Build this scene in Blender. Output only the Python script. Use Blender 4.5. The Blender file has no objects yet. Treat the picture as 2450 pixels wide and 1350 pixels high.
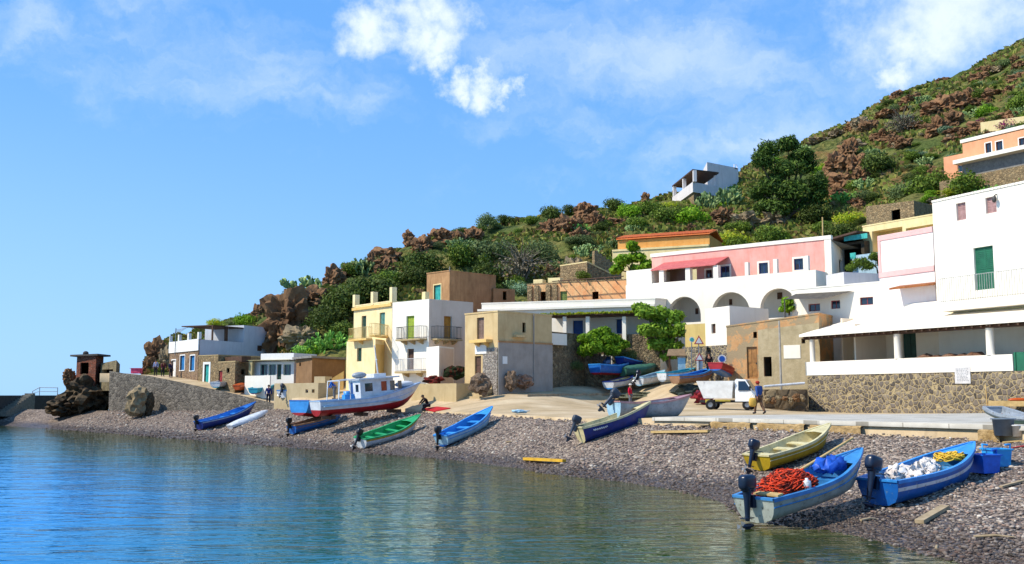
import bpy, bmesh, math, random
import numpy as np
from mathutils import Vector, Matrix, noise as mnoise
random.seed(7)
R = math.radians
S = bpy.context.scene
COL = S.collection

# ------------------------------------------------------------------ camera
F, CX, CY, HOR = 2400.0, 1225.0, 675.0, 945.0
TILT = math.atan((HOR - CY) / F)
CAMZ = 3.3
cam_d = bpy.data.cameras.new('camera'); cam = bpy.data.objects.new('camera', cam_d); COL.objects.link(cam)
cam.location = (0, 0, CAMZ); cam.rotation_euler = (math.pi / 2 + TILT, 0, 0)
cam_d.sensor_width = 36.0; cam_d.lens = 36.0 * F / 2450.0; cam_d.clip_start = 0.5; cam_d.clip_end = 20000
S.camera = cam
CT, ST = math.cos(TILT), math.sin(TILT)

def ray(px, py):
    a = (px - CX) / F; b = (CY - py) / F
    return Vector((a, CT - ST * b, ST + CT * b))
def at(px, py, D):
    r = ray(px, py); k = D / r.y
    return Vector((r.x * k, D, CAMZ + r.z * k))
def plan(px, D, py=900):
    p = at(px, py, D); return (p.x, p.y)
def zat(px, py, D): return at(px, py, D).z

# ------------------------------------------------------------------ light
SUN_EL, SUN_AZ = R(46), R(-107)      # azimuth of the sun measured from +Y towards +X
sun_dir = Vector((math.sin(SUN_AZ) * math.cos(SUN_EL), math.cos(SUN_AZ) * math.cos(SUN_EL), math.sin(SUN_EL)))
sd = bpy.data.lights.new('sun', 'SUN'); so = bpy.data.objects.new('sun', sd); COL.objects.link(so)
sd.energy = 3.9; sd.angle = R(0.5); sd.color = (1.0, 0.93, 0.80)
so.rotation_euler = (-sun_dir).to_track_quat('-Z', 'Y').to_euler()
S.view_settings.view_transform = 'Standard'; S.view_settings.look = 'None'
S.view_settings.exposure = 0.52; S.view_settings.gamma = 1.0

W = bpy.data.worlds.new('World'); S.world = W; W.use_nodes = True
nt = W.node_tree; N = nt.nodes; Lk = nt.links; N.clear()
def wn(t, **k):
    n = N.new(t)
    for a, b in k.items(): setattr(n, a, b)
    return n
sky = wn('ShaderNodeTexSky'); sky.sky_type = 'NISHITA'; sky.sun_disc = False
sky.sun_elevation = SUN_EL; sky.sun_rotation = SUN_AZ; sky.air_density = 1.0; sky.dust_density = 0.3; sky.ozone_density = 2.5; sky.altitude = 0
tint = wn('ShaderNodeMix', data_type='RGBA', blend_type='MULTIPLY'); tint.inputs[0].default_value = 1.0
tint.inputs[7].default_value = (0.80, 1.06, 1.42, 1); Lk.new(sky.outputs[0], tint.inputs[6])
flat = wn('ShaderNodeMix', data_type='RGBA'); flat.inputs[0].default_value = 0.72; Lk.new(tint.outputs[2], flat.inputs[6]); flat.inputs[7].default_value = (0.98, 2.85, 6.2, 1)
tc = wn('ShaderNodeTexCoord')
sep = wn('ShaderNodeSeparateXYZ'); Lk.new(tc.outputs['Generated'], sep.inputs[0])
# pale air near the horizon, stronger towards the open sea on the left
hz = wn('ShaderNodeMapRange', interpolation_type='SMOOTHSTEP'); hz.inputs['From Min'].default_value = 0.36; hz.inputs['From Max'].default_value = -0.02; hz.inputs['To Min'].default_value = 0; hz.inputs['To Max'].default_value = .62; Lk.new(sep.outputs[2], hz.inputs['Value'])
lx = wn('ShaderNodeMapRange'); lx.inputs['From Min'].default_value = .15; lx.inputs['From Max'].default_value = -.45; lx.inputs['To Min'].default_value = .45; lx.inputs['To Max'].default_value = 1.25; Lk.new(sep.outputs[0], lx.inputs['Value'])
def madd(a, b, op='ADD'):
    m = wn('ShaderNodeMath', operation=op)
    for i, x in enumerate((a, b)):
        if isinstance(x, (int, float)): m.inputs[i].default_value = x
        else: Lk.new(x, m.inputs[i])
    return m.outputs[0]
pale = wn('ShaderNodeMix', data_type='RGBA'); Lk.new(madd(hz.outputs[0], lx.outputs[0], 'MULTIPLY'), pale.inputs[0]); Lk.new(flat.outputs[2], pale.inputs[6]); pale.inputs[7].default_value = (2.8, 4.7, 7.0, 1)
# clouds: direction warped by noise, so that their outlines are ragged
wrp = wn('ShaderNodeTexNoise'); wrp.inputs['Scale'].default_value = 16; wrp.inputs['Detail'].default_value = 8; wrp.inputs['Roughness'].default_value = .62; Lk.new(tc.outputs['Generated'], wrp.inputs['Vector'])
wv = wn('ShaderNodeVectorMath', operation='SUBTRACT'); Lk.new(wrp.outputs['Color'], wv.inputs[0]); wv.inputs[1].default_value = (.5, .5, .5)
wv2 = wn('ShaderNodeVectorMath', operation='MULTIPLY_ADD'); Lk.new(wv.outputs[0], wv2.inputs[0]); wv2.inputs[1].default_value = (.10, .10, .10); Lk.new(tc.outputs['Generated'], wv2.inputs[2])
nz = wn('ShaderNodeTexNoise'); nz.inputs['Scale'].default_value = 22; nz.inputs['Detail'].default_value = 8; nz.inputs['Roughness'].default_value = 0.62
Lk.new(tc.outputs['Generated'], nz.inputs['Vector'])
def blob(px, py, rad, soft=1.0, ax=1.0):
    d = ray(px, py).normalized()
    s_ = wn('ShaderNodeVectorMath', operation='SUBTRACT'); Lk.new(wv2.outputs[0], s_.inputs[0]); s_.inputs[1].default_value = d
    g = wn('ShaderNodeVectorMath', operation='MULTIPLY'); Lk.new(s_.outputs[0], g.inputs[0]); g.inputs[1].default_value = (1 / ax, 1, 1)
    v = wn('ShaderNodeVectorMath', operation='LENGTH'); Lk.new(g.outputs[0], v.inputs[0])
    m = wn('ShaderNodeMapRange'); m.inputs['From Min'].default_value = rad / F; m.inputs['From Max'].default_value = 0.0
    m.inputs['To Min'].default_value = 0; m.inputs['To Max'].default_value = soft
    Lk.new(v.outputs['Value'], m.inputs['Value']); return m.outputs[0]
def layer(blobs, lo, hi, amt, nsock, nk):
    acc = None
    for b in blobs:
        o = blob(*b); acc = o if acc is None else madd(acc, o, 'MAXIMUM')
    s = madd(acc, madd(madd(nsock, 0.5, 'SUBTRACT'), nk, 'MULTIPLY')); s = madd(s, madd(acc, 2.5, 'MULTIPLY'), 'MINIMUM')
    m = wn('ShaderNodeMapRange', interpolation_type='SMOOTHSTEP'); m.inputs['From Min'].default_value = lo; m.inputs['From Max'].default_value = hi; m.inputs['To Max'].default_value = amt
    Lk.new(s, m.inputs['Value']); return m.outputs[0]
cum = layer([(870, 70, 105), (840, 110, 80, .8, 1.3), (1040, 40, 130), (1050, 120, 100), (1065, 165, 70), (960, 20, 120, .9), (1115, 190, 55, .9), (1175, 205, 68), (1010, 80, 100, .9), (1215, 228, 40, .8)], 0.08, 1.0, 0.88, nz.outputs['Fac'], 1.6)
cum2 = layer([(2270, 20, 240, .95, 1.2), (2190, 100, 120, .9), (2290, 120, 150, .6), (2155, 185, 60, .9), (2440, 0, 200, .6)], 0.0, 0.9, 0.85, nz.outputs['Fac'], 1.2)
mp = wn('ShaderNodeMapping'); mp.inputs['Rotation'].default_value = (0, R(14), 0); mp.inputs['Scale'].default_value = (1.0, 1.0, 2.6)
Lk.new(wv2.outputs[0], mp.inputs[0])
nw = wn('ShaderNodeTexNoise'); nw.inputs['Scale'].default_value = 6; nw.inputs['Detail'].default_value = 7; nw.inputs['Roughness'].default_value = 0.58
Lk.new(mp.outputs[0], nw.inputs['Vector'])
wis = layer([(90, 50, 130, .8, 1.6), (270, 80, 150, .6, 1.8), (450, 110, 150, .7, 1.5), (700, 190, 240, .7, 1.5), (640, 100, 300, .7, 1.5), (890, 235, 130, .8, 1.8), (1300, 130, 420, .8, 1.6), (1100, 0, 420, .6, 2), (1750, 130, 380, .8, 1.9),
              (1950, 270, 330, 1, 1.9), (1440, 320, 140, .8, 2.2), (1600, 365, 110, .7, 2), (1750, 350, 110, .8, 2), (2250, 200, 420, .6), (700, 270, 160, .4, 2), (400, 20, 330, .6, 2)], 0.15, 1.3, 0.5, nw.outputs['Fac'], 2.2)
calpha = madd(madd(cum, cum2, 'MAXIMUM'), wis, 'MAXIMUM')
cmix = wn('ShaderNodeMix', data_type='RGBA'); Lk.new(calpha, cmix.inputs[0]); Lk.new(pale.outputs[2], cmix.inputs[6])
cmix.inputs[7].default_value = (6.2, 6.8, 7.6, 1)
bg = wn('ShaderNodeBackground'); bg.inputs['Strength'].default_value = 0.115
Lk.new(cmix.outputs[2], bg.inputs['Color'])
wo = wn('ShaderNodeOutputWorld'); Lk.new(bg.outputs[0], wo.inputs['Surface'])

# ------------------------------------------------------------------ materials
def C(h):
    h = h.lstrip('#'); v = [int(h[i:i + 2], 16) / 255 for i in (0, 2, 4)]
    return tuple((x / 12.92 if x <= 0.04045 else ((x + 0.055) / 1.055) ** 2.4) for x in v)
_mats = {}
def new_mat(name):
    m = bpy.data.materials.new(name); m.use_nodes = True
    b = m.node_tree.nodes['Principled BSDF']
    return m, m.node_tree, b
def nn(t, ty, **k):
    n = t.nodes.new(ty)
    for a, b in k.items(): setattr(n, a, b)
    return n
def noise_node(t, scale, detail=5, rough=.55, vec=(1, 1, 1), coord='Object', dist=0):
    tcn = nn(t, 'ShaderNodeTexCoord'); mpn = nn(t, 'ShaderNodeMapping'); mpn.inputs['Scale'].default_value = vec
    t.links.new(tcn.outputs[coord], mpn.inputs[0])
    n = nn(t, 'ShaderNodeTexNoise'); n.inputs['Scale'].default_value = scale; n.inputs['Detail'].default_value = detail
    n.inputs['Roughness'].default_value = rough; n.inputs['Distortion'].default_value = dist
    t.links.new(mpn.outputs[0], n.inputs['Vector']); return n
def ramp(t, sock, stops):
    r = nn(t, 'ShaderNodeValToRGB'); e = r.color_ramp.elements
    while len(e) < len(stops): e.new(0.5)
    for i, (p, c) in enumerate(stops):
        e[i].position = p; e[i].color = (*c[:3], 1)
    t.links.new(sock, r.inputs[0]); return r.outputs[0]
def mixc(t, fac, a, b, mode='MIX'):
    m = nn(t, 'ShaderNodeMix', data_type='RGBA', blend_type=mode)
    for i, x in ((0, fac), (6, a), (7, b)):
        if hasattr(x, 'links'): t.links.new(x, m.inputs[i])
        elif i == 0: m.inputs[0].default_value = x
        else: m.inputs[i].default_value = (*x[:3], 1)
    return m.outputs[2]
def bump(t, b, sock, strength=.3, dist=.03):
    n = nn(t, 'ShaderNodeBump'); n.inputs['Strength'].default_value = strength; n.inputs['Distance'].default_value = dist
    t.links.new(sock, n.inputs['Height']); t.links.new(n.outputs[0], b.inputs['Normal'])
def paint(name, col, col2=None, rough=.45, scale=3, spec=.4, metal=0, wear=None):
    """paint with soft tonal variation and worn patches"""
    key = ('p', name)
    if key in _mats: return _mats[key]
    m, t, b = new_mat(name)
    c = col if not isinstance(col, str) else C(col)
    c2 = tuple(x * .78 for x in c) if col2 is None else (C(col2) if isinstance(col2, str) else col2)
    n = noise_node(t, scale, 6, .65)
    out = ramp(t, n.outputs['Fac'], [(.35, c), (.68, c2)])
    if wear:
        w = noise_node(t, scale * 4, 8, .75)
        f = ramp(t, w.outputs['Fac'], [(.57, (0, 0, 0)), (.64, (1, 1, 1))])
        out = mixc(t, f, out, C(wear))
    t.links.new(out, b.inputs['Base Color'])
    b.inputs['Roughness'].default_value = rough; b.inputs['Metallic'].default_value = metal
    b.inputs['Specular IOR Level'].default_value = spec
    bump(t, b, n.outputs['Fac'], .12, .02)
    _mats[key] = m; return m
def stucco(name, col, stain, amt=.5, scale=1.2, bumpd=.02, streak=.5, patch=None, patch_at=.62):
    """plastered wall: fine grain, blotches, vertical run marks and optional bare patches"""
    key = ('s', name)
    if key in _mats: return _mats[key]
    m, t, b = new_mat(name); c = C(col); s = C(stain)
    n1 = noise_node(t, scale, 7, .65); n2 = noise_node(t, 1.4, 5, .6, (2.2, 2.2, .35))
    f1 = ramp(t, n1.outputs['Fac'], [(.38, (0, 0, 0)), (.75, (amt,) * 3)])
    f2 = ramp(t, n2.outputs['Fac'], [(.5, (0, 0, 0)), (.78, (streak,) * 3)])
    out = mixc(t, f1, c, s); out = mixc(t, f2, out, s)
    if patch:
        n4 = noise_node(t, scale * .7, 9, .7, dist=.3)
        f4 = ramp(t, n4.outputs['Fac'], [(patch_at - .02, (0, 0, 0)), (patch_at + .02, (1, 1, 1))])
        out = mixc(t, f4, out, C(patch))
    t.links.new(out, b.inputs['Base Color']); b.inputs['Roughness'].default_value = .92; b.inputs['Specular IOR Level'].default_value = .15
    n3 = noise_node(t, 14, 6, .7); bump(t, b, n3.outputs['Fac'], .5, bumpd)
    _mats[key] = m; return m
def masonry(name, stones, mortar, scale=2.4, mort=.06, flat=1.0, bumpd=.06):
    key = ('m', name)
    if key in _mats: return _mats[key]
    m, t, b = new_mat(name)
    tcn = nn(t, 'ShaderNodeTexCoord'); mpn = nn(t, 'ShaderNodeMapping'); mpn.inputs['Scale'].default_value = (1, 1, flat)
    wv = nn(t, 'ShaderNodeTexNoise'); wv.inputs['Scale'].default_value = 3; t.links.new(tcn.outputs['Object'], wv.inputs['Vector'])
    ad = nn(t, 'ShaderNodeVectorMath', operation='MULTIPLY_ADD'); ad.inputs[1].default_value = (.18, .18, .18)
    t.links.new(wv.outputs['Color'], ad.inputs[0]); t.links.new(tcn.outputs['Object'], ad.inputs[2])
    t.links.new(ad.outputs[0], mpn.inputs[0])
    v1 = nn(t, 'ShaderNodeTexVoronoi'); v1.inputs['Scale'].default_value = scale; v1.inputs['Randomness'].default_value = .95
    v2 = nn(t, 'ShaderNodeTexVoronoi', feature='DISTANCE_TO_EDGE'); v2.inputs['Scale'].default_value = scale; v2.inputs['Randomness'].default_value = .95
    for v in (v1, v2): t.links.new(mpn.outputs[0], v.inputs['Vector'])
    sp = nn(t, 'ShaderNodeSeparateColor'); t.links.new(v1.outputs['Color'], sp.inputs[0])
    k = len(stones); col = ramp(t, sp.outputs[0], [(i / max(1, k - 1), C(s)) for i, s in enumerate(stones)])
    n = noise_node(t, 9, 6, .7); col = mixc(t, .5, col, ramp(t, n.outputs['Fac'], [(.3, (.25, .25, .25)), (.7, (1, 1, 1))]), 'MULTIPLY')
    f = ramp(t, v2.outputs['Distance'], [(mort * .5, (1, 1, 1)), (mort, (0, 0, 0))])
    n5 = noise_node(t, 1.1, 5, .7); mc = mixc(t, n5.outputs['Fac'], C(mortar), tuple(x * .6 for x in C(mortar)))
    col = mixc(t, f, col, mc)
    t.links.new(col, b.inputs['Base Color']); b.inputs['Roughness'].default_value = .95; b.inputs['Specular IOR Level'].default_value = .15
    h = ramp(t, v2.outputs['Distance'], [(0, (0, 0, 0)), (.2, (1, 1, 1))]); bump(t, b, h, .8, bumpd)
    _mats[key] = m; return m
def glass(name, col='#1c2a38'):
    key = ('g', name)
    if key in _mats: return _mats[key]
    m, t, b = new_mat(name); b.inputs['Base Color'].default_value = (*C(col), 1); b.inputs['Roughness'].default_value = .06
    b.inputs['Specular IOR Level'].default_value = .8
    _mats[key] = m; return m
def rockmat(name, a, bcol, c, scale=.5):
    key = ('r', name)
    if key in _mats: return _mats[key]
    m, t, b = new_mat(name)
    n = noise_node(t, scale, 9, .7); n2 = noise_node(t, scale * 6, 8, .7)
    col = ramp(t, n.outputs['Fac'], [(.35, C(a)), (.5, C(bcol)), (.65, C(c))])
    col = mixc(t, .6, col, ramp(t, n2.outputs['Fac'], [(.35, (.35, .35, .35)), (.6, (1, 1, 1))]), 'MULTIPLY')
    t.links.new(col, b.inputs['Base Color']); b.inputs['Roughness'].default_value = .95; b.inputs['Specular IOR Level'].default_value = .15
    bump(t, b, n2.outputs['Fac'], .9, .12)
    _mats[key] = m; return m
def leafmat(name, cols, trans=.25):
    key = ('l', name)
    if key in _mats: return _mats[key]
    m, t, b = new_mat(name)
    g = nn(t, 'ShaderNodeNewGeometry'); oi = nn(t, 'ShaderNodeObjectInfo')
    k = len(cols); col = ramp(t, g.outputs['Random Per Island'], [(i / (k - 1), C(c)) for i, c in enumerate(cols)])
    hsn = nn(t, 'ShaderNodeHueSaturation'); mr = nn(t, 'ShaderNodeMapRange'); mr.inputs['To Min'].default_value = .95; mr.inputs['To Max'].default_value = 1.55
    t.links.new(oi.outputs['Random'], mr.inputs['Value']); t.links.new(mr.outputs[0], hsn.inputs['Value']); t.links.new(col, hsn.inputs['Color'])
    t.links.new(hsn.outputs[0], b.inputs['Base Color']); b.inputs['Roughness'].default_value = .65; b.inputs['Specular IOR Level'].default_value = .2
    tr = nn(t, 'ShaderNodeBsdfTranslucent'); t.links.new(hsn.outputs[0], tr.inputs['Color'])
    mx = nn(t, 'ShaderNodeMixShader'); mx.inputs[0].default_value = trans
    t.links.new(b.outputs[0], mx.inputs[1]); t.links.new(tr.outputs[0], mx.inputs[2])
    t.links.new(mx.outputs[0], t.nodes['Material Output'].inputs['Surface'])
    _mats[key] = m; return m

# ------------------------------------------------------------------ mesh helpers
class MB:
    def __init__(s): s.v = []; s.f = []; s.m = []; s.sm = []
    def add(s, vs, fs, m=0, smooth=False):
        o = len(s.v); s.v += [tuple(x) for x in vs]
        for f in fs: s.f.append(tuple(i + o for i in f)); s.m.append(m); s.sm.append(smooth)
        return s
    def hexa(s, p, m=0):     # p: 8 points, bottom 4 ccw then top 4
        return s.add(p, [(3, 2, 1, 0), (4, 5, 6, 7), (0, 1, 5, 4), (1, 2, 6, 5), (2, 3, 7, 6), (3, 0, 4, 7)], m)
    def box(s, c, d, rz=0, m=0):
        x, y, z = c; a, b, h = d[0] / 2, d[1] / 2, d[2] / 2; co, si = math.cos(rz), math.sin(rz); p = []
        for zz in (-h, h):
            for (u, v) in ((-a, -b), (a, -b), (a, b), (-a, b)): p.append((x + u * co - v * si, y + u * si + v * co, z + zz))
        return s.hexa(p, m)
    def tube(s, pts, rad, n=6, m=0, cap=True, smooth=True):
        pts = [Vector(p) for p in pts]; k = len(pts); rr = rad if hasattr(rad, '__len__') else [rad] * k
        vs = []; prev = None
        for i, p in enumerate(pts):
            d = (pts[min(i + 1, k - 1)] - pts[max(i - 1, 0)]); d = d.normalized() if d.length > 1e-9 else Vector((0, 0, 1))
            up = Vector((0, 0, 1)) if abs(d.z) < .9 else Vector((1, 0, 0))
            if prev is not None: up = prev
            a = d.cross(up); a = a.normalized() if a.length > 1e-6 else d.orthogonal().normalized()
            b = a.cross(d).normalized(); prev = b
            for j in range(n):
                t = 2 * math.pi * j / n; vs.append(p + (a * math.cos(t) + b * math.sin(t)) * rr[i])
        fs = [(i * n + j, i * n + (j + 1) % n, (i + 1) * n + (j + 1) % n, (i + 1) * n + j) for i in range(k - 1) for j in range(n)]
        s.add(vs, fs, m, smooth)
        if cap: s.add(vs[:n], [tuple(range(n))], m); s.add(vs[-n:], [tuple(range(n - 1, -1, -1))], m)
        return s
    def lathe(s, prof, c=(0, 0, 0), n=16, m=0, smooth=True, M=None):
        vs = []
        for (r, z) in prof:
            for j in range(n):
                t = 2 * math.pi * j / n; v = Vector((r * math.cos(t), r * math.sin(t), z))
                if M: v = M @ v
                vs.append(v + Vector(c))
        fs = [(i * n + j, i * n + (j + 1) % n, (i + 1) * n + (j + 1) % n, (i + 1) * n + j) for i in range(len(prof) - 1) for j in range(n)]
        return s.add(vs, fs, m, smooth)
    def ell(s, c, r, n=10, k=7, m=0, M=None, p=1.0):
        vs = []; q = lambda x: math.copysign(abs(x) ** p, x)
        for i in range(k + 1):
            ph = -math.pi / 2 + math.pi * i / k
            for j in range(n):
                t = 2 * math.pi * j / n
                v = Vector((r[0] * q(math.cos(ph)) * q(math.cos(t)), r[1] * q(math.cos(ph)) * q(math.sin(t)), r[2] * q(math.sin(ph))))
                if M: v = M @ v
                vs.append(v + Vector(c))
        fs = [(i * n + j, i * n + (j + 1) % n, (i + 1) * n + (j + 1) % n, (i + 1) * n + j) for i in range(k) for j in range(n)]
        return s.add(vs, fs, m, True)
    def grid(s, rows, m=0, smooth=True, flip=False):
        nr, nc = len(rows), len(rows[0]); vs = [p for r in rows for p in r]
        fs = [(i * nc + j, i * nc + j + 1, (i + 1) * nc + j + 1, (i + 1) * nc + j) for i in range(nr - 1) for j in range(nc - 1)]
        if flip: fs = [f[::-1] for f in fs]
        return s.add(vs, fs, m, smooth)
    def build(s, name, mats, parent=None, org=(0, 0, 0), weld=False):
        me = bpy.data.meshes.new(name); ox, oy, oz = org
        me.from_pydata([(x - ox, y - oy, z - oz) for x, y, z in s.v], [], s.f)
        if not isinstance(mats, (list, tuple)): mats = [mats]
        for m in mats: me.materials.append(m)
        if len(mats) > 1: me.polygons.foreach_set('material_index', s.m)
        me.polygons.foreach_set('use_smooth', s.sm)
        if weld:
            bm = bmesh.new(); bm.from_mesh(me); bmesh.ops.remove_doubles(bm, verts=bm.verts, dist=1e-4); bm.to_mesh(me); bm.free()
        me.update()
        o = bpy.data.objects.new(name, me); COL.objects.link(o)
        if parent is not None: o.parent = parent
        else: o.location = org
        return o
def tag(o, label=None, cat=None, group=None, kind=None):
    if label: o['label'] = label
    if cat: o['category'] = cat
    if group: o['group'] = group
    if kind: o['kind'] = kind
    return o
def empty(name, loc, label=None, cat=None, group=None, rz=0):
    o = bpy.data.objects.new(name, None); COL.objects.link(o); o.location = loc; o.rotation_euler = (0, 0, rz); o.empty_display_size = .3
    return tag(o, label, cat, group)
def copy_tree(o, parent=None):
    c = o.copy(); COL.objects.link(c)
    if parent is not None: c.parent = parent
    for ch in list(o.children): copy_tree(ch, c)
    return c

# ------------------------------------------------------------------ ground functions
rngs = np.random.RandomState(3); _H = rngs.rand(256, 256)
def vnoise(x, y):
    xi = np.floor(x).astype(int); yi = np.floor(y).astype(int); fx = x - xi; fy = y - yi
    fx = fx * fx * (3 - 2 * fx); fy = fy * fy * (3 - 2 * fy)
    a = _H[xi % 256, yi % 256]; b = _H[(xi + 1) % 256, yi % 256]; c = _H[xi % 256, (yi + 1) % 256]; d = _H[(xi + 1) % 256, (yi + 1) % 256]
    return (a * (1 - fx) + b * fx) * (1 - fy) + (c * (1 - fx) + d * fx) * fy - .5
def fbm(x, y, o=4):
    s = 0; a = 1
    for i in range(o): s = s + a * vnoise(x * 2 ** i + 17 * i, y * 2 ** i + 5 * i); a *= .5
    return s
SHORE_PX = [(-700, 1008), (0, 1018), (200, 1032), (450, 1052), (690, 1072), (850, 1082), (1100, 1102), (1300, 1131), (1500, 1155), (1640, 1175), (1740, 1205), (1800, 1250), (1900, 1262), (2000, 1272), (2150, 1305), (2300, 1350), (2400, 1420)]
def wl(px, py):
    r = ray(px, py); k = -CAMZ / r.z; return (r.x * k, r.y * k)
SHORE = [wl(px, py) for px, py in SHORE_PX]; SHORE.append((9.5, 2)); SHORE.append((14, -25))
EDGE_PX = [(-500, 128, 1.6), (0, 121, 1.7), (150, 112, 1.7), (280, 100, 1.8), (450, 93, 1.9), (610, 87.5, 2.05), (660, 84.5, 2.15), (900, 74, 2.15), (1000, 70, 2.15), (1100, 65, 2.1), (1250, 57, 2.1), (1400, 50, 2.05), (1660, 45, 1.98), (2000, 39, 1.9), (2380, 34, 1.82), (2750, 29.5, 1.8)]
EDGE = [plan(px, D, 990) for px, D, z in EDGE_PX]; EDGE_Z = [z for *_, z in EDGE_PX]
EDGE += [(24, 10), (30, -25)]; EDGE_Z += [1.8, 1.8]
def polyd(X, Y, P, Z=None):
    best = np.full(X.shape, 1e9); sg = np.ones(X.shape); zz = np.zeros(X.shape)
    for i in range(len(P) - 1):
        ax, ay = P[i]; bx, by = P[i + 1]; dx, dy = bx - ax, by - ay; L = dx * dx + dy * dy
        t = np.clip(((X - ax) * dx + (Y - ay) * dy) / L, 0, 1); qx = ax + t * dx; qy = ay + t * dy
        d = np.hypot(X - qx, Y - qy); s = np.sign(dx * (Y - ay) - dy * (X - ax)); m = d < best - 1e-9
        best = np.where(m, d, best); sg = np.where(m, s, sg)
        if Z is not None: zz = np.where(m, Z[i] * (1 - t) + Z[i + 1] * t, zz)
    return (best * sg, zz) if Z is not None else best * sg
def beach_z(X, Y):
    X = np.asarray(X, float); Y = np.asarray(Y, float)
    dS = polyd(X, Y, SHORE) + .5 * fbm(X * .35, Y * .35, 3); dE, zE = polyd(X, Y, EDGE, EDGE_Z); dE = -dE
    t = np.clip(dS / (np.maximum(dS, 0) + np.maximum(dE, 0) + 1e-6), 0, 1)
    z = zE * t ** 1.15
    z = z + .12 * np.sin(np.clip(t, 0, 1) * math.pi) * fbm(X * .5, Y * .5, 3) * 2
    z = np.where(dS < 0, np.maximum(.16 * dS, -4), z)
    return z
PZ = [(640, 88, 2.57), (660, 84.6, 2.35), (560, 91.5, 3.55), (475, 94, 4.35), (405, 99, 4.95), (330, 103, 5.35), (285, 100.5, 5.45), (450, 93.2, 4.15), (610, 87.6, 2.75), (240, 106, 5.5),
      (700, 84, 2.95), (760, 80, 2.9), (900, 77, 2.9), (900, 74.2, 2.3), (1000, 70.2, 2.28), (1100, 65.2, 2.2), (1250, 57.2, 2.16), (1400, 50.2, 2.14), (1660, 45.2, 2.25), (2000, 39.2, 2.25), (2380, 34.2, 2.25), (2750, 29.8, 2.25),
      (1190, 70, 3.3), (1310, 73, 3.55), (1250, 68, 3.1), (1120, 72, 3.3), (1030, 72.5, 3.1), (900, 82, 3.8), (700, 92, 3.9), (1390, 76.5, 3.95), (1930, 66, 2.33), (2425, 53, 2.33), (1815, 53, 2.3), (1740, 60, 2.4), (1505, 73, 2.72), (1480, 76, 3.5), (1420, 75.5, 3.75),
      (1600, 75.5, 4.1), (1700, 72.5, 4.3), (1550, 74, 3.6), (1650, 65, 2.55), (1500, 63, 2.35), (1350, 66, 2.6), (1250, 64, 2.5), (1800, 69, 3.2), (1500, 90, 4.9), (1200, 90, 5), (900, 95, 5), (2000, 80, 3.5), (2600, 60, 2.5), (600, 98, 4.5)]
_pp = np.array([(*plan(a, b, 950), c) for a, b, c in PZ])
def _k(r): return np.sqrt(r * r + 4)
_A = _k(np.hypot(_pp[:, None, 0] - _pp[None, :, 0], _pp[:, None, 1] - _pp[None, :, 1])); _n = len(_pp)
_Mx = np.zeros((_n + 1, _n + 1)); _Mx[:_n, :_n] = _A + 0.02 * np.eye(_n); _Mx[_n, :_n] = 1; _Mx[:_n, _n] = 1
_wt = np.linalg.solve(_Mx, np.append(_pp[:, 2], 0))
def prom_z(X, Y):
    X = np.asarray(X, float); Y = np.asarray(Y, float); z = np.full(X.shape, _wt[-1])
    for i in range(_n): z = z + _wt[i] * _k(np.hypot(X - _pp[i, 0], Y - _pp[i, 1]))
    return np.clip(z, 1.9, 6.2)
HILL = [  # px: start D,z | foot D,z | mid D,py | ridge D,py
    (300, 104, -1, 110, -1, 113, 990, 118, 990), (335, 104, 5.0, 107, 5.2, 112, 905, 116, 880), (352, 104, 5.2, 107, 5.4, 112, 860, 117, 829), (400, 105, 5.2, 108, 5.4, 113, 850, 119, 803),
    (480, 106, 5.2, 112, 6, 116, 815, 124, 775), (560, 104, 5, 112, 6, 118, 795, 126, 760), (640, 100, 4.6, 108, 6, 114, 800, 122, 738), (665, 98, 4.5, 103, 6, 108, 790, 115, 722), (700, 96, 4.4, 100, 6, 106, 770, 115, 700),
    (780, 93, 4.2, 97, 6, 106, 750, 118, 664), (900, 90, 4.2, 95, 6, 110, 705, 128, 618), (980, 90, 4.5, 97, 7, 112, 680, 132, 582), (1140, 90, 5, 100, 9, 115, 645, 140, 542), (1300, 90, 5, 100, 10.5, 118, 595, 145, 510),
    (1450, 92, 5, 101, 11.5, 120, 588, 150, 490), (1600, 92, 5, 104, 12, 125, 540, 152, 480), (1720, 90, 5, 102, 13, 124, 530, 152, 450), (1780, 88, 5, 100, 13, 124, 520, 160, 425), (1920, 86, 5, 96, 14, 130, 490, 190, 356), (2050, 84, 5, 94, 14, 128, 455, 198, 300),
    (2160, 82, 5, 92, 15, 128, 425, 203, 245), (2300, 78, 4, 88, 16, 122, 405, 205, 196), (2450, 74, 4, 84, 17, 115, 390, 205, 136), (2700, 66, 4, 76, 17, 105, 340, 205, 0), (3000, 58, 4, 68, 17, 95, 300, 205, -120)]
_hp = np.array([h[0] for h in HILL], float)
def _hz(px, D, py): return at(px, py, D).z
_hD = np.array([[h[1], h[3], h[5], h[7], h[7] * 1.25, h[7] * 2.2] for h in HILL], float)
_hZ = np.array([[h[2], h[4], _hz(h[0], h[5], h[6]), _hz(h[0], h[7], h[8]), _hz(h[0], h[7], h[8]) * .93 - 2, -3] for h in HILL], float)
def hill_raw(px, D):
    zz = np.zeros(px.shape); Dk = [np.interp(px, _hp, _hD[:, i]) for i in range(6)]; Zk = [np.interp(px, _hp, _hZ[:, i]) for i in range(6)]
    z = np.array(Zk[0]) - np.maximum(Dk[0] - D, 0) * .3
    for i in range(5):
        t = np.clip((D - Dk[i]) / (Dk[i + 1] - Dk[i]), 0, 1)
        tt = t if i != 2 else 1 - (1 - t) ** 1.25
        z = np.where(D > Dk[i], Zk[i] * (1 - tt) + Zk[i + 1] * tt, z)
    return z, Dk
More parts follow.
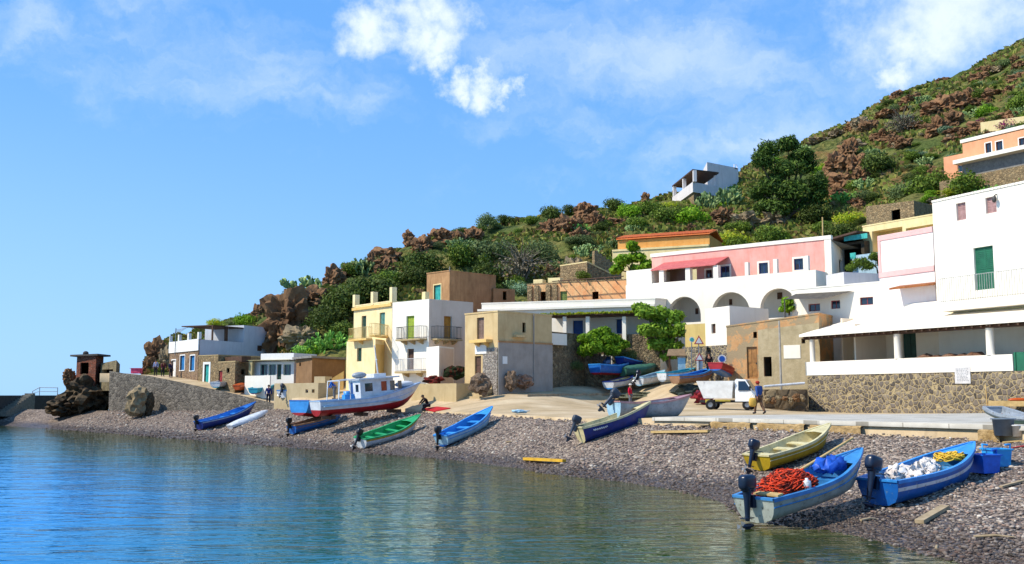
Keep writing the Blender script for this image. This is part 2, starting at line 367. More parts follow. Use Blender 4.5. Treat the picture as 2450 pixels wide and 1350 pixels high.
def hill_z(X, Y):
    X = np.asarray(X, float); Y = np.asarray(Y, float)
    px = CX + F * X / np.maximum(Y, 1) * 1.012
    z, Dk = hill_raw(px, Y)
    a = np.clip((Y - Dk[1]) / 8, 0, 1) * np.clip(z / 4, 0, 1)
    n = 1.5 * fbm(X * .09, Y * .09, 5) + np.abs(fbm(X * .3, Y * .3, 3)) * 1.1 - .5
    terr = np.floor((z + 1.2 * vnoise(X * .05, Y * .05)) / 3.0) * 3.0 - z
    return z + a * (n * np.where(px < 700, .7, 1.0) + .12 * terr)
def gz(x, y):
    """walkable ground height near the water and the square"""
    X = np.array([x]); Y = np.array([y]); d = polyd(X, Y, EDGE)[0]
    return float(prom_z(X, Y)[0]) if d > 0 else float(beach_z(X, Y)[0])
def hit(px, py, fn=gz, d0=15, d1=125, step=.25, zmin=-.02):
    D = d0
    while D < d1:
        p = at(px, py, D)
        if p.z <= max(fn(p.x, p.y), zmin): return at(px, py, D - step / 2)
        D += step
    return at(px, py, d1)
def hit_hill(px, py, d0=95, d1=215):
    Ds = np.arange(d0, d1, .5); r = ray(px, py); k = Ds / r.y
    X = r.x * k; Z = CAMZ + r.z * k; H = hill_z(X, Ds); w = np.nonzero(Z <= H)[0]
    if len(w) == 0: return None
    i = w[0]; return Vector((X[i], Ds[i], H[i]))
# ------------------------------------------------------------------ setting
def water():
    m, t, b = new_mat('sea_water')
    n0 = noise_node(t, .02, 3, .5); 
    tcn = nn(t, 'ShaderNodeTexCoord'); sx = nn(t, 'ShaderNodeSeparateXYZ'); t.links.new(tcn.outputs['Object'], sx.inputs[0])
    # colour by shore distance; olive and blue include painted reflections of hill and sky
    d = nn(t, 'ShaderNodeAttribute'); d.attribute_name = 'depth'
    col = ramp(t, d.outputs['Fac'], [(0, C('#383c18')), (.18, C('#2c4020')), (.38, C('#145860')), (.6, C('#0a70b4')), (1, C('#0a84d4'))])
    t.links.new(col, b.inputs['Base Color']); b.inputs['Roughness'].default_value = .04; b.inputs['IOR'].default_value = 1.333; b.inputs['Specular IOR Level'].default_value = .5
    w1 = noise_node(t, 1.0, 2, .5, (.55, 1.7, 1), dist=.5); w2 = noise_node(t, 3.6, 2, .5, (.6, 1.5, 1), dist=.5); w3 = noise_node(t, .2, 2, .5, (1, 1.6, 1))
    a = nn(t, 'ShaderNodeMath', operation='MULTIPLY_ADD'); t.links.new(w1.outputs['Fac'], a.inputs[0]); a.inputs[1].default_value = 1.0
    a2 = nn(t, 'ShaderNodeMath', operation='MULTIPLY'); t.links.new(w2.outputs['Fac'], a2.inputs[0]); a2.inputs[1].default_value = .24
    t.links.new(a2.outputs[0], a.inputs[2])
    a3 = nn(t, 'ShaderNodeMath', operation='MULTIPLY_ADD'); t.links.new(w3.outputs['Fac'], a3.inputs[0]); a3.inputs[1].default_value = 2.0; t.links.new(a.outputs[0], a3.inputs[2])
    bump(t, b, a3.outputs[0], .6, .09)
    b.inputs['Specular Tint'].default_value = (.55, .8, 1, 1)
    dif = nn(t, 'ShaderNodeBsdfDiffuse'); t.links.new(col, dif.inputs['Color']); gl = nn(t, 'ShaderNodeBsdfGlossy'); gcol = ramp(t, d.outputs['Fac'], [(0, (.86, .90, .82)), (.18, (.76, .90, .90)), (.5, (.58, .87, 1.0))]); t.links.new(gcol, gl.inputs['Color']); gl.inputs['Roughness'].default_value = .03  # reflection tint put into the gloss colour, bluer further offshore
    frn = nn(t, 'ShaderNodeFresnel'); frn.inputs['IOR'].default_value = 1.36; mxs = nn(t, 'ShaderNodeMixShader'); t.links.new(frn.outputs[0], mxs.inputs[0]); t.links.new(dif.outputs[0], mxs.inputs[1]); t.links.new(gl.outputs[0], mxs.inputs[2])
    for q in t.nodes:
        if q.type == 'BUMP': t.links.new(q.outputs[0], gl.inputs['Normal']); t.links.new(q.outputs[0], frn.inputs['Normal'])
    t.links.new(mxs.outputs[0], t.nodes['Material Output'].inputs['Surface'])
    # near part as a grid carrying the offshore distance, far part coarse
    xs = np.concatenate([[-6000, -2500, -900, -400, -220], np.arange(-150, 61, 3.0), [120, 400, 1500, 6000]])
    ys = np.concatenate([[-300, -60], np.arange(-20, 141, 3.0), [180, 260, 420, 900, 2500, 9000]])
    X, Y = np.meshgrid(xs, ys); V = np.stack([X.ravel(), Y.ravel(), np.zeros(X.size)], 1)
    nc = len(xs); fs = [(i * nc + j, i * nc + j + 1, (i + 1) * nc + j + 1, (i + 1) * nc + j) for i in range(len(ys) - 1) for j in range(nc - 1)]
    me = bpy.data.meshes.new('sea_water'); me.from_pydata(V.tolist(), [], fs); me.materials.append(m)
    dd = np.clip(-polyd(X.ravel(), Y.ravel(), SHORE) / 32.0, 0, 1); at_ = me.attributes.new('depth', 'FLOAT', 'POINT'); at_.data.foreach_set('value', dd.astype(np.float32))
    o = bpy.data.objects.new('sea_water', me); COL.objects.link(o); tag(o, kind='structure')
water()

def np_mesh(name, V, Fq, mat, smooth=True):
    me = bpy.data.meshes.new(name); V = np.asarray(V, np.float32); Fq = np.asarray(Fq, np.int32); k = Fq.shape[1]
    me.vertices.add(len(V)); me.vertices.foreach_set('co', V.ravel()); me.loops.add(Fq.size); me.loops.foreach_set('vertex_index', Fq.ravel())
    me.polygons.add(len(Fq)); me.polygons.foreach_set('loop_start', np.arange(0, Fq.size, k, dtype=np.int32)); me.polygons.foreach_set('loop_total', np.full(len(Fq), k, np.int32))
    me.polygons.foreach_set('use_smooth', np.full(len(Fq), smooth)); me.materials.append(mat); me.update(calc_edges=True)
    o = bpy.data.objects.new(name, me); COL.objects.link(o); return o
def gfaces(nr, nc):
    i, j = np.meshgrid(np.arange(nr - 1), np.arange(nc - 1), indexing='ij'); a = (i * nc + j).ravel()
    return np.stack([a, a + 1, a + nc + 1, a + nc], 1)

# pebble beach
def pebble_mat():
    m, t, b = new_mat('beach_pebbles')
    cols = [(.0, C('#3c342e')), (.25, C('#685b52')), (.45, C('#7a6c61')), (.65, C('#908072')), (.85, C('#a49280')), (1, C('#baaa96'))]
    tcn = nn(t, 'ShaderNodeTexCoord'); v = nn(t, 'ShaderNodeTexVoronoi'); v.inputs['Scale'].default_value = 10
    t.links.new(tcn.outputs['Object'], v.inputs['Vector']); sp = nn(t, 'ShaderNodeSeparateColor'); t.links.new(v.outputs['Color'], sp.inputs[0])
    c = ramp(t, sp.outputs[0], cols)
    big = noise_node(t, .3, 5, .6); c = mixc(t, .55, c, ramp(t, big.outputs['Fac'], [(.35, (.55, .5, .5)), (.65, (1.15, 1.1, 1.05))]), 'MULTIPLY')
    sx = nn(t, 'ShaderNodeSeparateXYZ'); t.links.new(tcn.outputs['Object'], sx.inputs[0])
    wet = nn(t, 'ShaderNodeMapRange'); wet.inputs['From Min'].default_value = .1; wet.inputs['From Max'].default_value = .45
    nzz = noise_node(t, .8, 4, .6); ad = nn(t, 'ShaderNodeMath', operation='MULTIPLY_ADD'); t.links.new(nzz.outputs['Fac'], ad.inputs[0]); ad.inputs[1].default_value = -.3; t.links.new(sx.outputs[2], ad.inputs[2])
    t.links.new(ad.outputs[0], wet.inputs['Value'])
    cw = mixc(t, 1, c, (.42, .40, .40), 'MULTIPLY'); c = mixc(t, wet.outputs[0], cw, c)
    t.links.new(c, b.inputs['Base Color'])
    rr = nn(t, 'ShaderNodeMapRange'); rr.inputs['To Min'].default_value = .35; rr.inputs['To Max'].default_value = .85; t.links.new(wet.outputs[0], rr.inputs['Value']); t.links.new(rr.outputs[0], b.inputs['Roughness'])
    b.inputs['Specular IOR Level'].default_value = .25
    inv = ramp(t, v.outputs['Distance'], [(0, (1, 1, 1)), (.7, (0, 0, 0))]); bump(t, b, inv, 1.0, .09)
    return m
PEB = pebble_mat()
pxs = np.linspace(-350, 2900, 420)
dn = []
xsA = np.arange(-95, 45, .5); ysA = np.arange(-22, 132, .5)
XA, YA = np.meshgrid(xsA, ysA)
ZA = beach_z(XA.ravel(), YA.ravel()); dE = polyd(XA.ravel(), YA.ravel(), EDGE); dSS = polyd(XA.ravel(), YA.ravel(), SHORE)
ZA = ZA - np.clip(dE, 0, 4) * .5
Fa = gfaces(len(ysA), len(xsA)); keep = (dE[Fa].min(1) < 3) & (dSS[Fa].max(1) > -16)
Fa = Fa[keep]; used = np.unique(Fa); remap = -np.ones(XA.size, int); remap[used] = np.arange(len(used))
bo = np_mesh('pebble_beach', np.stack([XA.ravel(), YA.ravel(), ZA], 1)[used], remap[Fa], PEB); tag(bo, kind='structure')

# loose stones lying on the beach
def stones():
    rs = np.random.RandomState(11)
    m, t, b = new_mat('loose_stone'); g = nn(t, 'ShaderNodeNewGeometry')
    c = ramp(t, g.outputs['Random Per Island'], [(0, C('#564c45')), (.2, C('#74675d')), (.4, C('#8c7e72')), (.55, C('#967a6a')), (.7, C('#9c9084')), (.93, C('#b2a494')), (1, C('#ccc0b0'))])
    tz = nn(t, 'ShaderNodeTexCoord'); sz = nn(t, 'ShaderNodeSeparateXYZ'); t.links.new(tz.outputs['Object'], sz.inputs[0]); wz = nn(t, 'ShaderNodeMapRange'); wz.inputs['From Min'].default_value = .12; wz.inputs['From Max'].default_value = .42; t.links.new(sz.outputs[2], wz.inputs['Value'])
    c = mixc(t, wz.outputs[0], mixc(t, 1, c, (.36, .34, .34), 'MULTIPLY'), c)
    t.links.new(c, b.inputs['Base Color']); b.inputs['Roughness'].default_value = .8; b.inputs['Specular IOR Level'].default_value = .25
    phi = (1 + 5 ** .5) / 2
    iv = np.array([(-1, phi, 0), (1, phi, 0), (-1, -phi, 0), (1, -phi, 0), (0, -1, phi), (0, 1, phi), (0, -1, -phi), (0, 1, -phi), (phi, 0, -1), (phi, 0, 1), (-phi, 0, -1), (-phi, 0, 1)]) / math.hypot(1, phi)
    ifc = np.array([(0, 11, 5), (0, 5, 1), (0, 1, 7), (0, 7, 10), (0, 10, 11), (1, 5, 9), (5, 11, 4), (11, 10, 2), (10, 7, 6), (7, 1, 8), (3, 9, 4), (3, 4, 2), (3, 2, 6), (3, 6, 8), (3, 8, 9), (4, 9, 5), (2, 4, 11), (6, 2, 10), (8, 6, 7), (9, 8, 1)])
    # density falls with distance; sample in picture-independent polar rings round the viewing pier
    n = 150000; u = rs.rand(n); D = 17 + 83 * u ** 1.5; ang = rs.uniform(-.56, .53, n); X = D * np.tan(ang); Y = D
    dS_ = polyd(X, Y, SHORE); dE_ = polyd(X, Y, EDGE); k = (dS_ > -.6) & (dE_ < -.05); X, Y, D = X[k], Y[k], D[k]
    Z = beach_z(X, Y); n = len(X)
    s = rs.lognormal(-3.2, .34, n) * (1 + np.clip((D - 30) / 50, 0, 1.1)); s = s * (.78 + .5 * np.clip(fbm(X * .28, Y * .28, 3) + .35, 0, 1)); s = np.clip(s * .84, .018, .14)
    sc = np.stack([s * rs.uniform(.8, 1.5, n), s * rs.uniform(.7, 1.1, n), s * rs.uniform(.4, .75, n)], 1)
    a = rs.uniform(0, 6.28, n); ca, sa = np.cos(a), np.sin(a)
    P = iv[None] * sc[:, None] * rs.uniform(.85, 1.15, (n, 12, 1))
    V = np.stack([P[..., 0] * ca[:, None] - P[..., 1] * sa[:, None] + X[:, None], P[..., 0] * sa[:, None] + P[..., 1] * ca[:, None] + Y[:, None], P[..., 2] + (Z + s * .15)[:, None]], -1).reshape(-1, 3)
    Fi = (ifc[None] + (np.arange(n) * 12)[:, None, None]).reshape(-1, 3)
    o = np_mesh('pebbles', V, Fi, m, True); tag(o, 'loose grey, brown and pale pebbles covering the beach', 'pebbles', kind='stuff')
stones()

# sandy square and ramp behind the beach
QW = [(262, 888, 101.5), (290, 893, 100), (350, 899, 97.5), (430, 915, 94.3), (500, 930, 91.5), (560, 943, 89.5), (610, 955, 88), (655, 966, 85.8), (672, 971, 84.8)]
def square():
    m, t, b = new_mat('sandy_square')
    n1 = noise_node(t, .35, 6, .6); n2 = noise_node(t, 9, 6, .7); n3 = noise_node(t, .9, 7, .7, (1, 2.6, 1))
    c = ramp(t, n1.outputs['Fac'], [(.3, C('#a8926e')), (.5, C('#bda684')), (.7, C('#cdb998'))])
    c = mixc(t, ramp(t, n3.outputs['Fac'], [(.55, (0, 0, 0)), (.75, (.55, .55, .55))]), c, C('#8f7c62'))
    wv = nn(t, 'ShaderNodeTexWave', bands_direction='Y'); wv.inputs['Scale'].default_value = .16; wv.inputs['Distortion'].default_value = 5; wv.inputs['Detail'].default_value = 3; wv.inputs['Detail Scale'].default_value = .5; tq = nn(t, 'ShaderNodeTexCoord'); t.links.new(tq.outputs['Object'], wv.inputs['Vector'])
    c = mixc(t, ramp(t, wv.outputs['Fac'], [(.88, (0, 0, 0)), (.94, (.45, .45, .45)), (1, (.2, .2, .2))]), c, C('#8c7a60'))
    c = mixc(t, .25, c, ramp(t, n2.outputs['Fac'], [(.3, (.5, .5, .5)), (.7, (1, 1, 1))]), 'MULTIPLY')
    t.links.new(c, b.inputs['Base Color']); b.inputs['Roughness'].default_value = .95; b.inputs['Specular IOR Level'].default_value = .15; bump(t, b, n2.outputs['Fac'], .5, .03)
    cols = np.linspace(236, 2900, 300); rows = []
    ex = np.array([e[0] for e in EDGE_PX], float); eD = np.array([e[1] for e in EDGE_PX], float)
    V = []
    nr = 46
    for j in range(nr):
        f = j / (nr - 1)
        for px in cols:
            e = float(np.interp(px, ex, eD)) if px > 672 else float(np.interp(px, [q[0] for q in QW], [q[2] for q in QW])) + .5; far = float(np.interp(px, [236, 400, 650, 1000, 1400, 2000, 2900], [106.5, 108, 100, 95, 96, 90, 75])); D = e + (far - e) * f ** 1.3
            x, y = plan(px, D, 960); V.append((x, y, 0))
    V = np.array(V); V[:, 2] = prom_z(V[:, 0], V[:, 1])
    V[:, 2] += .02 * fbm(V[:, 0] * .8, V[:, 1] * .8, 3)
    sk = V[:len(cols)].copy(); sk[:, 2] -= .9; sk[:, 0] += .01
    V = np.concatenate([sk, V]); o = np_mesh('sandy_square', V, gfaces(nr + 1, len(cols)), m); tag(o, kind='structure')
    # concrete pavement strip
    m2, t, b = new_mat('concrete_pavement'); n1 = noise_node(t, .8, 7, .65); c = ramp(t, n1.outputs['Fac'], [(.35, C('#a9a294')), (.65, C('#c3bcae'))])
    bk = nn(t, 'ShaderNodeTexBrick'); bk.inputs['Scale'].default_value = .28; bk.inputs['Mortar Size'].default_value = .006; bk.offset = 0; tq = nn(t, 'ShaderNodeTexCoord'); mq = nn(t, 'ShaderNodeMapping'); mq.inputs['Rotation'].default_value = (0, 0, R(54)); t.links.new(tq.outputs['Object'], mq.inputs[0]); t.links.new(mq.outputs[0], bk.inputs['Vector'])
    bk.inputs['Color1'].default_value = (1, 1, 1, 1); bk.inputs['Color2'].default_value = (.9, .9, .9, 1); bk.inputs['Mortar'].default_value = (.35, .33, .3, 1); c = mixc(t, .8, c, bk.outputs['Color'], 'MULTIPLY')
    st_ = noise_node(t, .5, 7, .75, dist=.6); c = mixc(t, ramp(t, st_.outputs['Fac'], [(.56, (0, 0, 0)), (.66, (.55, .55, .55))]), c, C('#857a68'))
    t.links.new(c, b.inputs['Base Color']); b.inputs['Roughness'].default_value = .9; n2 = noise_node(t, 12, 4, .6); bump(t, b, n2.outputs['Fac'], .3, .01)
    cols = np.linspace(1560, 2900, 150); V = []; nr = 14
    for j in range(nr):
        for px in cols:
            e = float(np.interp(px, ex, eD)); w = float(np.interp(px, [1560, 1700, 1900, 2380, 2900], [.4, 4, 9, 19, 22])); x, y = plan(px, e - .12 + w * j / (nr - 1), 960); V.append((x, y, 0))
    V = np.array(V); V[:, 2] = prom_z(V[:, 0], V[:, 1]) + .05
    sk = V[:len(cols)].copy(); sk[:, 2] -= .16
    V = np.concatenate([sk, V]); o = np_mesh('concrete_pavement', V, gfaces(nr + 1, len(cols)), m2); tag(o, kind='structure')
square()

# hillside
def hill():
    m, t, b = new_mat('hillside')
    n1 = noise_node(t, .09, 8, .7); n2 = noise_node(t, .6, 8, .75); n3 = noise_node(t, 3, 6, .7)
    c = ramp(t, n1.outputs['Fac'], [(.34, C('#46562a')), (.46, C('#66703a')), (.56, C('#8a8048')), (.68, C('#8c6842'))])
    c = mixc(t, ramp(t, n2.outputs['Fac'], [(.45, (0, 0, 0)), (.6, (1, 1, 1))]), c, C('#37441c'))
    c = mixc(t, .7, c, ramp(t, n3.outputs['Fac'], [(.3, (.35, .35, .35)), (.7, (1.1, 1.1, 1.1))]), 'MULTIPLY')
    t.links.new(c, b.inputs['Base Color']); b.inputs['Roughness'].default_value = .95; b.inputs['Specular IOR Level'].default_value = .1; bump(t, b, n2.outputs['Fac'], 1, .5)
    cols = np.linspace(300, 3000, 420); V = []
    dk = np.array(_hD); nrs = [10, 26, 130, 16, 12]; fr = []
    for i, k in enumerate(nrs): fr += [(i, q / k) for q in range(k)]
    fr.append((4, 1.0))
    for (i, f) in fr:
        Da = np.interp(cols, _hp, dk[:, i]); Db = np.interp(cols, _hp, dk[:, i + 1]); D = Da + (Db - Da) * f
        X = (cols - CX) / F * D / 1.012; V.append(np.stack([X, D, hill_z(X, D)], 1))
    V = np.concatenate(V); o = np_mesh('hillside', V, gfaces(len(fr), len(cols)), m); tag(o, kind='structure')
hill()
# ------------------------------------------------------------------ building kit
class Fac:
    def __init__(s, P, Q):
        s.P = Vector((P[0], P[1])); s.Q = Vector((Q[0], Q[1])); d = s.Q - s.P; s.L = d.length; s.u = d / s.L; s.n = Vector((s.u.y, -s.u.x))
    def pt(s, u, v, d=0):
        q = s.P + s.u * u + s.n * d; return (q.x, q.y, v)
    def hit(s, px, py, d=0):
        r = ray(px, py); A = s.P + s.n * d
        k = (A.x * s.n.x + A.y * s.n.y) / (r.x * s.n.x + r.y * s.n.y)
        p = Vector((r.x * k, r.y * k)) - A
        return p.dot(s.u), CAMZ + r.z * k
    def rect(s, r, d=0):
        x0, y0, x1, y1 = r; xm, ym = (x0 + x1) / 2, (y0 + y1) / 2
        a, b = s.hit(x0, ym, d)[0], s.hit(x1, ym, d)[0]
        return min(a, b), max(a, b), s.hit(xm, y1, d)[1], s.hit(xm, y0, d)[1]
def fbox(mb, F_, u0, u1, v0, v1, d0, d1, m=0, v1b=None, v0b=None):
    """box in facade coordinates (d outward); v1b / v0b: other heights at the outer edge"""
    a = v1 if v1b is None else v1b; c = v0 if v0b is None else v0b
    p = [F_.pt(u0, c, d1), F_.pt(u1, c, d1), F_.pt(u1, v0, d0), F_.pt(u0, v0, d0), F_.pt(u0, a, d1), F_.pt(u1, a, d1), F_.pt(u1, v1, d0), F_.pt(u0, v1, d0)]
    return mb.hexa(p, m)
def wall_face(mb, F_, z0, z1, holes=(), reveal=.16, m=0, ua=0, ub=None, z1b=None):
    """facade with real openings; holes: (u0,u1,v0,v1[,arch])"""
    ub = F_.L if ub is None else ub
    top = lambda u: z1 if z1b is None else z1 + (z1b - z1) * (u - ua) / (ub - ua)
    us = sorted({ua, ub, *[min(max(h[i], ua), ub) for h in holes for i in (0, 1)]}); 
    zt = min(z1, z1 if z1b is None else z1b)
    vs = sorted({z0, zt, *[min(max(h[i], z0), zt) for h in holes for i in (2, 3)]})
    for i in range(len(us) - 1):
        for j in range(len(vs) - 1):
            a, b, c, d = us[i], us[i + 1], vs[j], vs[j + 1]
            if b - a < 1e-5 or d - c < 1e-5: continue
            um, vm = (a + b) / 2, (c + d) / 2
            if any(h[0] < um < h[1] and h[2] < vm < h[3] for h in holes): continue
            mb.add([F_.pt(a, c), F_.pt(b, c), F_.pt(b, d), F_.pt(a, d)], [(0, 1, 2, 3)], m)
    if z1b is not None: mb.add([F_.pt(ua, zt), F_.pt(ub, zt), F_.pt(ub, z1b), F_.pt(ua, z1)], [(0, 1, 2, 3)], m)
    for h in holes:
        a, b, c, d = h[:4]; a = max(a, ua); b = min(b, ub); c = max(c, z0); rv = h[5] if len(h) > 5 else reveal
        if len(h) > 4 and h[4]:
            k = 14; r = (b - a) / 2; rh = min(r, d - c); pts = [(a, c)] + [(a + r - r * math.cos(math.pi * i / k), d - rh + rh * math.sin(math.pi * i / k)) for i in range(k + 1)] + [(b, c)]
            for i in range(1, len(pts) - 2):
                p, q = pts[i], pts[i + 1]
                if q[0] - p[0] > 1e-5: mb.add([F_.pt(*p), F_.pt(*q), F_.pt(q[0], d), F_.pt(p[0], d)], [(0, 1, 2, 3)], m)
            for p, q in zip(pts[:-1], pts[1:]): mb.add([F_.pt(*p), F_.pt(*q), F_.pt(*q, -rv), F_.pt(*p, -rv)], [(0, 1, 2, 3)], m)
        else:
            pts = [(a, c), (b, c), (b, d), (a, d), (a, c)]
            for p, q in zip(pts[:-1], pts[1:]): mb.add([F_.pt(*p), F_.pt(*q), F_.pt(*q, -rv), F_.pt(*p, -rv)], [(3, 2, 1, 0)], m)
GL = glass('window_glass')
WHT = stucco('white_wash', '#e6e3dc', '#c9c2b4', .35, .8, .015, .3)
IRON = paint('wrought_iron', '#4a4642', '#2c2a28', .6)
DWOOD = paint('dark_wood', '#5a3c26', '#3a2718', .7)
def railing(name, pts, h, mat, parent, org, gap=.14, r=.014):
    """pts: foot line; a top rail, a bottom rail and bars"""
    mb = MB()
    for z in (h, .08): mb.tube([Vector(p) + Vector((0, 0, z)) for p in pts], r * 1.3, 5)
    for a, b in zip(pts[:-1], pts[1:]):
        a, b = Vector(a), Vector(b); k = max(1, int((b - a).length / gap))
        for i in range(k + 1):
            p = a.lerp(b, i / k); mb.tube([p, p + Vector((0, 0, h))], r, 4, cap=False)
    return mb.build(name, mat, parent, org)
class Bld:
    def __init__(s, name, label, cat, plan_pts, z0, z1, mat, group=None, ztops=None, roofmat=None, rim=.12):
        s.pts = plan_pts; s.z0, s.z1 = z0, z1; s.mat = mat; s.k = len(plan_pts); s.zt = ztops or [z1] * s.k
        cx = sum(p[0] for p in plan_pts) / s.k; cy = sum(p[1] for p in plan_pts) / s.k; s.org = (cx, cy, z0)
        s.root = empty(name, s.org, label, cat, group); s.F = [Fac(plan_pts[i], plan_pts[(i + 1) % s.k]) for i in range(s.k)]
        s.holes = {i: [] for i in range(s.k)}; s.rim = rim; s.roofmat = roofmat
    def part(s, name, mb, mat, parent=None, label=None):
        o = mb.build(name, mat, s.root if parent is None else parent, s.org)
        if label: o['label'] = label
        return o
    def opening(s, i, r, kind, mat=None, trim=None, depth=.14, fr=None, mull=(1, 1), label=None, arch=False, through=False, uv=False, tw=.1):
        F_ = s.F[i]; u0, u1, v0, v1 = r if uv else F_.rect(r)
        s.holes[i].append((u0, u1, v0, v1, arch, max(depth, .14)))
        if trim is not None:
            mb = MB(); w = tw
            fbox(mb, F_, u0 - w, u0, v0, v1 + w, 0, .03); fbox(mb, F_, u1, u1 + w, v0, v1 + w, 0, .03); fbox(mb, F_, u0, u1, v1, v1 + w, 0, .03)
            if kind in ('window', 'shutter'): fbox(mb, F_, u0 - w, u1 + w, v0 - w * .7, v0, 0, .06)
            s.part('surround', mb, trim)
        if kind == 'open': return None
        d = -depth; w, h = u1 - u0, v1 - v0
        if kind == 'door':
            mb = MB(); fbox(mb, F_, u0, u1, v0, v1, d - .05, d)
            for q in range(1 + (w > .7)):
                a = u0 + .07 + q * w / 2; b = a + (w / 2 if w > .7 else w) - .14
                for (c, e) in ((v0 + .08 * h, v0 + .42 * h), (v0 + .5 * h, v0 + .92 * h)): fbox(mb, F_, a, b, c, e, d, d + .025)
            o = s.part('door', mb, mat, label=label)
            hb = MB(); fbox(hb, F_, u1 - .14, u1 - .08, v0 + h * .45, v0 + h * .5, d + .026, d + .07); s.part('handle', hb, IRON, o)
        elif kind == 'shutter':
            mb = MB(); k = 2 if w > .55 else 1
            for q in range(k):
                a = u0 + q * w / k; b = a + w / k - .01
                fbox(mb, F_, a, a + .06, v0, v1, d - .04, d); fbox(mb, F_, b - .06, b, v0, v1, d - .04, d)
                for c in (v0, (v0 + v1) / 2 - .03, v1 - .06): fbox(mb, F_, a + .06, b - .06, c, c + .06, d - .04, d)
                nsl = max(3, int(h / .12))
                for z in range(nsl):
                    c = v0 + .06 + (h - .12) * z / nsl; fbox(mb, F_, a + .06, b - .06, c, c + (h - .12) / nsl * .8, d - .045, d - .012)
                fbox(mb, F_, a + .06, b - .06, v0 + .06, v1 - .06, d - .06, d - .047)
            o = s.part('shutter', mb, mat, label=label)
        elif kind == 'window':
            mb = MB(); f = .05; dd = d
            fbox(mb, F_, u0, u0 + f, v0, v1, dd - .05, dd); fbox(mb, F_, u1 - f, u1, v0, v1, dd - .05, dd)
            fbox(mb, F_, u0 + f, u1 - f, v0, v0 + f, dd - .05, dd); fbox(mb, F_, u0 + f, u1 - f, v1 - f, v1, dd - .05, dd)
            for q in range(1, mull[0] + 1):
                c = u0 + w * q / (mull[0] + 1); fbox(mb, F_, c - .02, c + .02, v0 + f, v1 - f, dd - .045, dd - .005)
            for q in range(1, mull[1] + 1):
                c = v0 + h * q / (mull[1] + 1); fbox(mb, F_, u0 + f, u1 - f, c - .018, c + .018, dd - .04, dd - .01)
            o = s.part('window', mb, mat or WHT, label=label)
            g = MB(); fbox(g, F_, u0 + f * .5, u1 - f * .5, v0 + f * .5, v1 - f * .5, dd - .035, dd - .025); s.part('pane', g, GL, o)
        return o
    def balcony(s, i, x0, x1, ytop, depth=.8, thick=.14, rail=.95, mat=None, railmat=IRON, corb=2, solid=None, gap=.14):
        F_ = s.F[i]; u0 = F_.hit(x0, ytop, depth)[0]; u1 = F_.hit(x1, ytop, depth)[0]; v = F_.hit((x0 + x1) / 2, ytop, depth)[1]
        mb = MB(); fbox(mb, F_, u0, u1, v - thick, v, .002, depth)
        for q in range(corb):
            c = u0 + (u1 - u0) * (q + .5) / corb; fbox(mb, F_, c - .08, c + .08, v - thick - .3, v - thick - .002, .002, depth * .75, v0b=v - thick - .08)
        o = s.part('balcony', mb, mat or s.mat)
        if rail and not solid:
            railing('railing', [F_.pt(u0 + .04, v, .02), F_.pt(u0 + .04, v, depth - .05), F_.pt(u1 - .04, v, depth - .05), F_.pt(u1 - .04, v, .02)], rail, railmat, o, s.org, gap)
        if solid:
            b = MB(); fbox(b, F_, u0, u1, v + .002, v + rail, depth - .12, depth); fbox(b, F_, u0, u0 + .12, v + .002, v + rail, .002, depth - .12); fbox(b, F_, u1 - .12, u1, v + .002, v + rail, .002, depth - .12)
            s.part('balustrade', b, solid, o)
        return v
    def finish(s, coping=None, roofdrop=.25, skip=()):
        mb = MB()
        for i in range(s.k):
            if i in skip: continue
            a, b = s.zt[i], s.zt[(i + 1) % s.k]
            wall_face(mb, s.F[i], s.z0, a, s.holes[i], z1b=(b if abs(a - b) > 1e-4 else None))
        s.part('wall', mb, s.mat)
        rb = MB(); rb.add([(p[0], p[1], z - roofdrop) for p, z in zip(s.pts, s.zt)], [tuple(range(s.k))])
        s.part('roof', rb, s.roofmat or s.mat)
        # rim: thin parapet thickness on top, so the wall has depth
        cb = MB(); ins = []
        C0 = Vector((s.org[0], s.org[1]))
        for p in s.pts:
            v = C0 - Vector(p); ins.append(Vector(p) + v.normalized() * .3)
        k = s.k; h = .1 if coping else .0
        o_ = .05 if coping else 0
        outer = [Vector(p) - (C0 - Vector(p)).normalized() * o_ for p in s.pts]
        vs = [(p.x, p.y, z + .003) for p, z in zip(outer, s.zt)] + [(p.x, p.y, z + h + .004) for p, z in zip(outer, s.zt)] + [(p.x, p.y, z + h + .004) for p, z in zip(ins, s.zt)] + [(p.x, p.y, z - roofdrop - .01) for p, z in zip(ins, s.zt)]
        fs = []
        for j in range(k):
            q = (j + 1) % k
            for l in range(3): fs.append((l * k + j, l * k + q, (l + 1) * k + q, (l + 1) * k + j))
            if coping: fs.append((q, j, 3 * k + j, 3 * k + q))
        cb.add(vs, fs); s.part('coping', cb, coping or s.mat)
        return s.root
def quadplan(*p):
    """two given front runs (left, corner, right) -> closed plan; p = list of (px,D)"""
    q = [Vector(plan(*x)) for x in p]
    if len(q) == 3: q.append(q[0] + q[2] - q[1])
    return [tuple(v) for v in q]
def backplan(L_, R_, depth):
    a, b = Vector(plan(*L_)), Vector(plan(*R_)); f = Fac(a, b)
    return [tuple(a), tuple(b), tuple(b - f.n * depth), tuple(a - f.n * depth)]
TAN = stucco('tan_plaster', '#b09a72', '#8a7450', .6, 1.1, .04, .5)
OCHRE = stucco('ochre_plaster', '#e0bd78', '#c99a4c', .7, .5, .02, .5)
CREAM = stucco('cream_plaster', '#e6d29c', '#c8a868', .5, .9, .02, .4)
YEL = stucco('yellow_plaster', '#e9d6a6', '#d3b070', .5, .9, .02, .4)
BRN = stucco('brown_plaster', '#b48a60', '#7c5a3c', .7, .8, .04, .6)
GREYP = stucco('grey_render', '#a39a90', '#7f776f', .6, 1.2, .04, .4)
BEIGE = stucco('beige_plaster', '#cdb384', '#a98a5c', .6, .8, .03, .6)
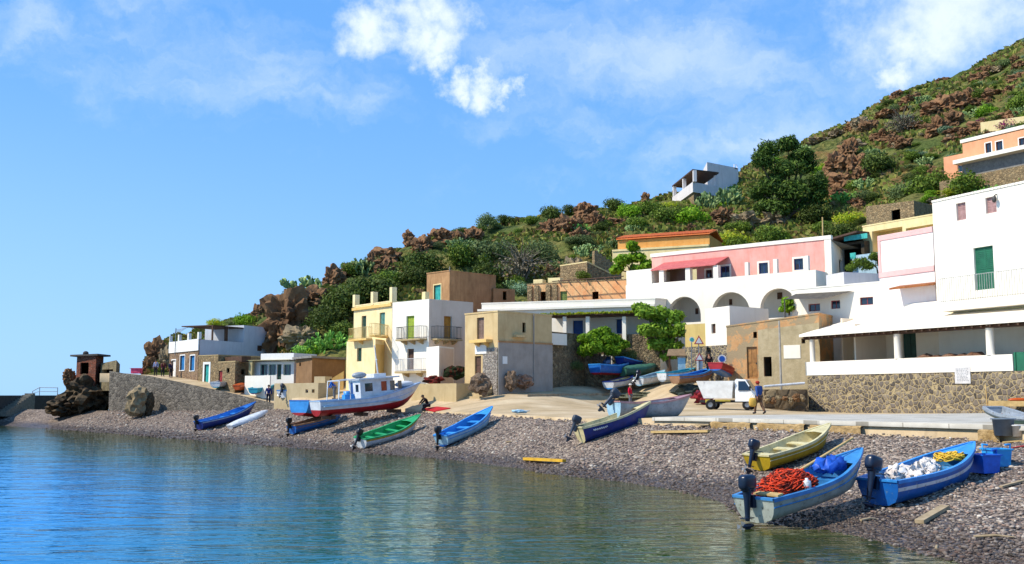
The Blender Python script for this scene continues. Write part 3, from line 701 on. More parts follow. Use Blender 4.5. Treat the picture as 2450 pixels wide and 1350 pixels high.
STN = masonry('dark_fieldstone', ['#544e48', '#746a60', '#8c8070', '#605850', '#7c7268', '#9a8c78'], '#b8a47c', 3.5, .10)
STN2 = masonry('tan_fieldstone', ['#9c8260', '#b39870', '#7d6a50', '#a58f6c', '#8e7a5c'], '#8a7656', 4.2, .05)
BRICKY = masonry('brick_and_stone', ['#9a6a4e', '#a87f5e', '#7f6350', '#b28e6c', '#8b5a44'], '#9c8468', 3.6, .05, 1.6)
BLUSH = paint('blue_shutter', '#2f7fb8', '#23649a', .6); GRNSH = paint('green_shutter', '#1f6a4c', '#185640', .6)
TEAL = paint('teal_paint', '#3fb0a4', '#2b8a86', .6); DKGRN = paint('dark_green_paint', '#26483a', '#183226', .6)
LIME = paint('lime_blind', '#a8bb3c', '#8c9c30', .7); ORB = paint('orange_blind', '#c0862f', '#9a6620', .7)
BROWND = paint('brown_door', '#5d4030', '#402a20', .7); BLUED = paint('blue_door', '#1f4f90', '#163c74', .6); REDW = paint('red_window_frame', '#9c3434', '#7a2626', .6)
PINK = stucco('pink_plaster', '#e09a8a', '#cf7868', .55, .6, .02, .5); PINKRED = stucco('pink_trim', '#e8b4ae', '#dca09a', .5)
SALMON = stucco('salmon_plaster', '#e0a078', '#c88058', .4, .8)
TILE = paint('orange_roof_tiles', '#ec8444', '#d46a32', .85, 2)
GRYROOF = paint('grey_roofing', '#8a867e', '#6a6660', .9)

# --- far end of the quay
b = Bld('stone_house', 'long stone house with white parapet and blue shutters at far end of quay', 'house', quadplan((404, 103), (473, 96.5), (652, 107)), 3.6, zat(473, 812, 96.5), masonry('brown_stone_house', ['#8a6f58', '#a3876a', '#7a6352', '#937a62', '#6f5a4c'], '#a58c6e', 3.4, .05))
b.opening(0, (431, 851, 442, 886), 'shutter', BLUSH, WHT); b.opening(0, (455, 851, 466, 887), 'shutter', BLUSH, WHT); b.opening(0, (411, 862, 420, 907), 'door', WHT, WHT)
F0 = b.F[0]; mb = MB(); za = F0.hit(440, 842)[1]; fbox(mb, F0, -.05, F0.L + .1, za, b.z1 + .05, .002, .10)
for q in range(4):
    u = F0.L * q / 3; fbox(mb, F0, max(0, u - .25), u + .1, b.z1 + .052, b.z1 + .7, -.2, .08)
b.part('parapet', mb, WHT)
F1 = b.F[1]; mb = MB(); fbox(mb, F1, .12, F1.L, b.z0, b.z1, .002, .04); WH2 = stucco('white_side_wall', '#c9ccd0', '#aaacb0', .4); b.part('side_render', mb, WH2)  # white painted side; its grey-blue shade is put into the colour
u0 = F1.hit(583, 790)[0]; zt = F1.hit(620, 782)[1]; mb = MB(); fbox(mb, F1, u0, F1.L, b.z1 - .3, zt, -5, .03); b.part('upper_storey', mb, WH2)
ua = F1.hit(510, 790)[0]; ub = u0 - .01; mb = MB(); fbox(mb, F1, ua, ub, zt - .35, zt - .25, -4, .0); fbox(mb, F1, ua, ua + .12, b.z1 + .01, zt - .36, -.2, -.05); fbox(mb, F1, ua + 2.0, ua + 2.25, b.z1 + .01, zt - .36, -.3, -.05); b.part('pergola', mb, DWOOD)
mb = MB(); u = F1.hit(620, 832)[0]; fbox(mb, F1, u - .35, u + .35, F1.hit(620, 840)[1], F1.hit(620, 827)[1], .042, .05); b.part('window', mb, BROWND)
b.finish()
b = Bld('small_house', 'low tan stone house with narrow turquoise door and white surround', 'house', backplan((474, 95.5), (521, 93.6), 5), 3.4, zat(497, 852, 94.5), STN2)
b.opening(0, (489, 872, 500, 918), 'door', TEAL, WHT, tw=.22); b.finish(coping=TAN)
b = Bld('stone_shed', 'tan stone shed with a dark doorway and round window beside the turquoise door house', 'shed', quadplan((521.5, 93.6), (562, 91), (598, 93.5)), 3.2, zat(562, 866, 91), STN2)
b.opening(0, (523, 887, 532, 913), 'door', REDW); b.opening(0, (542, 881, 549, 892), 'open'); b.opening(1, (577, 884, 587, 896), 'open')
mb = MB(); F0 = b.F[0]; fbox(mb, F0, 0, F0.L, b.z1 + .01, zat(562, 852, 91), -1.5, -.6); b.part('roof_wall', mb, DWOOD)
b.finish(coping=TAN)
b = Bld('kiosk', 'white flat roofed kiosk with pale green glazed front', 'kiosk', backplan((600, 92.5), (703, 90.5), 4), 3.1, zat(650, 866, 91.5), WHT)
for r in ((622, 872, 640, 898), (642, 872, 660, 898), (678, 872, 696, 898)): b.opening(0, r, 'window', paint('green_frame', '#8fb8a0', '#709a84'), mull=(1, 0))
b.opening(0, (662, 872, 673, 908), 'door', DKGRN)
F0 = b.F[0]; mb = MB(); fbox(mb, F0, F0.hit(632, 865)[0], F0.L + .3, b.z1 + .15, zat(665, 846, 91), -3, .5); b.part('roof_slab', mb, WHT)
mb = MB(); fbox(mb, F0, -.2, F0.L, b.z1 + .11, b.z1 + .16, -2, .8); fbox(mb, F0, .3, .7, b.z0, b.z1 + .1, .4, .7); b.part('canopy', mb, paint('canopy_edge', '#b8a878', '#998a60'))
b.finish()
b = Bld('brown_shed', 'brown plastered shed with thin grey roof slab behind the low quay wall', 'shed', quadplan((708, 89), (746, 85.5), (826, 90)), 3.0, zat(746, 857, 85.5), stucco('shed_brown', '#8c6c4c', '#6c5036', .7, 1.2, .06, .6))
b.opening(0, (716, 868, 720, 876), 'open'); mb = MB(); F0, F1 = b.F[0], b.F[1]
c = [Vector(p) for p in b.pts]; cc = sum(c, Vector((0, 0))) / 4; cp = [p + (p - cc).normalized() * .35 for p in c]
mb.hexa([(p.x, p.y, b.z1 + .02) for p in cp] + [(p.x, p.y, b.z1 + .2) for p in cp]); b.part('roof_slab', mb, GRYROOF); b.finish()

# --- yellow and white pair of houses
zt = zat(936, 722, 80.3)
b = Bld('yellow_house', 'pale yellow two storey house with stepped roof posts and green doors', 'house', quadplan((844, 85), (936, 80.3), (1000, 84)), 3.0, zt, YEL)
b.opening(0, (865, 756, 876, 811), 'door', DKGRN); b.opening(0, (908, 748, 921, 802), 'door', paint('pale_green_door', '#5f8a80', '#3c6a5c'))
F0 = b.F[0]; cor = MB(); fbox(cor, F0, -.1, F0.L + .05, zt - .35, zt - .12, .002, .16); b.part('cornice', cor, OCHRE)
for (xa, xb, yt) in ((845, 855, 706), (888, 897, 699), (933, 945, 688)):
    mb = MB(); u = F0.hit(xa, 722)[0]; fbox(mb, F0, u, u + .38, zt - .05, F0.hit(xa, yt)[1], -.4, .05); b.part('roof_post', mb, YEL)
b.finish(coping=YEL)
fr = quadplan((828, 83.6), (897, 79.6), (938, 82.6))
b2 = Bld('yellow_annex', 'lower yellow block with two small balconies stepping out under the yellow house', 'house', fr, 2.8, zat(860, 813, 80.5), YEL)
b2.opening(0, (854, 833, 865, 865), 'shutter', DKGRN)
b2.balcony(0, 832, 876, 811, .55, .14, .9, OCHRE, paint('pale_rail', '#c8b070', '#a89050'), 1)
F1 = b2.F[1]; b2.balcony(1, 897, 930, 803, .5, .14, .9, OCHRE, paint('pale_rail', '#c8b070', '#a89050'), 0)
mb = MB(); fbox(mb, F1, .02, F1.L, b2.z0, b2.z1 - .4, .002, .02); b2.part('side_render', mb, OCHRE)  # ochre sheet puts the orange shade of this side into its colour
b2.finish()
zc = zat(1025, 717, 77)
WHT2 = stucco('bright_white_wash', '#ece4d4', '#d2c7b2', .35, .8, .015, .25); WPK = stucco('pinkish_white_wash', '#dcc6b0', '#b99c80', .4, .7, .015, .35)  # second wash has the warm shade of right-hand faces in its colour
b = Bld('white_house', 'tall white corner house with lime green and orange balcony doors', 'house', quadplan((937, 79.6), (1025, 76.5), (1131, 79.5)), 3.0, zc, WHT2)
b.opening(0, (972, 756, 991, 812), 'shutter', LIME); b.opening(0, (974, 835, 990, 887), 'shutter', BROWND)
b.opening(1, (1062, 757, 1081, 811), 'shutter', ORB)
b.balcony(0, 946, 1004, 811, .75, .12, .95, TAN, IRON, 3); b.balcony(0, 944, 1008, 888, .75, .16, .95, TAN, paint('white_rail', '#cfcfd0', '#aaaaac'), 2)
b.balcony(1, 1046, 1107, 811, .75, .12, .95, TAN, IRON, 3)
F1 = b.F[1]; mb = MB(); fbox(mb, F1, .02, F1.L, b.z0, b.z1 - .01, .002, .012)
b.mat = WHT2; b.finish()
mb = MB(); wall_face(mb, Fac(Vector(F1.P) + F1.n * .012, Vector(F1.Q) + F1.n * .012), b.z0, b.z1 - .02, b.holes[1]); b.part('side_render', mb, WPK)  # pinkish sheet over the right face, its shade painted in
F0 = b.F[0]; mb = MB(); u = F0.hit(1000, 717)[0]; fbox(mb, F0, u, u + .4, b.z1 + .01, F0.hit(1000, 698)[1], -.8, -.4); b.part('chimney', mb, CREAM)
b = Bld('white_porch', 'plain white outbuilding standing against the tall white corner house', 'outbuilding', quadplan((1020, 75.3), (1050, 73.3), (1086, 75.8)), 2.8, zat(1050, 828, 73.3), WHT2)
F1 = b.F[1]; mb = MB(); fbox(mb, F1, .12, F1.L - .15, b.z0 + .6, b.z1 - .12, .002, .03); b.part('panel', mb, WPK)  # thin sheet painting the pinkish shade onto this face
b.finish()
# --- brown house behind
b = Bld('brown_house', 'tall brown plastered house with a teal shutter rising behind the white house', 'house', quadplan((1019, 95), (1074, 92), (1186, 100)), 4.5, zat(1074, 649, 92), BRN, ztops=[zat(1019, 656, 95), zat(1074, 649, 92), zat(1186, 661, 100), zat(1130, 661, 103)])
b.opening(0, (1038, 682, 1055, 724), 'shutter', TEAL, CREAM); b.finish(coping=BRN)
mb = MB(); p = plan(1074, 92); mb.tube([(p[0], p[1], zat(1074, 650, 92)), (p[0], p[1], zat(1074, 638, 92))], .05); b.part('chimney_pipe', mb, GRYROOF)
b = Bld('brown_annex', 'low brown annex running back from the tall brown house', 'annex', backplan((1180, 99), (1232, 100), 5), 4.5, zat(1200, 690, 99), BRN); b.opening(0, (1203, 697, 1212, 718), 'open'); b.finish()
# --- beige corner house
zc = zat(1191, 747, 70); z0 = 2.5
b = Bld('beige_house', 'beige corner house with a tiny balcony and crumbling grey lower wall', 'house', quadplan((1112, 72.5), (1191, 69.8), (1321, 73.5)), z0, zc, BEIGE)
b.opening(0, (1141, 760, 1158, 811), 'shutter', paint('faded_brown_shutter', '#8a7060', '#6c5648')); b.opening(0, (1136, 852, 1151, 895), 'door', BROWND)
b.opening(1, (1250, 772, 1258, 796), 'open')
b.balcony(0, 1122, 1163, 813, .6, .2, 0, OCHRE, corb=2)
F0, F1 = b.F[0], b.F[1]; mb = MB(); u = F0.hit(1156, 850)[0]; wall_face(mb, Fac(Vector(F0.P) + F0.n * .04, Vector(F0.Q) + F0.n * .04), z0, F0.hit(1180, 832)[1], [], ua=u); b.part('stone_base', mb, masonry('rubble_grey', ['#9a9088', '#b0a698', '#857b72'], '#8d8378', 4.6, .04))
mb = MB(); fbox(mb, F1, .02, F1.L, z0, F1.hit(1250, 822)[1], .002, .06); b.part('grey_render', mb, GREYP)
mb = MB(); fbox(mb, F1, 0, F1.L, F1.hit(1250, 822)[1] + .002, F1.hit(1250, 818)[1], .002, .1); b.part('string_course', mb, BRN)
mb = MB(); fbox(mb, F1, F1.hit(1226, 804)[0], F1.hit(1252, 804)[0], F1.hit(1240, 808)[1], F1.hit(1240, 802)[1], .002, .4); b.part('ledge', mb, BEIGE)
mb = MB(); u = F1.hit(1275, 800)[0]; mb.tube([F1.pt(u, F1.hit(1275, 912)[1], .1), F1.pt(u, F1.hit(1275, 752)[1], .1)], .05); b.part('drainpipe', mb, GREYP)
mb = MB(); fbox(mb, F0, F0.hit(1138, 835)[0], F0.hit(1165, 835)[0], F0.hit(1150, 847)[1], F0.hit(1150, 826)[1], .03, .06); b.part('awning_sheet', mb, WHT)
b.finish(coping=BEIGE)
s_ = F1; mb = MB(); u0, u1, v0, v1 = s_.rect((1201, 853, 1212, 871)); fbox(mb, s_, u0, u1, v0, v1, .062, .085)
o = mb.build('notice', WHT, None, s_.pt(u0, v0, .07)); tag(o, 'small white notice fixed to the grey wall of the beige house', 'notice')
# --- long white house with vine pergola
zr = zat(1560, 716, 80)
b = Bld('long_white_house', 'long low white house with blue doors under a vine covered pergola', 'house', quadplan((1152, 84), (1330, 81.5), (1565, 79), ) if False else backplan((1152, 84.5), (1570, 79.5), 8), 5.0, zat(1500, 718, 80.3), WHT2, ztops=[zat(1152, 728, 84.5), zat(1570, 716, 79.5), zat(1570, 716, 79.5) + .6, zat(1152, 728, 84.5) + .6])
b.opening(0, (1371, 767, 1395, 800), 'door', BLUED, WHT); b.opening(0, (1475, 764, 1491, 798), 'door', BLUED, WHT)
F0 = b.F[0]
mb = MB(); wu = F0.hit(1330, 760)[0]
for x in (1352, 1407, 1494): u = F0.hit(x, 780, 2.4)[0]; mb = MB(); mb.box(F0.pt(u, (F0.hit(x, 758, 2.4)[1] + 7.4) / 2, 2.4), (.3, .3, F0.hit(x, 758, 2.4)[1] - 7.4), math.atan2(F0.u.y, F0.u.x)); b.part('pillar', mb, WHT2)
mb = MB(); zp = F0.hit(1400, 755, 2.4)[1]
for k in range(64): u = wu + (F0.L - wu) * k / 64; fbox(mb, F0, u, u + (F0.L - wu) / 64 - .02, zp, zp + .05 + .03 * (k % 2), .01, 2.8)
fbox(mb, F0, wu, F0.L, zp - .14, zp - .01, 2.3, 2.45); b.part('pergola', mb, DWOOD)
mb = MB(); fbox(mb, F0, -.3, F0.L, F0.hit(1300, 741)[1], F0.hit(1300, 736)[1], .003, .25); b.part('eave', mb, WHT2)
b.finish(coping=WHT2); LONG = b; ZPERG = zp; WU = wu
mb = MB(); a = plan(1300, 77.5); c2 = plan(1357, 77.8); Ft = Fac(a, c2)
# terrace of the long house with its retaining wall
b = Bld('terrace_wall', 'high rough retaining wall carrying the terrace of the long white house', 'wall', [plan(1318, 74.5), plan(1400, 78.5), plan(1580, 77.5), plan(1580, 86), plan(1318, 84)], 2.5, zat(1400, 801, 78.5), masonry('terrace_stone', ['#84725a', '#9c876a', '#6e604c', '#ac9876'], '#75664e', 4.0, .05))
b.opening(1, (1438, 852, 1462, 885), 'door', BLUED, WHT); b.finish(roofdrop=.02)
b2 = Fac(plan(1300, 73.6), plan(1357, 75.6)); mb = MB(); v0 = b2.hit(1330, 825)[1]; v1 = b2.hit(1330, 798)[1]
fbox(mb, b2, 0, b2.L, v0, v0 + .15, -3, 0); fbox(mb, b2, 0, b2.L, v0 + .152, v1, -.15, 0); fbox(mb, b2, 0, .15, v0 + .152, v1, -3, -.152); fbox(mb, b2, b2.L - .15, b2.L, v0 + .152, v1, -3, -.152)
o = mb.build('white_balcony', WHT2, None, b2.pt(0, v0, 0)); tag(o, 'boxy white balcony jutting out over the dark retaining wall', 'balcony')
# --- ruined orange building behind
RUST = stucco('flaking_orange_plaster', '#dfb07c', '#cf7c4c', .8, .7, .05, .6, patch='#a78a62', patch_at=.57)
b = Bld('ruined_building', 'roofless ruined building with flaking orange plaster above the long white house', 'ruin', backplan((1262, 94), (1501, 90), 5), 6, zat(1380, 677, 92), RUST, ztops=[zat(1262, 682, 94), zat(1501, 670, 90), zat(1501, 670, 90) - .3, zat(1262, 682, 94) - .3])
for r in ((1293, 698, 1307, 722), (1417, 698, 1432, 716)): b.opening(0, r, 'open')
b.opening(0, (1340, 697, 1357, 722), 'shutter', paint('mossy_board', '#7a8a3c', '#58662c'))
F0 = b.F[0]; mb = MB()
for x in (1268, 1284, 1312, 1328): u = F0.hit(x, 700)[0]; fbox(mb, F0, u - .18, u + .25, 8, b.zt[0] - .1, .002, .2)
b.part('buttress', mb, STN2)
for (xa, ya, xb, yb) in ((1273, 668, 1295, 682), (1308, 664, 1337, 680)):
    mb = MB(); u0, u1, v0, v1 = F0.rect((xa, ya, xb, yb)); fbox(mb, F0, u0, u1, v0, v1, -1.2, -.3); b.part('chimney', mb, CREAM)
mb = MB()
for k in range(7):
    u = F0.hit(1335 + k * 22, 684)[0]; mb.tube([F0.pt(u, b.zt[0] + .3, -.1), F0.pt(u + .9, b.zt[0] - .5 + .1 * (k % 3), 1.3)], .045, 5)
mb.tube([F0.pt(F0.hit(1330, 684)[0], b.zt[0] + .1, .9), F0.pt(F0.hit(1500, 684)[0], b.zt[0] + .25, .9)], .05, 5); b.part('roof_pole', mb, DWOOD)
b.finish(coping=STN2)
# --- arcaded pink house
PD0, PD1 = 86.5, 75.5
ta, tb = zat(1503, 647, PD0), zat(1960, 651, PD1)
a, c2 = plan(1500, PD0), plan(1960, PD1); Fx = Fac(a, c2); tz = Fx.hit(1720, 665)[1]
pk = [a, c2, tuple(Vector(c2) - Fx.n * 9), tuple(Vector(a) - Fx.n * 9)]
b = Bld('arcaded_house', 'white arcaded house with a pink upper storey and red awning', 'house', pk, 4.0, tz, WHT2)
F0 = b.F[0]
for (x0, x1, yt) in ((1597, 1677, 710), (1703, 1795, 699), (1820, 1908, 690)):
    u0 = F0.hit(x0, 770)[0]; u1 = F0.hit(x1, 770)[0]; v1 = F0.hit((x0 + x1) / 2, yt)[1]; v0 = F0.hit(1640, 772)[1]
    b.holes[0].append((u0, u1, v0, v1, True, .5))
# loggia behind the arches
ul, ur, vl = F0.hit(1580, 770)[0], F0.hit(1925, 770)[0], F0.hit(1640, 772)[1]
mb = MB(); mb.add([F0.pt(ul, vl, -.5), F0.pt(ur, vl, -.5), F0.pt(ur, vl, -3.2), F0.pt(ul, vl, -3.2)], [(0, 1, 2, 3)])
inner = Fac(F0.pt(ul, 0, -3.2)[:2], F0.pt(ur, 0, -3.2)[:2]); wall_face(mb, inner, vl, tz - .3, [])
mb.add([F0.pt(ul, vl, -.5), F0.pt(ul, vl, -3.2), F0.pt(ul, tz - .3, -3.2), F0.pt(ul, tz - .3, -.5)], [(0, 1, 2, 3)]); mb.add([F0.pt(ur, vl, -.5), F0.pt(ur, vl, -3.2), F0.pt(ur, tz - .3, -3.2), F0.pt(ur, tz - .3, -.5)], [(0, 1, 2, 3)])
mb.add([F0.pt(ul, tz - .3, -.5), F0.pt(ur, tz - .3, -.5), F0.pt(ur, tz - .3, -3.2), F0.pt(ul, tz - .3, -3.2)], [(0, 1, 2, 3)]); b.part('loggia', mb, WHT)
for (x0, y0, x1, y1) in ((1664, 738, 1671, 752), (1860, 700, 1872, 716), (1745, 716, 1752, 730)):
    mb = MB(); q = inner.rect((x0, y0, x1, y1)); fbox(mb, inner, *q, .003, .04); b.part('window', mb, BROWND)
# pink storey, set back
c3 = plan(1989, 78); Pk = Fac(F0.pt(F0.hit(1560, 640, -2.2)[0], 0, -2.2)[:2], F0.pt(F0.hit(1989, 620, -2.2)[0], 0, -2.2)[:2])
ztop = Pk.hit(1989, 574)[1]; zl = Pk.hit(1590, 611)[1]; ztop = (ztop + zl) / 2
hol = []
pm = MB()
wins = [(1724, 637, 1746, 665), (1816, 629, 1838, 655), (1900, 619, 1922, 646), (1689, 646, 1704, 665)]
def sub_window(bb, FF, r, frame, trim, tw=.14):
    u0, u1, v0, v1 = FF.rect(r); hol.append((u0, u1, v0, v1)); mb = MB(); f = .06; d = -.1
    fbox(mb, FF, u0, u0 + f, v0, v1, d - .05, d); fbox(mb, FF, u1 - f, u1, v0, v1, d - .05, d); fbox(mb, FF, u0 + f, u1 - f, v0, v0 + f, d - .05, d); fbox(mb, FF, u0 + f, u1 - f, v1 - f, v1, d - .05, d); c = (u0 + u1) / 2; fbox(mb, FF, c - .02, c + .02, v0 + f, v1 - f, d - .045, d - .005)
    o = bb.part('window', mb, frame); g = MB(); fbox(g, FF, u0 + .03, u1 - .03, v0 + .03, v1 - .03, d - .035, d - .03); bb.part('pane', g, GL, o)
    if trim:
        t = MB(); fbox(t, FF, u0 - tw, u0, v0 - tw, v1 + tw, .001, .04); fbox(t, FF, u1, u1 + tw, v0 - tw, v1 + tw, .001, .04); fbox(t, FF, u0, u1, v1, v1 + tw, .001, .04); fbox(t, FF, u0, u1, v0 - tw, v0, .001, .04); bb.part('surround', t, trim, o)
for w in wins: sub_window(b, Pk, w, BLUED if w[0] > 1710 else BROWND, WHT2)
PkN = stucco('pink_front', '#e4aa9c', '#d07c6c', .6, .6, .02, .7, patch='#e6cfc2', patch_at=.66)
uA = Pk.hit(1586, 650)[0]; uB = Pk.hit(1640, 650)[0]; hol.append((uA, uB, tz - .2, Pk.hit(1610, 645)[1])); uA = Pk.hit(1650, 650)[0]; uB = Pk.hit(1667, 650)[0]; hol.append((uA, uB, tz - .2, Pk.hit(1658, 644)[1]))
wall_face(pm, Pk, tz - .3, ztop, hol, .14); o = b.part('upper_wall', pm, PkN)
Rk = Fac(Pk.Q, plan(2031, 83.5)); mb = MB(); wall_face(mb, Rk, 8, ztop, [(Rk.hit(2008, 640)[0], Rk.hit(2015, 640)[0], Rk.hit(2010, 660)[1], Rk.hit(2010, 622)[1])], z1b=Rk.hit(2031, 600)[1]); b.part('side_wall', mb, WHT2)
mb = MB(); mb.add([Pk.pt(0, ztop - .05, 0), Pk.pt(Pk.L, ztop - .05, 0), Pk.pt(Pk.L, ztop - .05, -6), Pk.pt(0, ztop - .05, -6)], [(0, 1, 2, 3)]); b.part('upper_roof', mb, GRYROOF)
mb = MB(); wall_face(mb, Fac(Pk.pt(0, 0, -6)[:2], Pk.pt(0, 0, 0)[:2]), tz - .3, ztop); b.part('end_wall', mb, PkN)
mb = MB(); fbox(mb, Pk, -.1, Pk.L + .05, ztop, ztop + .3, -.3, .08); b.part('coping', mb, WHT2)
mb = MB(); fbox(mb, Pk, Pk.L - .5, Pk.L + .04, tz - 1.5, ztop - .002, .002, .05); b.part('corner_trim', mb, WHT2)
for (x0, x1, y0) in ((1782, 1790, 628), (1850, 1859, 620), (1926, 1934, 612), (1709, 1716, 640)):
    mb = MB(); u0 = F0.hit(x0, 650, -.1)[0]; u1 = F0.hit(x1, 650, -.1)[0]; fbox(mb, F0, u0, u1, tz + .005, F0.hit(x0, y0, -.1)[1], -.45, -.12); b.part('terrace_post', mb, WHT2)
# awning
u0 = F0.hit(1556, 640, .1)[0]; u1 = F0.hit(1712, 640, .1)[0]; va = Pk.hit(1640, 624)[1]; vb = F0.hit(1640, 641, .1)[1]
mb = MB(); fbox(mb, F0, u0, u1, va - .07, va, -2.15, .1, v1b=vb + .07, v0b=vb); AW = paint('red_awning', '#c46660', '#ac504c', .8); b.part('awning', mb, AW)
for x in (1582, 1645, 1712): mb = MB(); u = F0.hit(x, 660, 0)[0]; fbox(mb, F0, u - .22, u + .22, tz + .005, vb - .01, -.45, -.02); b.part('terrace_post', mb, WHT2)
mb = MB(); mb.add([F0.pt(0, tz - .02, -.3), F0.pt(F0.L, tz - .02, -.3), F0.pt(F0.L, tz - .02, -9), F0.pt(0, tz - .02, -9)], [(0, 1, 2, 3)]); b.part('terrace_floor', mb, TAN)
b.finish(coping=None, roofdrop=.6); ARC = b
mb = MB(); u0 = F0.hit(1500, 690)[0]; u1 = F0.hit(1560, 690)[0]; fbox(mb, F0, u0, u1, 8, F0.hit(1530, 646)[1], -3, .05)
o = mb.build('white_wall', WHT2, None, F0.pt(0, 8, 0)); tag(o, 'blank white wall block at the end of the arcaded house', 'wall')
# --- white annex in front of the arches
b = Bld('white_block', 'small cubic white house with one brown window below the middle arch', 'house', quadplan((1690, 73.5), (1749, 71), (1843, 73.5)), 3.5, zat(1749, 732, 71), WHT2)
b.opening(0, (1702, 775, 1712, 798), 'shutter', BROWND); b.finish()
b = Bld('yellow_wall', 'pale yellow plaster wall beside the cubic white house', 'wall', backplan((1641, 76), (1692, 74.5), 4), 3.5, zat(1665, 775, 75), stucco('dull_yellow', '#c8b070', '#a8905a', .5)); b.finish()
b = Bld('dark_stone_wall', 'dark rubble wall below the cubic white house', 'wall', backplan((1640, 74), (1742, 70.6), 2.5), 3.0, zat(1690, 828, 72), STN); b.opening(0, (1690, 832, 1701, 868), 'open'); b.finish()
# --- orange stone ruin on the square
z0 = 2.0; OR = stucco('orange_rubble_plaster', '#c89c6c', '#b07a4c', .7, 1.6, .1, .5, patch='#a08c6c', patch_at=.50); GB = stucco('rough_grey_beige_render', '#b8a684', '#948460', .8, 2.2, .1, .5)
b = Bld('old_stone_house', 'half ruined orange and grey rendered house behind the white truck', 'house', backplan((1741, 70.5), (1964, 66.8), 8), z0, zat(1741, 783, 70.5), OR, ztops=[zat(1741, 783, 70.5), zat(1964, 752, 66.8), zat(1964, 752, 66.8), zat(1741, 783, 70.5)])
b.opening(0, (1787, 830, 1812, 906), 'door', paint('weathered_orange_door', '#a8763c', '#7c5428')); b.opening(0, (1828, 854, 1847, 901), 'open'); b.opening(0, (1802, 794, 1811, 809), 'open'); b.opening(0, (1918, 810, 1927, 822), 'open')
b.finish(coping=OR)
F0 = b.F[0]; mb = MB(); ua = F0.hit(1815, 850)[0]; wall_face(mb, Fac(Vector(F0.P) + F0.n * .05, Vector(F0.Q) + F0.n * .05), z0, F0.hit(1815, 790)[1], [h[:4] for h in b.holes[0] if h[0] > ua], ua=ua, z1b=F0.hit(1964, 772)[1], reveal=.05); b.part('render_patch', mb, GB)
mb = MB(); u0, u1, v0, v1 = F0.rect((1876, 826, 1916, 858)); fbox(mb, F0, u0, u1, v0, v1, .055, .09); o = mb.build('white_board', WHT2, None, F0.pt(u0, v0, .06)); tag(o, 'blank white board mounted on the rough beige wall', 'board')
p = plan(1868, 65.5); zb = 2.9; mb = MB(); mb.tube([(p[0], p[1], zb - .4), (p[0], p[1], zat(1868, 768, 65.5))], [.09, .06], 8); mb.box((p[0], p[1], zb), (.5, .5, .5)); o = mb.build('utility_pole', paint('pale_pole', '#b0a89a', '#8c8478'), None, (p[0], p[1], zb - .4)); tag(o, 'thin pale utility pole in front of the rough beige wall', 'pole')
# --- white house with red windows
b = Bld('red_window_house', 'low white house with three red framed windows under a dark net awning', 'house', backplan((1900, 71.5), (2136, 66.3), 6), 4.5, zat(1904, 696, 71.5), WHT2)
b.z1 = b.F[0].hit(2020, 684)[1]; b.zt = [b.z1] * 4
for r in ((1934, 727, 1962, 745), (1987, 719, 2010, 739), (2057, 711, 2089, 730)): b.opening(0, r, 'window', REDW, tw=.08, mull=(1, 0))
F0 = b.F[0]; mb = MB(); za = b.z1 - .3
u0 = F0.hit(1905, 710)[0]; u1 = F0.hit(2044, 700)[0]; mb.add([F0.pt(u0, za, .05), F0.pt(u1, za - .1, .05), F0.pt((u0 + u1) / 2 + .8, za - .65, 1.6), F0.pt(F0.hit(1877, 716, 3)[0], F0.hit(1877, 716, 3)[1], 3.0)], [(0, 1, 2, 3)]); 
b.part('net_awning', mb, paint('dark_shade_net', '#5c5448', '#403a32', .9))
mb = MB(); mb.tube([F0.pt(F0.hit(1877, 716, 3)[0], 6.5, 3), F0.pt(F0.hit(1877, 716, 3)[0], F0.hit(1877, 716, 3)[1], 3)], .05); b.part('awning_post', mb, IRON)
b.finish(coping=WHT2)
b = Bld('grey_roof_room', 'plain greyish white room on the flat roof behind the red window house', 'house', quadplan((1985, 74.5), (2028, 72.5), (2150, 74)), 6, zat(2028, 651, 72.5), stucco('greyish_white', '#c9c6c6', '#a9a6a4', .4)); b.finish()
# porch with wooden awning
b = Bld('porch_room', 'open porch room with brown wooden canopy and pink framed door', 'porch', backplan((2137, 66.2), (2240, 63.4), 5), 6, zat(2190, 676, 65), stucco('porch_cream', '#e6c8a0', '#cca878', .4))
F0 = b.F[0]; u0, u1 = F0.hit(2152, 700)[0], F0.hit(2236, 700)[0]; v0 = F0.hit(2190, 728)[1]; v1 = F0.hit(2190, 690)[1]; b.holes[0].append((u0, u1, v0, v1, False, .3))
inner = Fac(F0.pt(u0, 0, -2.6)[:2], F0.pt(u1, 0, -2.6)[:2]); mb = MB(); wall_face(mb, inner, v0, v1); mb.add([F0.pt(u0, v0, -.3), F0.pt(u1, v0, -.3), F0.pt(u1, v0, -2.6), F0.pt(u0, v0, -2.6)], [(0, 1, 2, 3)]); mb.add([F0.pt(u0, v1, -.3), F0.pt(u1, v1, -.3), F0.pt(u1, v1, -2.6), F0.pt(u0, v1, -2.6)], [(0, 1, 2, 3)]); mb.add([F0.pt(u1, v0, -.3), F0.pt(u1, v1, -.3), F0.pt(u1, v1, -2.6), F0.pt(u1, v0, -2.6)], [(0, 1, 2, 3)]); b.part('recess', mb, stucco('porch_cream', '#e6c8a0', '#cca878'))
for r, m_ in (((2152, 700, 2160, 728), PINKRED), ((2178, 695, 2184, 728), PINKRED)): mb = MB(); q = F0.rect(r, 0.05); fbox(mb, F0, *q, -.1, .05); b.part('post', mb, m_)
mb = MB(); q = inner.rect((2162, 700, 2173, 728)); fbox(mb, inner, *q, .003, .05); b.part('window', mb, BLUED)
mb = MB(); q = inner.rect((2215, 704, 2233, 732)); fbox(mb, inner, *q, .003, .05); b.part('door', mb, BROWND)
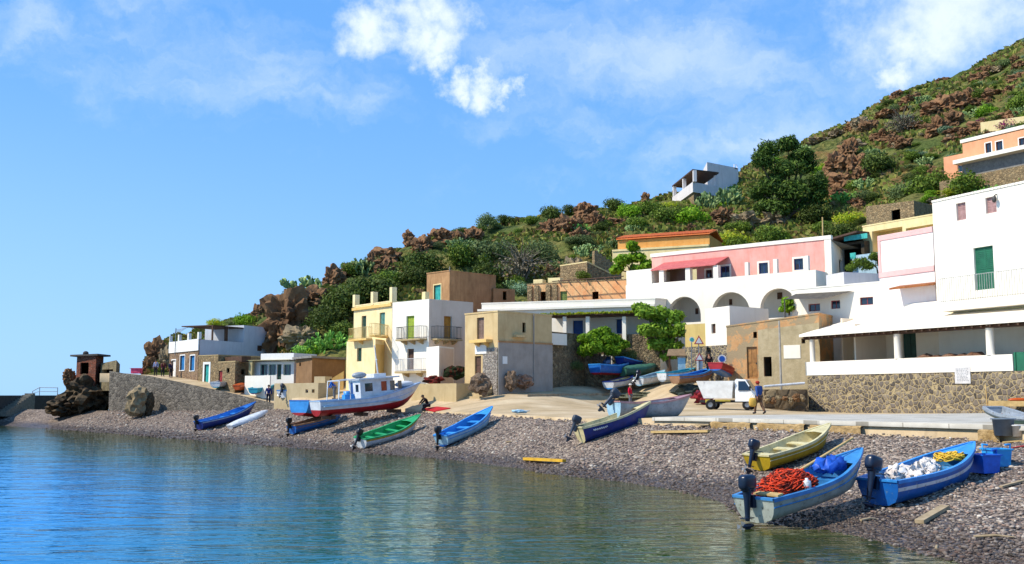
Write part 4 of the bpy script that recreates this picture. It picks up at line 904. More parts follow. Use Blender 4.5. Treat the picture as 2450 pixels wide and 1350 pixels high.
mb = MB(); ua = F0.hit(2132, 684, 1.2)[0]; ub = F0.hit(2238, 680, 1.2)[0]; fbox(mb, F0, ua, ub, v1 + .15, v1 + .32, .003, 1.4, v0b=v1 - .1, v1b=v1 + .02); b.part('canopy', mb, paint('varnished_wood', '#9c5c28', '#74401a', .7))
b.finish()
# --- pinkish white block
z1 = zat(2180, 551, 65)
b = Bld('pink_trimmed_block', 'windowless white block with faded pink bands at top and base', 'house', backplan((2114, 66.5), (2248, 62.6), 6), 6, z1, stucco('rose_white', '#eadfd8', '#dcc0b4', .4, .5)); F0 = b.F[0]; b.z1 = F0.hit(2180, 551)[1]; b.zt = [b.z1] * 4
mb = MB(); fbox(mb, F0, 0, F0.L, b.z1 - .35, b.z1 - .02, .002, .05); v = F0.hit(2180, 648)[1]; fbox(mb, F0, 0, F0.L, v - .2, v + .15, .002, .06); fbox(mb, F0, 0, .2, v + .16, b.z1 - .36, .002, .05); b.part('pink_band', mb, PINKRED)
mb = MB(); q = F0.rect((2238, 576, 2245, 612)); fbox(mb, F0, *q, .002, .06); b.part('shutter', mb, paint('violet_blue_shutter', '#3a3aa0', '#2c2c80'))
b.finish()
# --- big white house with balcony
b = Bld('big_white_house', 'large white house with tall green balcony door and wavy parapet', 'house', backplan((2250, 61.8), (2620, 52.8), 9), 5, 15, WHT2); F0 = b.F[0]; b.z1 = F0.hit(2350, 460)[1]; b.zt = [b.z1] * 4
b.opening(0, (2331, 590, 2378, 693), 'shutter', GRNSH, mull=(1, 2))
for r in ((2288, 485, 2311, 527), (2358, 471, 2384, 510)): b.opening(0, r, 'shutter', paint('rosy_shutter', '#b08a84', '#94706a'))
mb = MB()
for k in range(44): u = F0.L * k / 43; fbox(mb, F0, max(0, u - .14), u + .14, b.z1 + .005, b.z1 + .14, -.25, .05)
b.part('parapet_tiles', mb, WHT2)
vb = b.balcony(0, 2243, 2600, 708, 1.5, .5, .0, WHT2, corb=0)
vb = F0.hit(2421, 705, 1.5)[1]
u0 = F0.hit(2243, 708, 1.5)[0]; u1 = F0.hit(2600, 690, 1.5)[0]
railing('railing', [F0.pt(u0 + .05, F0.hit(2421, 708, 1.5)[1], 1.45), F0.pt(u1, F0.hit(2421, 708, 1.5)[1], 1.45)], 1.45, paint('white_iron', '#a8a6a2', '#88857f'), b.root, b.org, .16, .016)
mb = MB(); fbox(mb, F0, F0.hit(2272, 735, .1)[0], F0.L, F0.hit(2360, 752)[1], F0.hit(2360, 716)[1], .002, .25); b.part('cream_band', mb, CREAM)
b.finish()
# wall-hung lantern
mb = MB(); uq, vq = F0.hit(2386, 478); mb.ell(F0.pt(uq, vq, .25), (.14, .14, .2)); mb.tube([F0.pt(uq, vq + .2, .25), F0.pt(uq, vq + .3, .1), F0.pt(uq, vq + .3, 0)], .03); o = mb.build('wall_lantern', IRON, None, F0.pt(uq, vq, 0)); tag(o, 'dark wall lantern beside the upper shutter of the large white house', 'lantern')
# --- cream building and things behind
b = Bld('cream_building', 'cream flat roofed building with two deep ochre recesses', 'house', backplan((2078, 82), (2262, 76), 6), 8, zat(2160, 526, 79), CREAM); F0 = b.F[0]; b.z1 = F0.hit(2160, 527)[1]; b.zt = [b.z1] * 4
for r in ((2087, 548, 2160, 600), (2168, 540, 2250, 590)): b.opening(0, r, 'door', OCHRE, depth=.9)
b.finish(coping=CREAM)
b = Bld('stone_ruin', 'tan stone ruin with a walled up window above the cream building', 'ruin', quadplan((2088, 95), (2205, 90), (2256, 94)), 10, zat(2205, 481, 90), STN2, ztops=[zat(2088, 494, 95), zat(2205, 480, 90), zat(2256, 492, 94), zat(2200, 500, 98)]); b.opening(0, (2133, 502, 2154, 527), 'open'); b.finish()
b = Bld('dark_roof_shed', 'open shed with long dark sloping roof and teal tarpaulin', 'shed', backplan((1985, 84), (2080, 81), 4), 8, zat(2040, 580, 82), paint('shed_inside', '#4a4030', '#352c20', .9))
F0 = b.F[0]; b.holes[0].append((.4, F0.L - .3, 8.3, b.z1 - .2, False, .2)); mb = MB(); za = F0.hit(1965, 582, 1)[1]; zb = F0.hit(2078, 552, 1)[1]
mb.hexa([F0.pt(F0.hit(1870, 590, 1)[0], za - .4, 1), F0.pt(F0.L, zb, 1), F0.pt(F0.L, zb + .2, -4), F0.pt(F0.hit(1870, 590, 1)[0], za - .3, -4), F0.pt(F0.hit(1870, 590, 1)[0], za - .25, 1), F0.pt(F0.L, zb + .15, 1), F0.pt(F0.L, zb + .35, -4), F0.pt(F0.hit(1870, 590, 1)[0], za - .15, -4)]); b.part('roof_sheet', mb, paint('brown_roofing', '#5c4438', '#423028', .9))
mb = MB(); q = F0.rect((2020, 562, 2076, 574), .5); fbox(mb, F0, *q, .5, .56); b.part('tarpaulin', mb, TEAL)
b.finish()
mb = MB(); Fh = Fac(plan(2050, 78), plan(2116, 76)); fbox(mb, Fh, 0, Fh.L, 8, Fh.hit(2085, 606)[1], -3, 0); o = mb.build('blue_shack', paint('pale_blue_panels', '#a8c0cc', '#8aa4b0'), None, Fh.pt(0, 8, 0)); tag(o, 'pale blue panelled hut half hidden behind the pink block', 'hut')
mb = MB(); q = Fh.rect((2033, 605, 2046, 620), .5); fbox(mb, Fh, *q, .4, .45); o = mb.build('towel', TEAL, None, Fh.pt(q[0], q[2], .4)); tag(o, 'turquoise cloth hanging beside the pale blue hut', 'cloth')
# --- ridge house
WR = stucco('ridge_white', '#d8d0ca', '#b8aca4', .4, .8)
b = Bld('ridge_house', 'white cubic house with shaded terrace alone on the ridge', 'house', quadplan((1690, 152), (1703, 145), (1779, 149)), 18, zat(1703, 388, 145), WR); b.opening(1, (1757, 394, 1764, 405), 'open')
P0, P1, P2 = plan(1616, 146), plan(1667, 135), plan(1781, 141); f1, f2 = Fac(P0, P1), Fac(P1, P2); zs = f1.hit(1667, 428)[1]
P3 = tuple(Vector(P0) + Vector(P2) - Vector(P1))
mb = MB(); mb.hexa([(*P0, zs - 1.4), (*P1, zs - 1.4), (*P2, zs - 1.4), (*P3, zs - 1.4), (*P0, zs), (*P1, zs), (*P2, zs), (*P3, zs)]); b.part('terrace', mb, WR)
mb = MB(); q = [Vector(p) for p in (P0, P1, P2, P3)]; c = sum(q, Vector((0, 0))) / 4; q = [p + (c - p) * .06 for p in q]; mb.hexa([(*p, zs - 7) for p in q] + [(*p, zs - 1.41) for p in q]); b.part('base_wall', mb, STN2)
pz = f1.hit(1667, 400)[1]
for F_, us in ((f1, (.15, f1.L * .5, f1.L - .2)), (f2, (f2.L * .5,))):
    for u in us: mb = MB(); fbox(mb, F_, u, u + .45, zs + .002, pz, -.5, -.05); b.part('pillar', mb, WR)
mb = MB(); e = [Vector(P0), Vector(P1), Vector(P1).lerp(Vector(P2), .55), Vector(P0).lerp(Vector(P3), .55)]; mb.hexa([(e[0].x, e[0].y, pz + .01), (e[1].x, e[1].y, pz + .01), (e[2].x, e[2].y, pz + .3), (e[3].x, e[3].y, pz + .3)] + [(e[0].x, e[0].y, pz + .2), (e[1].x, e[1].y, pz + .2), (e[2].x, e[2].y, pz + .5), (e[3].x, e[3].y, pz + .5)]); b.part('pergola_roof', mb, DWOOD)
b.finish()
# --- salmon house on the slope
b = Bld('salmon_house', 'salmon pink house with white bands high on the slope', 'house', backplan((2331, 112), (2640, 100), 8), 15, 30, SALMON); F0 = b.F[0]; b.z1 = F0.hit(2400, 322)[1]; b.zt = [b.z1] * 4; b.z0 = F0.hit(2400, 362)[1] - .3
for r in ((2358, 342, 2372, 366), (2383, 338, 2399, 362), (2438, 330, 2455, 355)): b.opening(0, r, 'window', BROWND, WHT, mull=(1, 0))
mb = MB(); fbox(mb, F0, -.2, F0.L, b.z1 + .12, b.z1 + .5, -.3, .1); b.part('roof_band', mb, WHT2)
mb = MB(); v = F0.hit(2400, 366)[1]; fbox(mb, F0, -.3, F0.L, v - .45, v, .003, 1.5); b.part('balcony', mb, WHT2)
mb = MB(); fbox(mb, F0, 0, F0.L, v - 2.6, v - .46, -2, .3); b.part('ground_floor', mb, GRYROOF)  # grey block stands for the shading in the recess below the balcony
b.finish()
b = Bld('salmon_annex', 'low salmon annex with a wide pale window beside the salmon house', 'annex', backplan((2283, 114), (2333, 112), 5), 15, zat(2310, 372, 113), SALMON); b.opening(0, (2291, 391, 2328, 409), 'window', WHT, mull=(3, 0)); b.finish()
mb = MB(); Fh = Fac(plan(2270, 112), plan(2700, 96)); fbox(mb, Fh, 0, Fh.L, 10, Fh.hit(2400, 405)[1], -2, 0); o = mb.build('terrace_retaining_wall', STN2, None, Fh.pt(0, 10, 0)); tag(o, 'rough stone retaining wall below the salmon house', 'wall')
Fh = Fac(plan(2378, 130), plan(2520, 126)); mb = MB(); fbox(mb, Fh, 0, Fh.L, 22, Fh.hit(2410, 284)[1], -1, 0); o = mb.build('garden_wall', CREAM, None, Fh.pt(0, 22, 0)); tag(o, 'cream garden wall with purple flowers above the salmon house', 'wall')
# --- orange roofed house
b = Bld('orange_roof_house', 'ochre house with bright orange tiled roof below the cliff', 'house', backplan((1482, 107), (1705, 103), 6), 9, 17, stucco('bright_ochre', '#dca25a', '#c07c34', .8, .5)); F0 = b.F[0]; b.z1 = F0.hit(1590, 569)[1]; b.zt = [b.z1] * 4
mb = MB(); fbox(mb, F0, -.1, F0.L + .1, b.z1 + .85, b.z1 + .97, -3.0, .25, v1b=b.z1 + .17, v0b=b.z1 + .05); fbox(mb, F0, -.1, F0.L + .1, b.z1 + .05, b.z1 + .17, -6.3, -3.002, v1b=b.z1 + .97, v0b=b.z1 + .85)
for k in range(60): u = -.1 + (F0.L + .2) * k / 60; mb.tube([F0.pt(u, b.z1 + .2, .25), F0.pt(u, b.z1 + 1.0, -3)], .07, 5, cap=False)
b.part('tiled_roof', mb, TILE)
mb = MB(); v = F0.hit(1590, 592)[1]; fbox(mb, F0, -.5, F0.L, v - .2, v, .002, .5); fbox(mb, F0, -.5, F0.L, 9, v - .201, .002, .4); b.part('plinth_wall', mb, CREAM)
b.finish()
b = Bld('gabled_ruin', 'roofless stone gable wall ruin beside the ochre house', 'ruin', backplan((1407, 99), (1462, 101), 4), 9, 16, STN2); F0 = b.F[0]; b.zt = [F0.hit(1407, 628)[1], F0.hit(1462, 655)[1], F0.hit(1462, 655)[1], F0.hit(1407, 628)[1]]; b.finish(coping=CREAM)
# stepped path wall beside the gable
Fh = Fac(plan(1425, 103), plan(1490, 104)); mb = MB()
for k in range(7): u = Fh.L * k / 7; fbox(mb, Fh, u, u + Fh.L / 7, 9, Fh.hit(1425, 600)[1] - .28 * k, -.6, 0)
o = mb.build('stepped_wall', STN2, None, Fh.pt(0, 9, 0)); tag(o, 'stepped stone wall climbing between the gable ruin and the ochre house', 'wall')

# --- restaurant terrace
A, B_ = plan(1932, 66), plan(2430, 53); Fq = Fac(A, B_); zb = 2.0; ext = 7.0
Bx = tuple(Vector(B_) + Fq.u * ext)
vpb = 4.55; vpt = Fq.hit(2180, 857)[1]
fl = vpb + .05
mb = MB(); rootw = empty('stone_terrace_wall', Fq.pt(0, zb, 0), 'long retaining wall of dark stones and pale mortar below the restaurant terrace', 'wall')
fbox(mb, Fq, 0, Fq.L + ext, zb, vpb, -1.0, 0); mb.build('wall', STN, rootw, Fq.pt(0, zb, 0))
org = Fq.pt(0, vpb, -3); rr = empty('terrace_restaurant', org, 'white restaurant terrace with round columns and deep sloping roof', 'restaurant')
def rp(name, mb, mat, parent=None): return mb.build(name, mat, parent or rr, org)
mb = MB(); ue = Fq.hit(2424, 870)[0]; fbox(mb, Fq, -.1, ue, vpb + .01, vpt, -.22, .04); rp('parapet', mb, WHT2)
mb = MB(); fbox(mb, Fq, 0, Fq.L + ext, vpb + .005, vpb + .03, -6, -.23); rp('floor', mb, TAN)
ve = Fq.hit(2190, 788, .3)[1] ; vr = ve + 1.35
for x, w in ((1943, .34), (2147, .4), (2369, .42), (2560, .4)):
    mb = MB(); u = Fq.hit(x, 830, -.1)[0]; mb.lathe([(w / 2 + .02, vpt + .0), (w / 2, vpt + .05), (w / 2, ve - .05), (w / 2 + .03, ve - .02)], Fq.pt(u, 0, -.12)); rp('column', mb, WHT2)
mb = MB(); fbox(mb, Fq, -.3, Fq.L + ext, vr, vr + .12, -5, .35, v1b=ve + .16, v0b=ve); 
rp('roof', mb, WHT2)
mb = MB(); fbox(mb, Fq, -.15, Fq.L + ext, ve - .18, ve - .02, -.3, .1); 
for k in range(40): u = k * (Fq.L + ext) / 40; fbox(mb, Fq, u, u + .09, vr - .13, vr - .01, -4.9, .3, v0b=ve - .14, v1b=ve - .02)
rp('roof_beams', mb, DWOOD)
inn = Fac(Fq.pt(0, 0, -4.2)[:2], Fq.pt(Fq.L + ext, 0, -4.2)[:2]); hl = []
W_IN = stucco('terrace_inside', '#ecdcc4', '#d8c2a0', .4, .6)
for r, m_ in (((2160, 796, 2192, 856), DKGRN), ((2345, 780, 2358, 852), BLUED), ((2382, 778, 2404, 852), BLUED), ((1958, 820, 1970, 866), BROWND), ((1981, 818, 2003, 866), REDW)):
    q = inn.rect(r); q = (q[0], q[1], max(q[2], vpb + .06), q[3]); hl.append(q); mb = MB(); fbox(mb, inn, q[0], q[1], q[2], q[3], -.15, -.1); fbox(mb, inn, (q[0] + q[1]) / 2 - .03, (q[0] + q[1]) / 2 + .03, q[2], q[3], -.1, -.07); rp('door', mb, m_)
mb = MB(); wall_face(mb, inn, vpb, vr + .1, hl); 
up = Fq.hit(2062, 800, -2)[0]; fbox(mb, Fq, up - .12, up, vpb + .03, vr - .6, -4.19, -1.4); fbox(mb, Fq, 0, .15, vpb + .03, vr, -4.19, -3.2); rp('back_wall', mb, W_IN)
mb = MB(); u, v = inn.hit(2031, 811); mb.lathe([(.0, .02), (.16, .02), (.16, -.02), (0, -.02)], (0, 0, 0), 14, M=Matrix(((1, 0, 0), (0, 0, 1), (0, 1, 0)))); mb.v = [tuple(Vector(x) + Vector(inn.pt(u, v, .05))) for x in mb.v]; rp('clock', mb, DKGRN)
mb = MB(); u = Fq.hit(2436, 865)[0]; fbox(mb, Fq, ue + .05, ue + .15, vpb + .01, vpt + .1, -.2, .0); fbox(mb, Fq, ue + .16, ue + 2.2, vpb + .01, vpt + .1, -.12, -.05); rp('gate', mb, GRNSH)
# upper cream wall behind its roof
b = Bld('upper_beige_wall', 'smooth beige wall end showing above the restaurant roof', 'wall', backplan((1963, 71), (2090, 69.8), 3), 5, 10, BEIGE); F0 = b.F[0]; b.zt = [F0.hit(1963, 752)[1], F0.hit(2090, 731)[1]] * 1 + [F0.hit(2090, 731)[1], F0.hit(1963, 752)[1]]; b.finish()
b = Bld('white_upper_terrace', 'plain white terrace wall between the restaurant roof and balcony house', 'wall', backplan((2070, 68.5), (2300, 60.6), 2), 5, 10, WHT2); F0 = b.F[0]; b.zt = [F0.hit(2070, 738)[1], F0.hit(2290, 716)[1], F0.hit(2290, 716)[1], F0.hit(2070, 738)[1]]; b.finish()
# poster on the terrace wall
mb = MB(); q = Fq.rect((2285, 878, 2322, 918), .05); fbox(mb, Fq, *q, .045, .07); t = MB(); rs = random.Random(5)
po = mb.build('poster', paint('weathered_paper', '#d5d2cf', '#bab6b2'), None, Fq.pt(q[0], q[2], .05)); tag(po, 'white notice board with faded illegible grey lines hung on the terrace wall', 'notice board')
for k in range(9):
    v = q[3] - .1 - k * (q[3] - q[2] - .2) / 9; a = q[0] + .12; 
    while a < q[1] - .2: w = rs.uniform(.04, .13); fbox(t, Fq, a, min(a + w, q[1] - .1), v - .035, v, .071, .073); a += w + .05
t.build('lettering', paint('faded_ink', '#8e8e92', '#77777c'), po, Fq.pt(q[0], q[2], .05))
# brown fishing nets heaped on the terrace
mb = MB(); rs = random.Random(8)
for k in range(5):
    uc = Fq.hit(2215 + k * 30, 845, -1.2)[0]; mb.ell(Fq.pt(uc, vpb + .3, -1.2), (.9, .7, .85 - .1 * (k % 2)), 14, 8)
for i, v in enumerate(mb.v): n = mnoise.noise(Vector(v) * 2.3) * .25; mb.v[i] = (v[0] + n, v[1] + n, v[2] + n * .6)
o = mb.build('net_heap', rockmat('brown_nets', '#6a4a38', '#8a6650', '#a0806a', 2), None, Fq.pt(Fq.hit(2270, 850, -1.2)[0], vpb, -1.2)); tag(o, 'heap of brown fishing nets behind the terrace parapet', 'nets')
# ------------------------------------------------------------------ boats
BLACKM = paint('engine_black', '#17191f', '#0e0f13', .35, spec=.5); NAVYE = paint('engine_navy', '#16233c', '#0d1626', .3, spec=.5); GREYE = paint('engine_grey', '#3c4450', '#262c36', .4)
METAL = paint('dull_metal', '#8c8e90', '#6c6e70', .4, metal=.6)
OARW = paint('pale_wood', '#cfae74', '#a88a54', .75)
def outboard(root, x, z, tilt, s, mat):
    Mx = Matrix.Translation((x, 0, z)) @ Matrix.Rotation(R(tilt), 4, 'Y') @ Matrix.Scale(s, 4)
    def tr(mb): mb.v = [tuple(Mx @ Vector(v)) for v in mb.v]; return mb
    mb = MB(); mb.box((-.02, 0, -.1), (.12, .2, .34)); mb.tube([(-.2, 0, .25), (-.2, 0, -.05), (-.21, 0, -.6)], [.13, .09, .06], 8)
    mb.box((-.22, 0, -.52), (.36, .18, .025)); mb.ell((-.2, 0, -.72), (.26, .065, .065), 10, 6)
    mb.hexa([(-.3, -.008, -.95), (-.2, -.008, -.95), (-.2, .008, -.95), (-.3, .008, -.95), (-.32, -.01, -.75), (-.08, -.01, -.75), (-.08, .01, -.75), (-.32, .01, -.75)])
    mb.tube([(-.05, 0, .12), (.25, .05, .2), (.5, .08, .22)], .022, 6)
    o = tr(mb).build('outboard_motor', mat, root)
    c = MB(); c.ell((-.17, 0, .40), (.26, .15, .2), 16, 11, p=.5); c.ell((-.17, 0, .24), (.2, .12, .1), 12, 6, p=.6); tr(c).build('cowling', mat, o)
    p = MB()
    for k in range(3):
        a = 2 * math.pi * k / 3; ca, sa = math.cos(a), math.sin(a); q = lambda r, w: (-.47 + w * .15, ca * r - sa * w, -.72 + sa * r + ca * w)
        p.add([q(.03, -.03), q(.13, -.07), q(.15, .05), q(.03, .03)], [(0, 1, 2, 3)])
    tr(p).build('propeller', METAL, o)
def boat(name, label, stern, bow, L_, B, Hm, Hb, hull, low=None, inner=None, gun=None, stripe=None, tw=.72, thw=(.3, .52, .74), eng=None, tilt=25, es=.85, group='small boats hauled out on the shore', D=None, roll=0, foredeck=.82, lift=0, cover=None, hs=None, far=True, lowband=2, stripe_h=(.6, .74), dz=None, cat='boat', trans=None, strake=True):
    sp = hit(*stern) if D is None else at(*stern, D)
    best = None
    for k in range(0, 1400):
        Dd = sp.y - L_ * 1.02 + k * (2.04 * L_ / 1400); p = at(*bow, Dd); e = abs(math.hypot(p.x - sp.x, p.y - sp.y) - L_ * .985)
        if e < .03 and (best is None or (p.y > best.y) == far): best = p
    if best is None:
        p = min((at(*bow, sp.y - L_ + k * L_ / 300) for k in range(600)), key=lambda p: abs(math.hypot(p.x - sp.x, p.y - sp.y) - L_)); best = p
    bk = best.copy(); bk.z -= Hb
    g = gz(bk.x, bk.y)
    bk.z = max(bk.z, g - .15)
    fwd = (bk - (sp + Vector((0, 0, lift)))).normalized(); right = fwd.cross(Vector((0, 0, 1))).normalized(); up = right.cross(fwd)
    M = Matrix((fwd, -right, up)).transposed().to_4x4() @ Matrix.Rotation(R(roll), 4, 'X'); M.translation = sp + Vector((0, 0, lift + .02))
    root = empty(name, (0, 0, 0), label, cat, group); root.rotation_euler = M.to_euler(); root.location = M.translation
    n = 18; hs = Hm * 1.05 if hs is None else hs
    def W_(s): return B / 2 * ((tw + (1 - tw) * math.sin(math.pi / 2 * s / .45)) if s < .45 else max(.015, math.cos(math.pi / 2 * ((s - .45) / .55) ** 1.45)) ** .85)
    def SH(s): return Hm + (hs - Hm) * ((.4 - s) / .4) ** 2 if s < .4 else Hm + (Hb - Hm) * ((s - .4) / .6) ** 1.9
    def KL(s): return 0 if s < .78 else .42 * Hb * ((s - .78) / .22) ** 2.2
    prof = [(0, 0), (.4, .05), (.74, .2), (.88, .42), (.96, .68), (1, 1)]
    Ll = L_ * .9
    def pt(s, g_, h, dw=0, dzz=0): 
        z = KL(s) + (SH(s) - KL(s)) * h + dzz; rk = (L_ - Ll) * h * max(0, (s - .7) / .3) ** 1.5
        return (s * Ll + rk - (.06 * h if s == 0 else 0), g_ * (W_(s) + dw), z)
    ss = [i / n for i in range(n + 1)]; full = [(-g_, h) for g_, h in prof[::-1]] + prof[1:]
    mb = MB(); rows = [[pt(s, g_, h) for g_, h in full] for s in ss]; nc = len(full); vs = [p for r in rows for p in r]
    for i in range(n):
        for j in range(nc - 1):
            lowf = min(j, nc - 2 - j) >= (5 - lowband)
            mb.f.append((i * nc + j, (i + 1) * nc + j, (i + 1) * nc + j + 1, i * nc + j + 1)); mb.m.append(1 if lowf else 0); mb.sm.append(True)
    mb.v = vs
    k0 = len(mb.v); mb.v += [tuple(p) for p in rows[0]]
    q = list(range(k0, k0 + nc))
    for j in range(nc // 2): mb.f.append((q[j], q[j + 1], q[nc - 2 - j], q[nc - 1 - j])) ; mb.m.append(1 if j >= 5 - lowband else 0); mb.sm.append(False)
    mb.f = [f if len(set(f)) == 4 else tuple(dict.fromkeys(f)) for f in mb.f]
    hm = hull; lm = low or hull
    if trans: mb.m[-(nc // 2):] = [2] * (nc // 2)
    mb.build('hull', [hm, lm] + ([trans] if trans else []), root)
    gm = gun or hull; im = inner or hull
    g2 = MB()
    for sd_ in (-1, 1):
        rw = []
        for s in ss:
            x, y, z = pt(s, sd_, 1); w = max(W_(s), .03)
            a = [(w + .03, -.07), (w + .03, .025), (max(w - .07, .0), .025), (max(w - .07, 0), -.05)]; rw.append([(x, sd_ * yy, z + zz) for yy, zz in a])
        g2.grid(rw, smooth=False, flip=sd_ > 0)
    x0, _, z0 = pt(0, 1, 1); w = W_(0); g2.box((x0 + .02, 0, z0 + .0), (.09, 2 * w, .06)); g2.build('gunwale', gm, root)
    if cover is None:
        ip = [(0, .12), (.5, .13), (.8, .3), (.93, .6), (.97, .97)]; fi = [(-a, h) for a, h in ip[::-1]] + ip[1:]
        it = MB(); rw = [[pt(s, g_, h, -.05) for g_, h in fi] for s in ss[:-1]]; it.grid(rw)
        r0 = [Vector(p) + Vector((.05, 0, 0)) for p in rw[0]]; it.add(r0, [tuple(range(len(r0)))])
        it.build('interior', im, root)
        for s in thw:
            tb = MB(); hz = KL(s) + (SH(s) - KL(s)) * .72; tb.box((s * Ll, 0, hz), (.26, 2 * W_(s) * .93, .04)); tb.build('bench', gm if stripe is None else im, root)
        if foredeck < 1:
            fd = MB(); sf = [foredeck + (1 - foredeck) * k / 5 for k in range(6)]; rw = [[pt(s, -.97, .98), pt(s, 0, 1.0, 0, .03), pt(s, .97, .98)] for s in sf]; fd.grid(rw, smooth=False, flip=True); fd.build('foredeck', gm, root)
    else:
        cv = MB(); rw = []
        for s in ss:
            x, y, z = pt(s, 1, 1); w = W_(s) + .04; hh = .22 * math.sin(math.pi * min(1, max(0, s))) ** .5
            rw.append([(x, -w, z - .12), (x, -w, z + .03), (x, -w * .5, z + .05 + hh * .7), (x, 0, z + .06 + hh), (x, w * .5, z + .05 + hh * .7), (x, w, z + .03), (x, w, z - .12)])
        cv.grid(rw, flip=True); cv.build('cover', cover, root)
    if strake and not stripe and cover is None and sp.y < 74:
        rs_ = MB()
        for sd_ in (-1, 1):
            for hh_ in (.68,): rs_.tube([pt(s, sd_ * .962, hh_, .012) for s in ss[:-1]], .018, 5)
        rs_.build('rubbing_strake', gm, root)
    if stripe:
        st = MB(); lo, hi = stripe_h
        def gh(h):
            for (g0, h0), (g1, h1) in zip(prof[:-1], prof[1:]):
                if h0 <= h <= h1: return g0 + (g1 - g0) * (h - h0) / (h1 - h0)
        for sd_ in (-1, 1):
            rw = [[tuple(Vector(pt(s, sd_ * gh(lo), lo, .012))), tuple(Vector(pt(s, sd_ * gh((lo + hi) / 2), (lo + hi) / 2, .014))), tuple(Vector(pt(s, sd_ * gh(hi), hi, .012)))] for s in ss[:-1]]; st.grid(rw, flip=sd_ > 0)
        st.build('stripe', stripe, root)
    if eng: outboard(root, -.08, SH(0) + .02, tilt, es, eng)
    root['_L'] = L_; del root['_L']
    return root, M, dict(W=W_, SH=SH, KL=KL, Ll=Ll, pt=pt)
bl = lambda n, a, b=None, **k: paint(n, a, b, k.pop('rough', .42), 2.5, k.pop('spec', .45), **k)
BW = bl('boat_white', '#d8dadc', '#b4b6b8', wear='#8c8478'); BBLUE = bl('boat_blue', '#1766b8', '#0f4f96', wear='#5c80a0'); BLIGHT = bl('boat_light_blue', '#3a92d8', '#2a78ba'); BNAVY = bl('boat_navy', '#14307c', '#0e2460')
BRED = bl('boat_red', '#a81c22', '#84141a'); BYEL = bl('boat_yellow', '#b8981c', '#92760e'); BGRN = bl('boat_green', '#2aa35c', '#1c8448'); BCREAM = bl('boat_cream', '#d6c998', '#b8aa7a', wear='#8a806c')
BGREY = bl('boat_grey', '#98a0a8', '#7c848c', wear='#6a625a'); BDK = bl('boat_dark_bottom', '#242a34', '#181c24'); BPALE = bl('boat_pale_blue', '#a4c4d4', '#84a8bc'); BTURQ = bl('boat_turquoise', '#36a8bc', '#2488a0'); BORG = bl('boat_orange', '#c8581c', '#a84410'); BINBL = bl('boat_inside_blue', '#4f9ed8', '#3a80b8', wear='#b8b4a4'); BWOOD = bl('boat_wood', '#9c7658', '#7a5a40', rough=.7)
BTIN = bl('boat_dull_white', '#aeb2a6', '#8c9086', wear='#6c6450')

rk, Mk, ik = boat('fishing_boat', 'worn white boat with blue rim holding a pile of orange nets, stern in the water', (1812, 1254), (2069, 1073), 4.9, 1.6, .62, .96, BTIN, BTIN, BINBL, bl('rim_blue', '#3f88c0', '#2c6ea6'), None, tw=.78, eng=NAVYE, tilt=8, es=.95, thw=(.18, .5, .68), D=25.6)
rl, Ml, il = boat('fishing_boat', 'bright blue boat with white stripe and yellow rope in its bow', (2108, 1213), (2336, 1078), 4.7, 1.7, .68, .98, BBLUE, BBLUE, BINBL, BLIGHT, BW, tw=.75, eng=NAVYE, tilt=22, es=1.0, thw=(.22, .55, .7))
boat('rowing_boat', 'small yellow boat with cream inside standing behind the net filled boat', (1818, 1128), (1996, 1043), 4.0, 1.5, .55, .8, BYEL, BYEL, BCREAM, BCREAM, None, tw=.85, eng=NAVYE, tilt=28, thw=(.2, .45, .65))
ri, Mi, ii = boat('motor_boat', 'navy blue boat with white lettering and cream rim on the pebbles', (1394, 1062), (1572, 996), 3.9, 1.45, .74, .95, BNAVY, BCREAM, BCREAM, BCREAM, None, tw=.82, eng=GREYE, tilt=38, thw=(.25, .55), lowband=1, trans=BCREAM, strake=False)
boat('motor_boat', 'long grey white boat with dark bottom and pink rim beside the square', (1470, 1004), (1652, 948), 4.5, 1.6, .8, 1.2, BGREY, BDK, BGREY, bl('rim_pink', '#b88c8c', '#966a6a'), None, tw=.84, eng=GREYE, tilt=45, es=.95, thw=(.3, .6), lowband=1, trans=BPALE, strake=False)
boat('rowing_boat', 'light blue boat alone in the middle of the pebble beach', (1060, 1070), (1188, 988), 4.5, 1.5, .62, .95, BPALE, BBLUE, BLIGHT, BLIGHT, None, tw=.7, eng=BLACKM, tilt=15, thw=(.25, .5, .72), lowband=2)
boat('rowing_boat', 'green boat with yellow and white stripes tilted on the pebbles', (864, 1074), (1008, 993), 5.2, 1.6, .6, .95, BW, BDK, BGRN, BGRN, bl('stripe_ochre', '#c89a2c', '#a87e1c'), tw=.65, eng=BLACKM, tilt=30, thw=(.2, .4, .6, .78), roll=6, lowband=1, stripe_h=(.74, .92))
boat('rowing_boat', 'blue wooden boat with brown inside near the red bottomed trawler', (700, 1040), (829, 985), 4.8, 1.5, .6, .95, BBLUE, BBLUE, BWOOD, BWOOD, None, tw=.7, eng=BLACKM, tilt=12, thw=(.3, .6))
boat('rowing_boat', 'dark blue boat nearest the far rocks with a black engine', (478, 1030), (618, 974), 5.6, 1.7, .66, 1.1, BNAVY, BRED, BLIGHT, BBLUE, bl('stripe_pale', '#a0b4c8', '#8498b0'), tw=.7, eng=BLACKM, tilt=10, thw=(.3, .5, .7), lowband=1, stripe_h=(.8, .9))
boat('dinghy', 'flat white dinghy lying beside the dark blue boat', (552, 1028), (643, 996), 4.0, 1.1, .3, .45, BW, BW, BW, BW, None, tw=.6, thw=(), cover=BW)
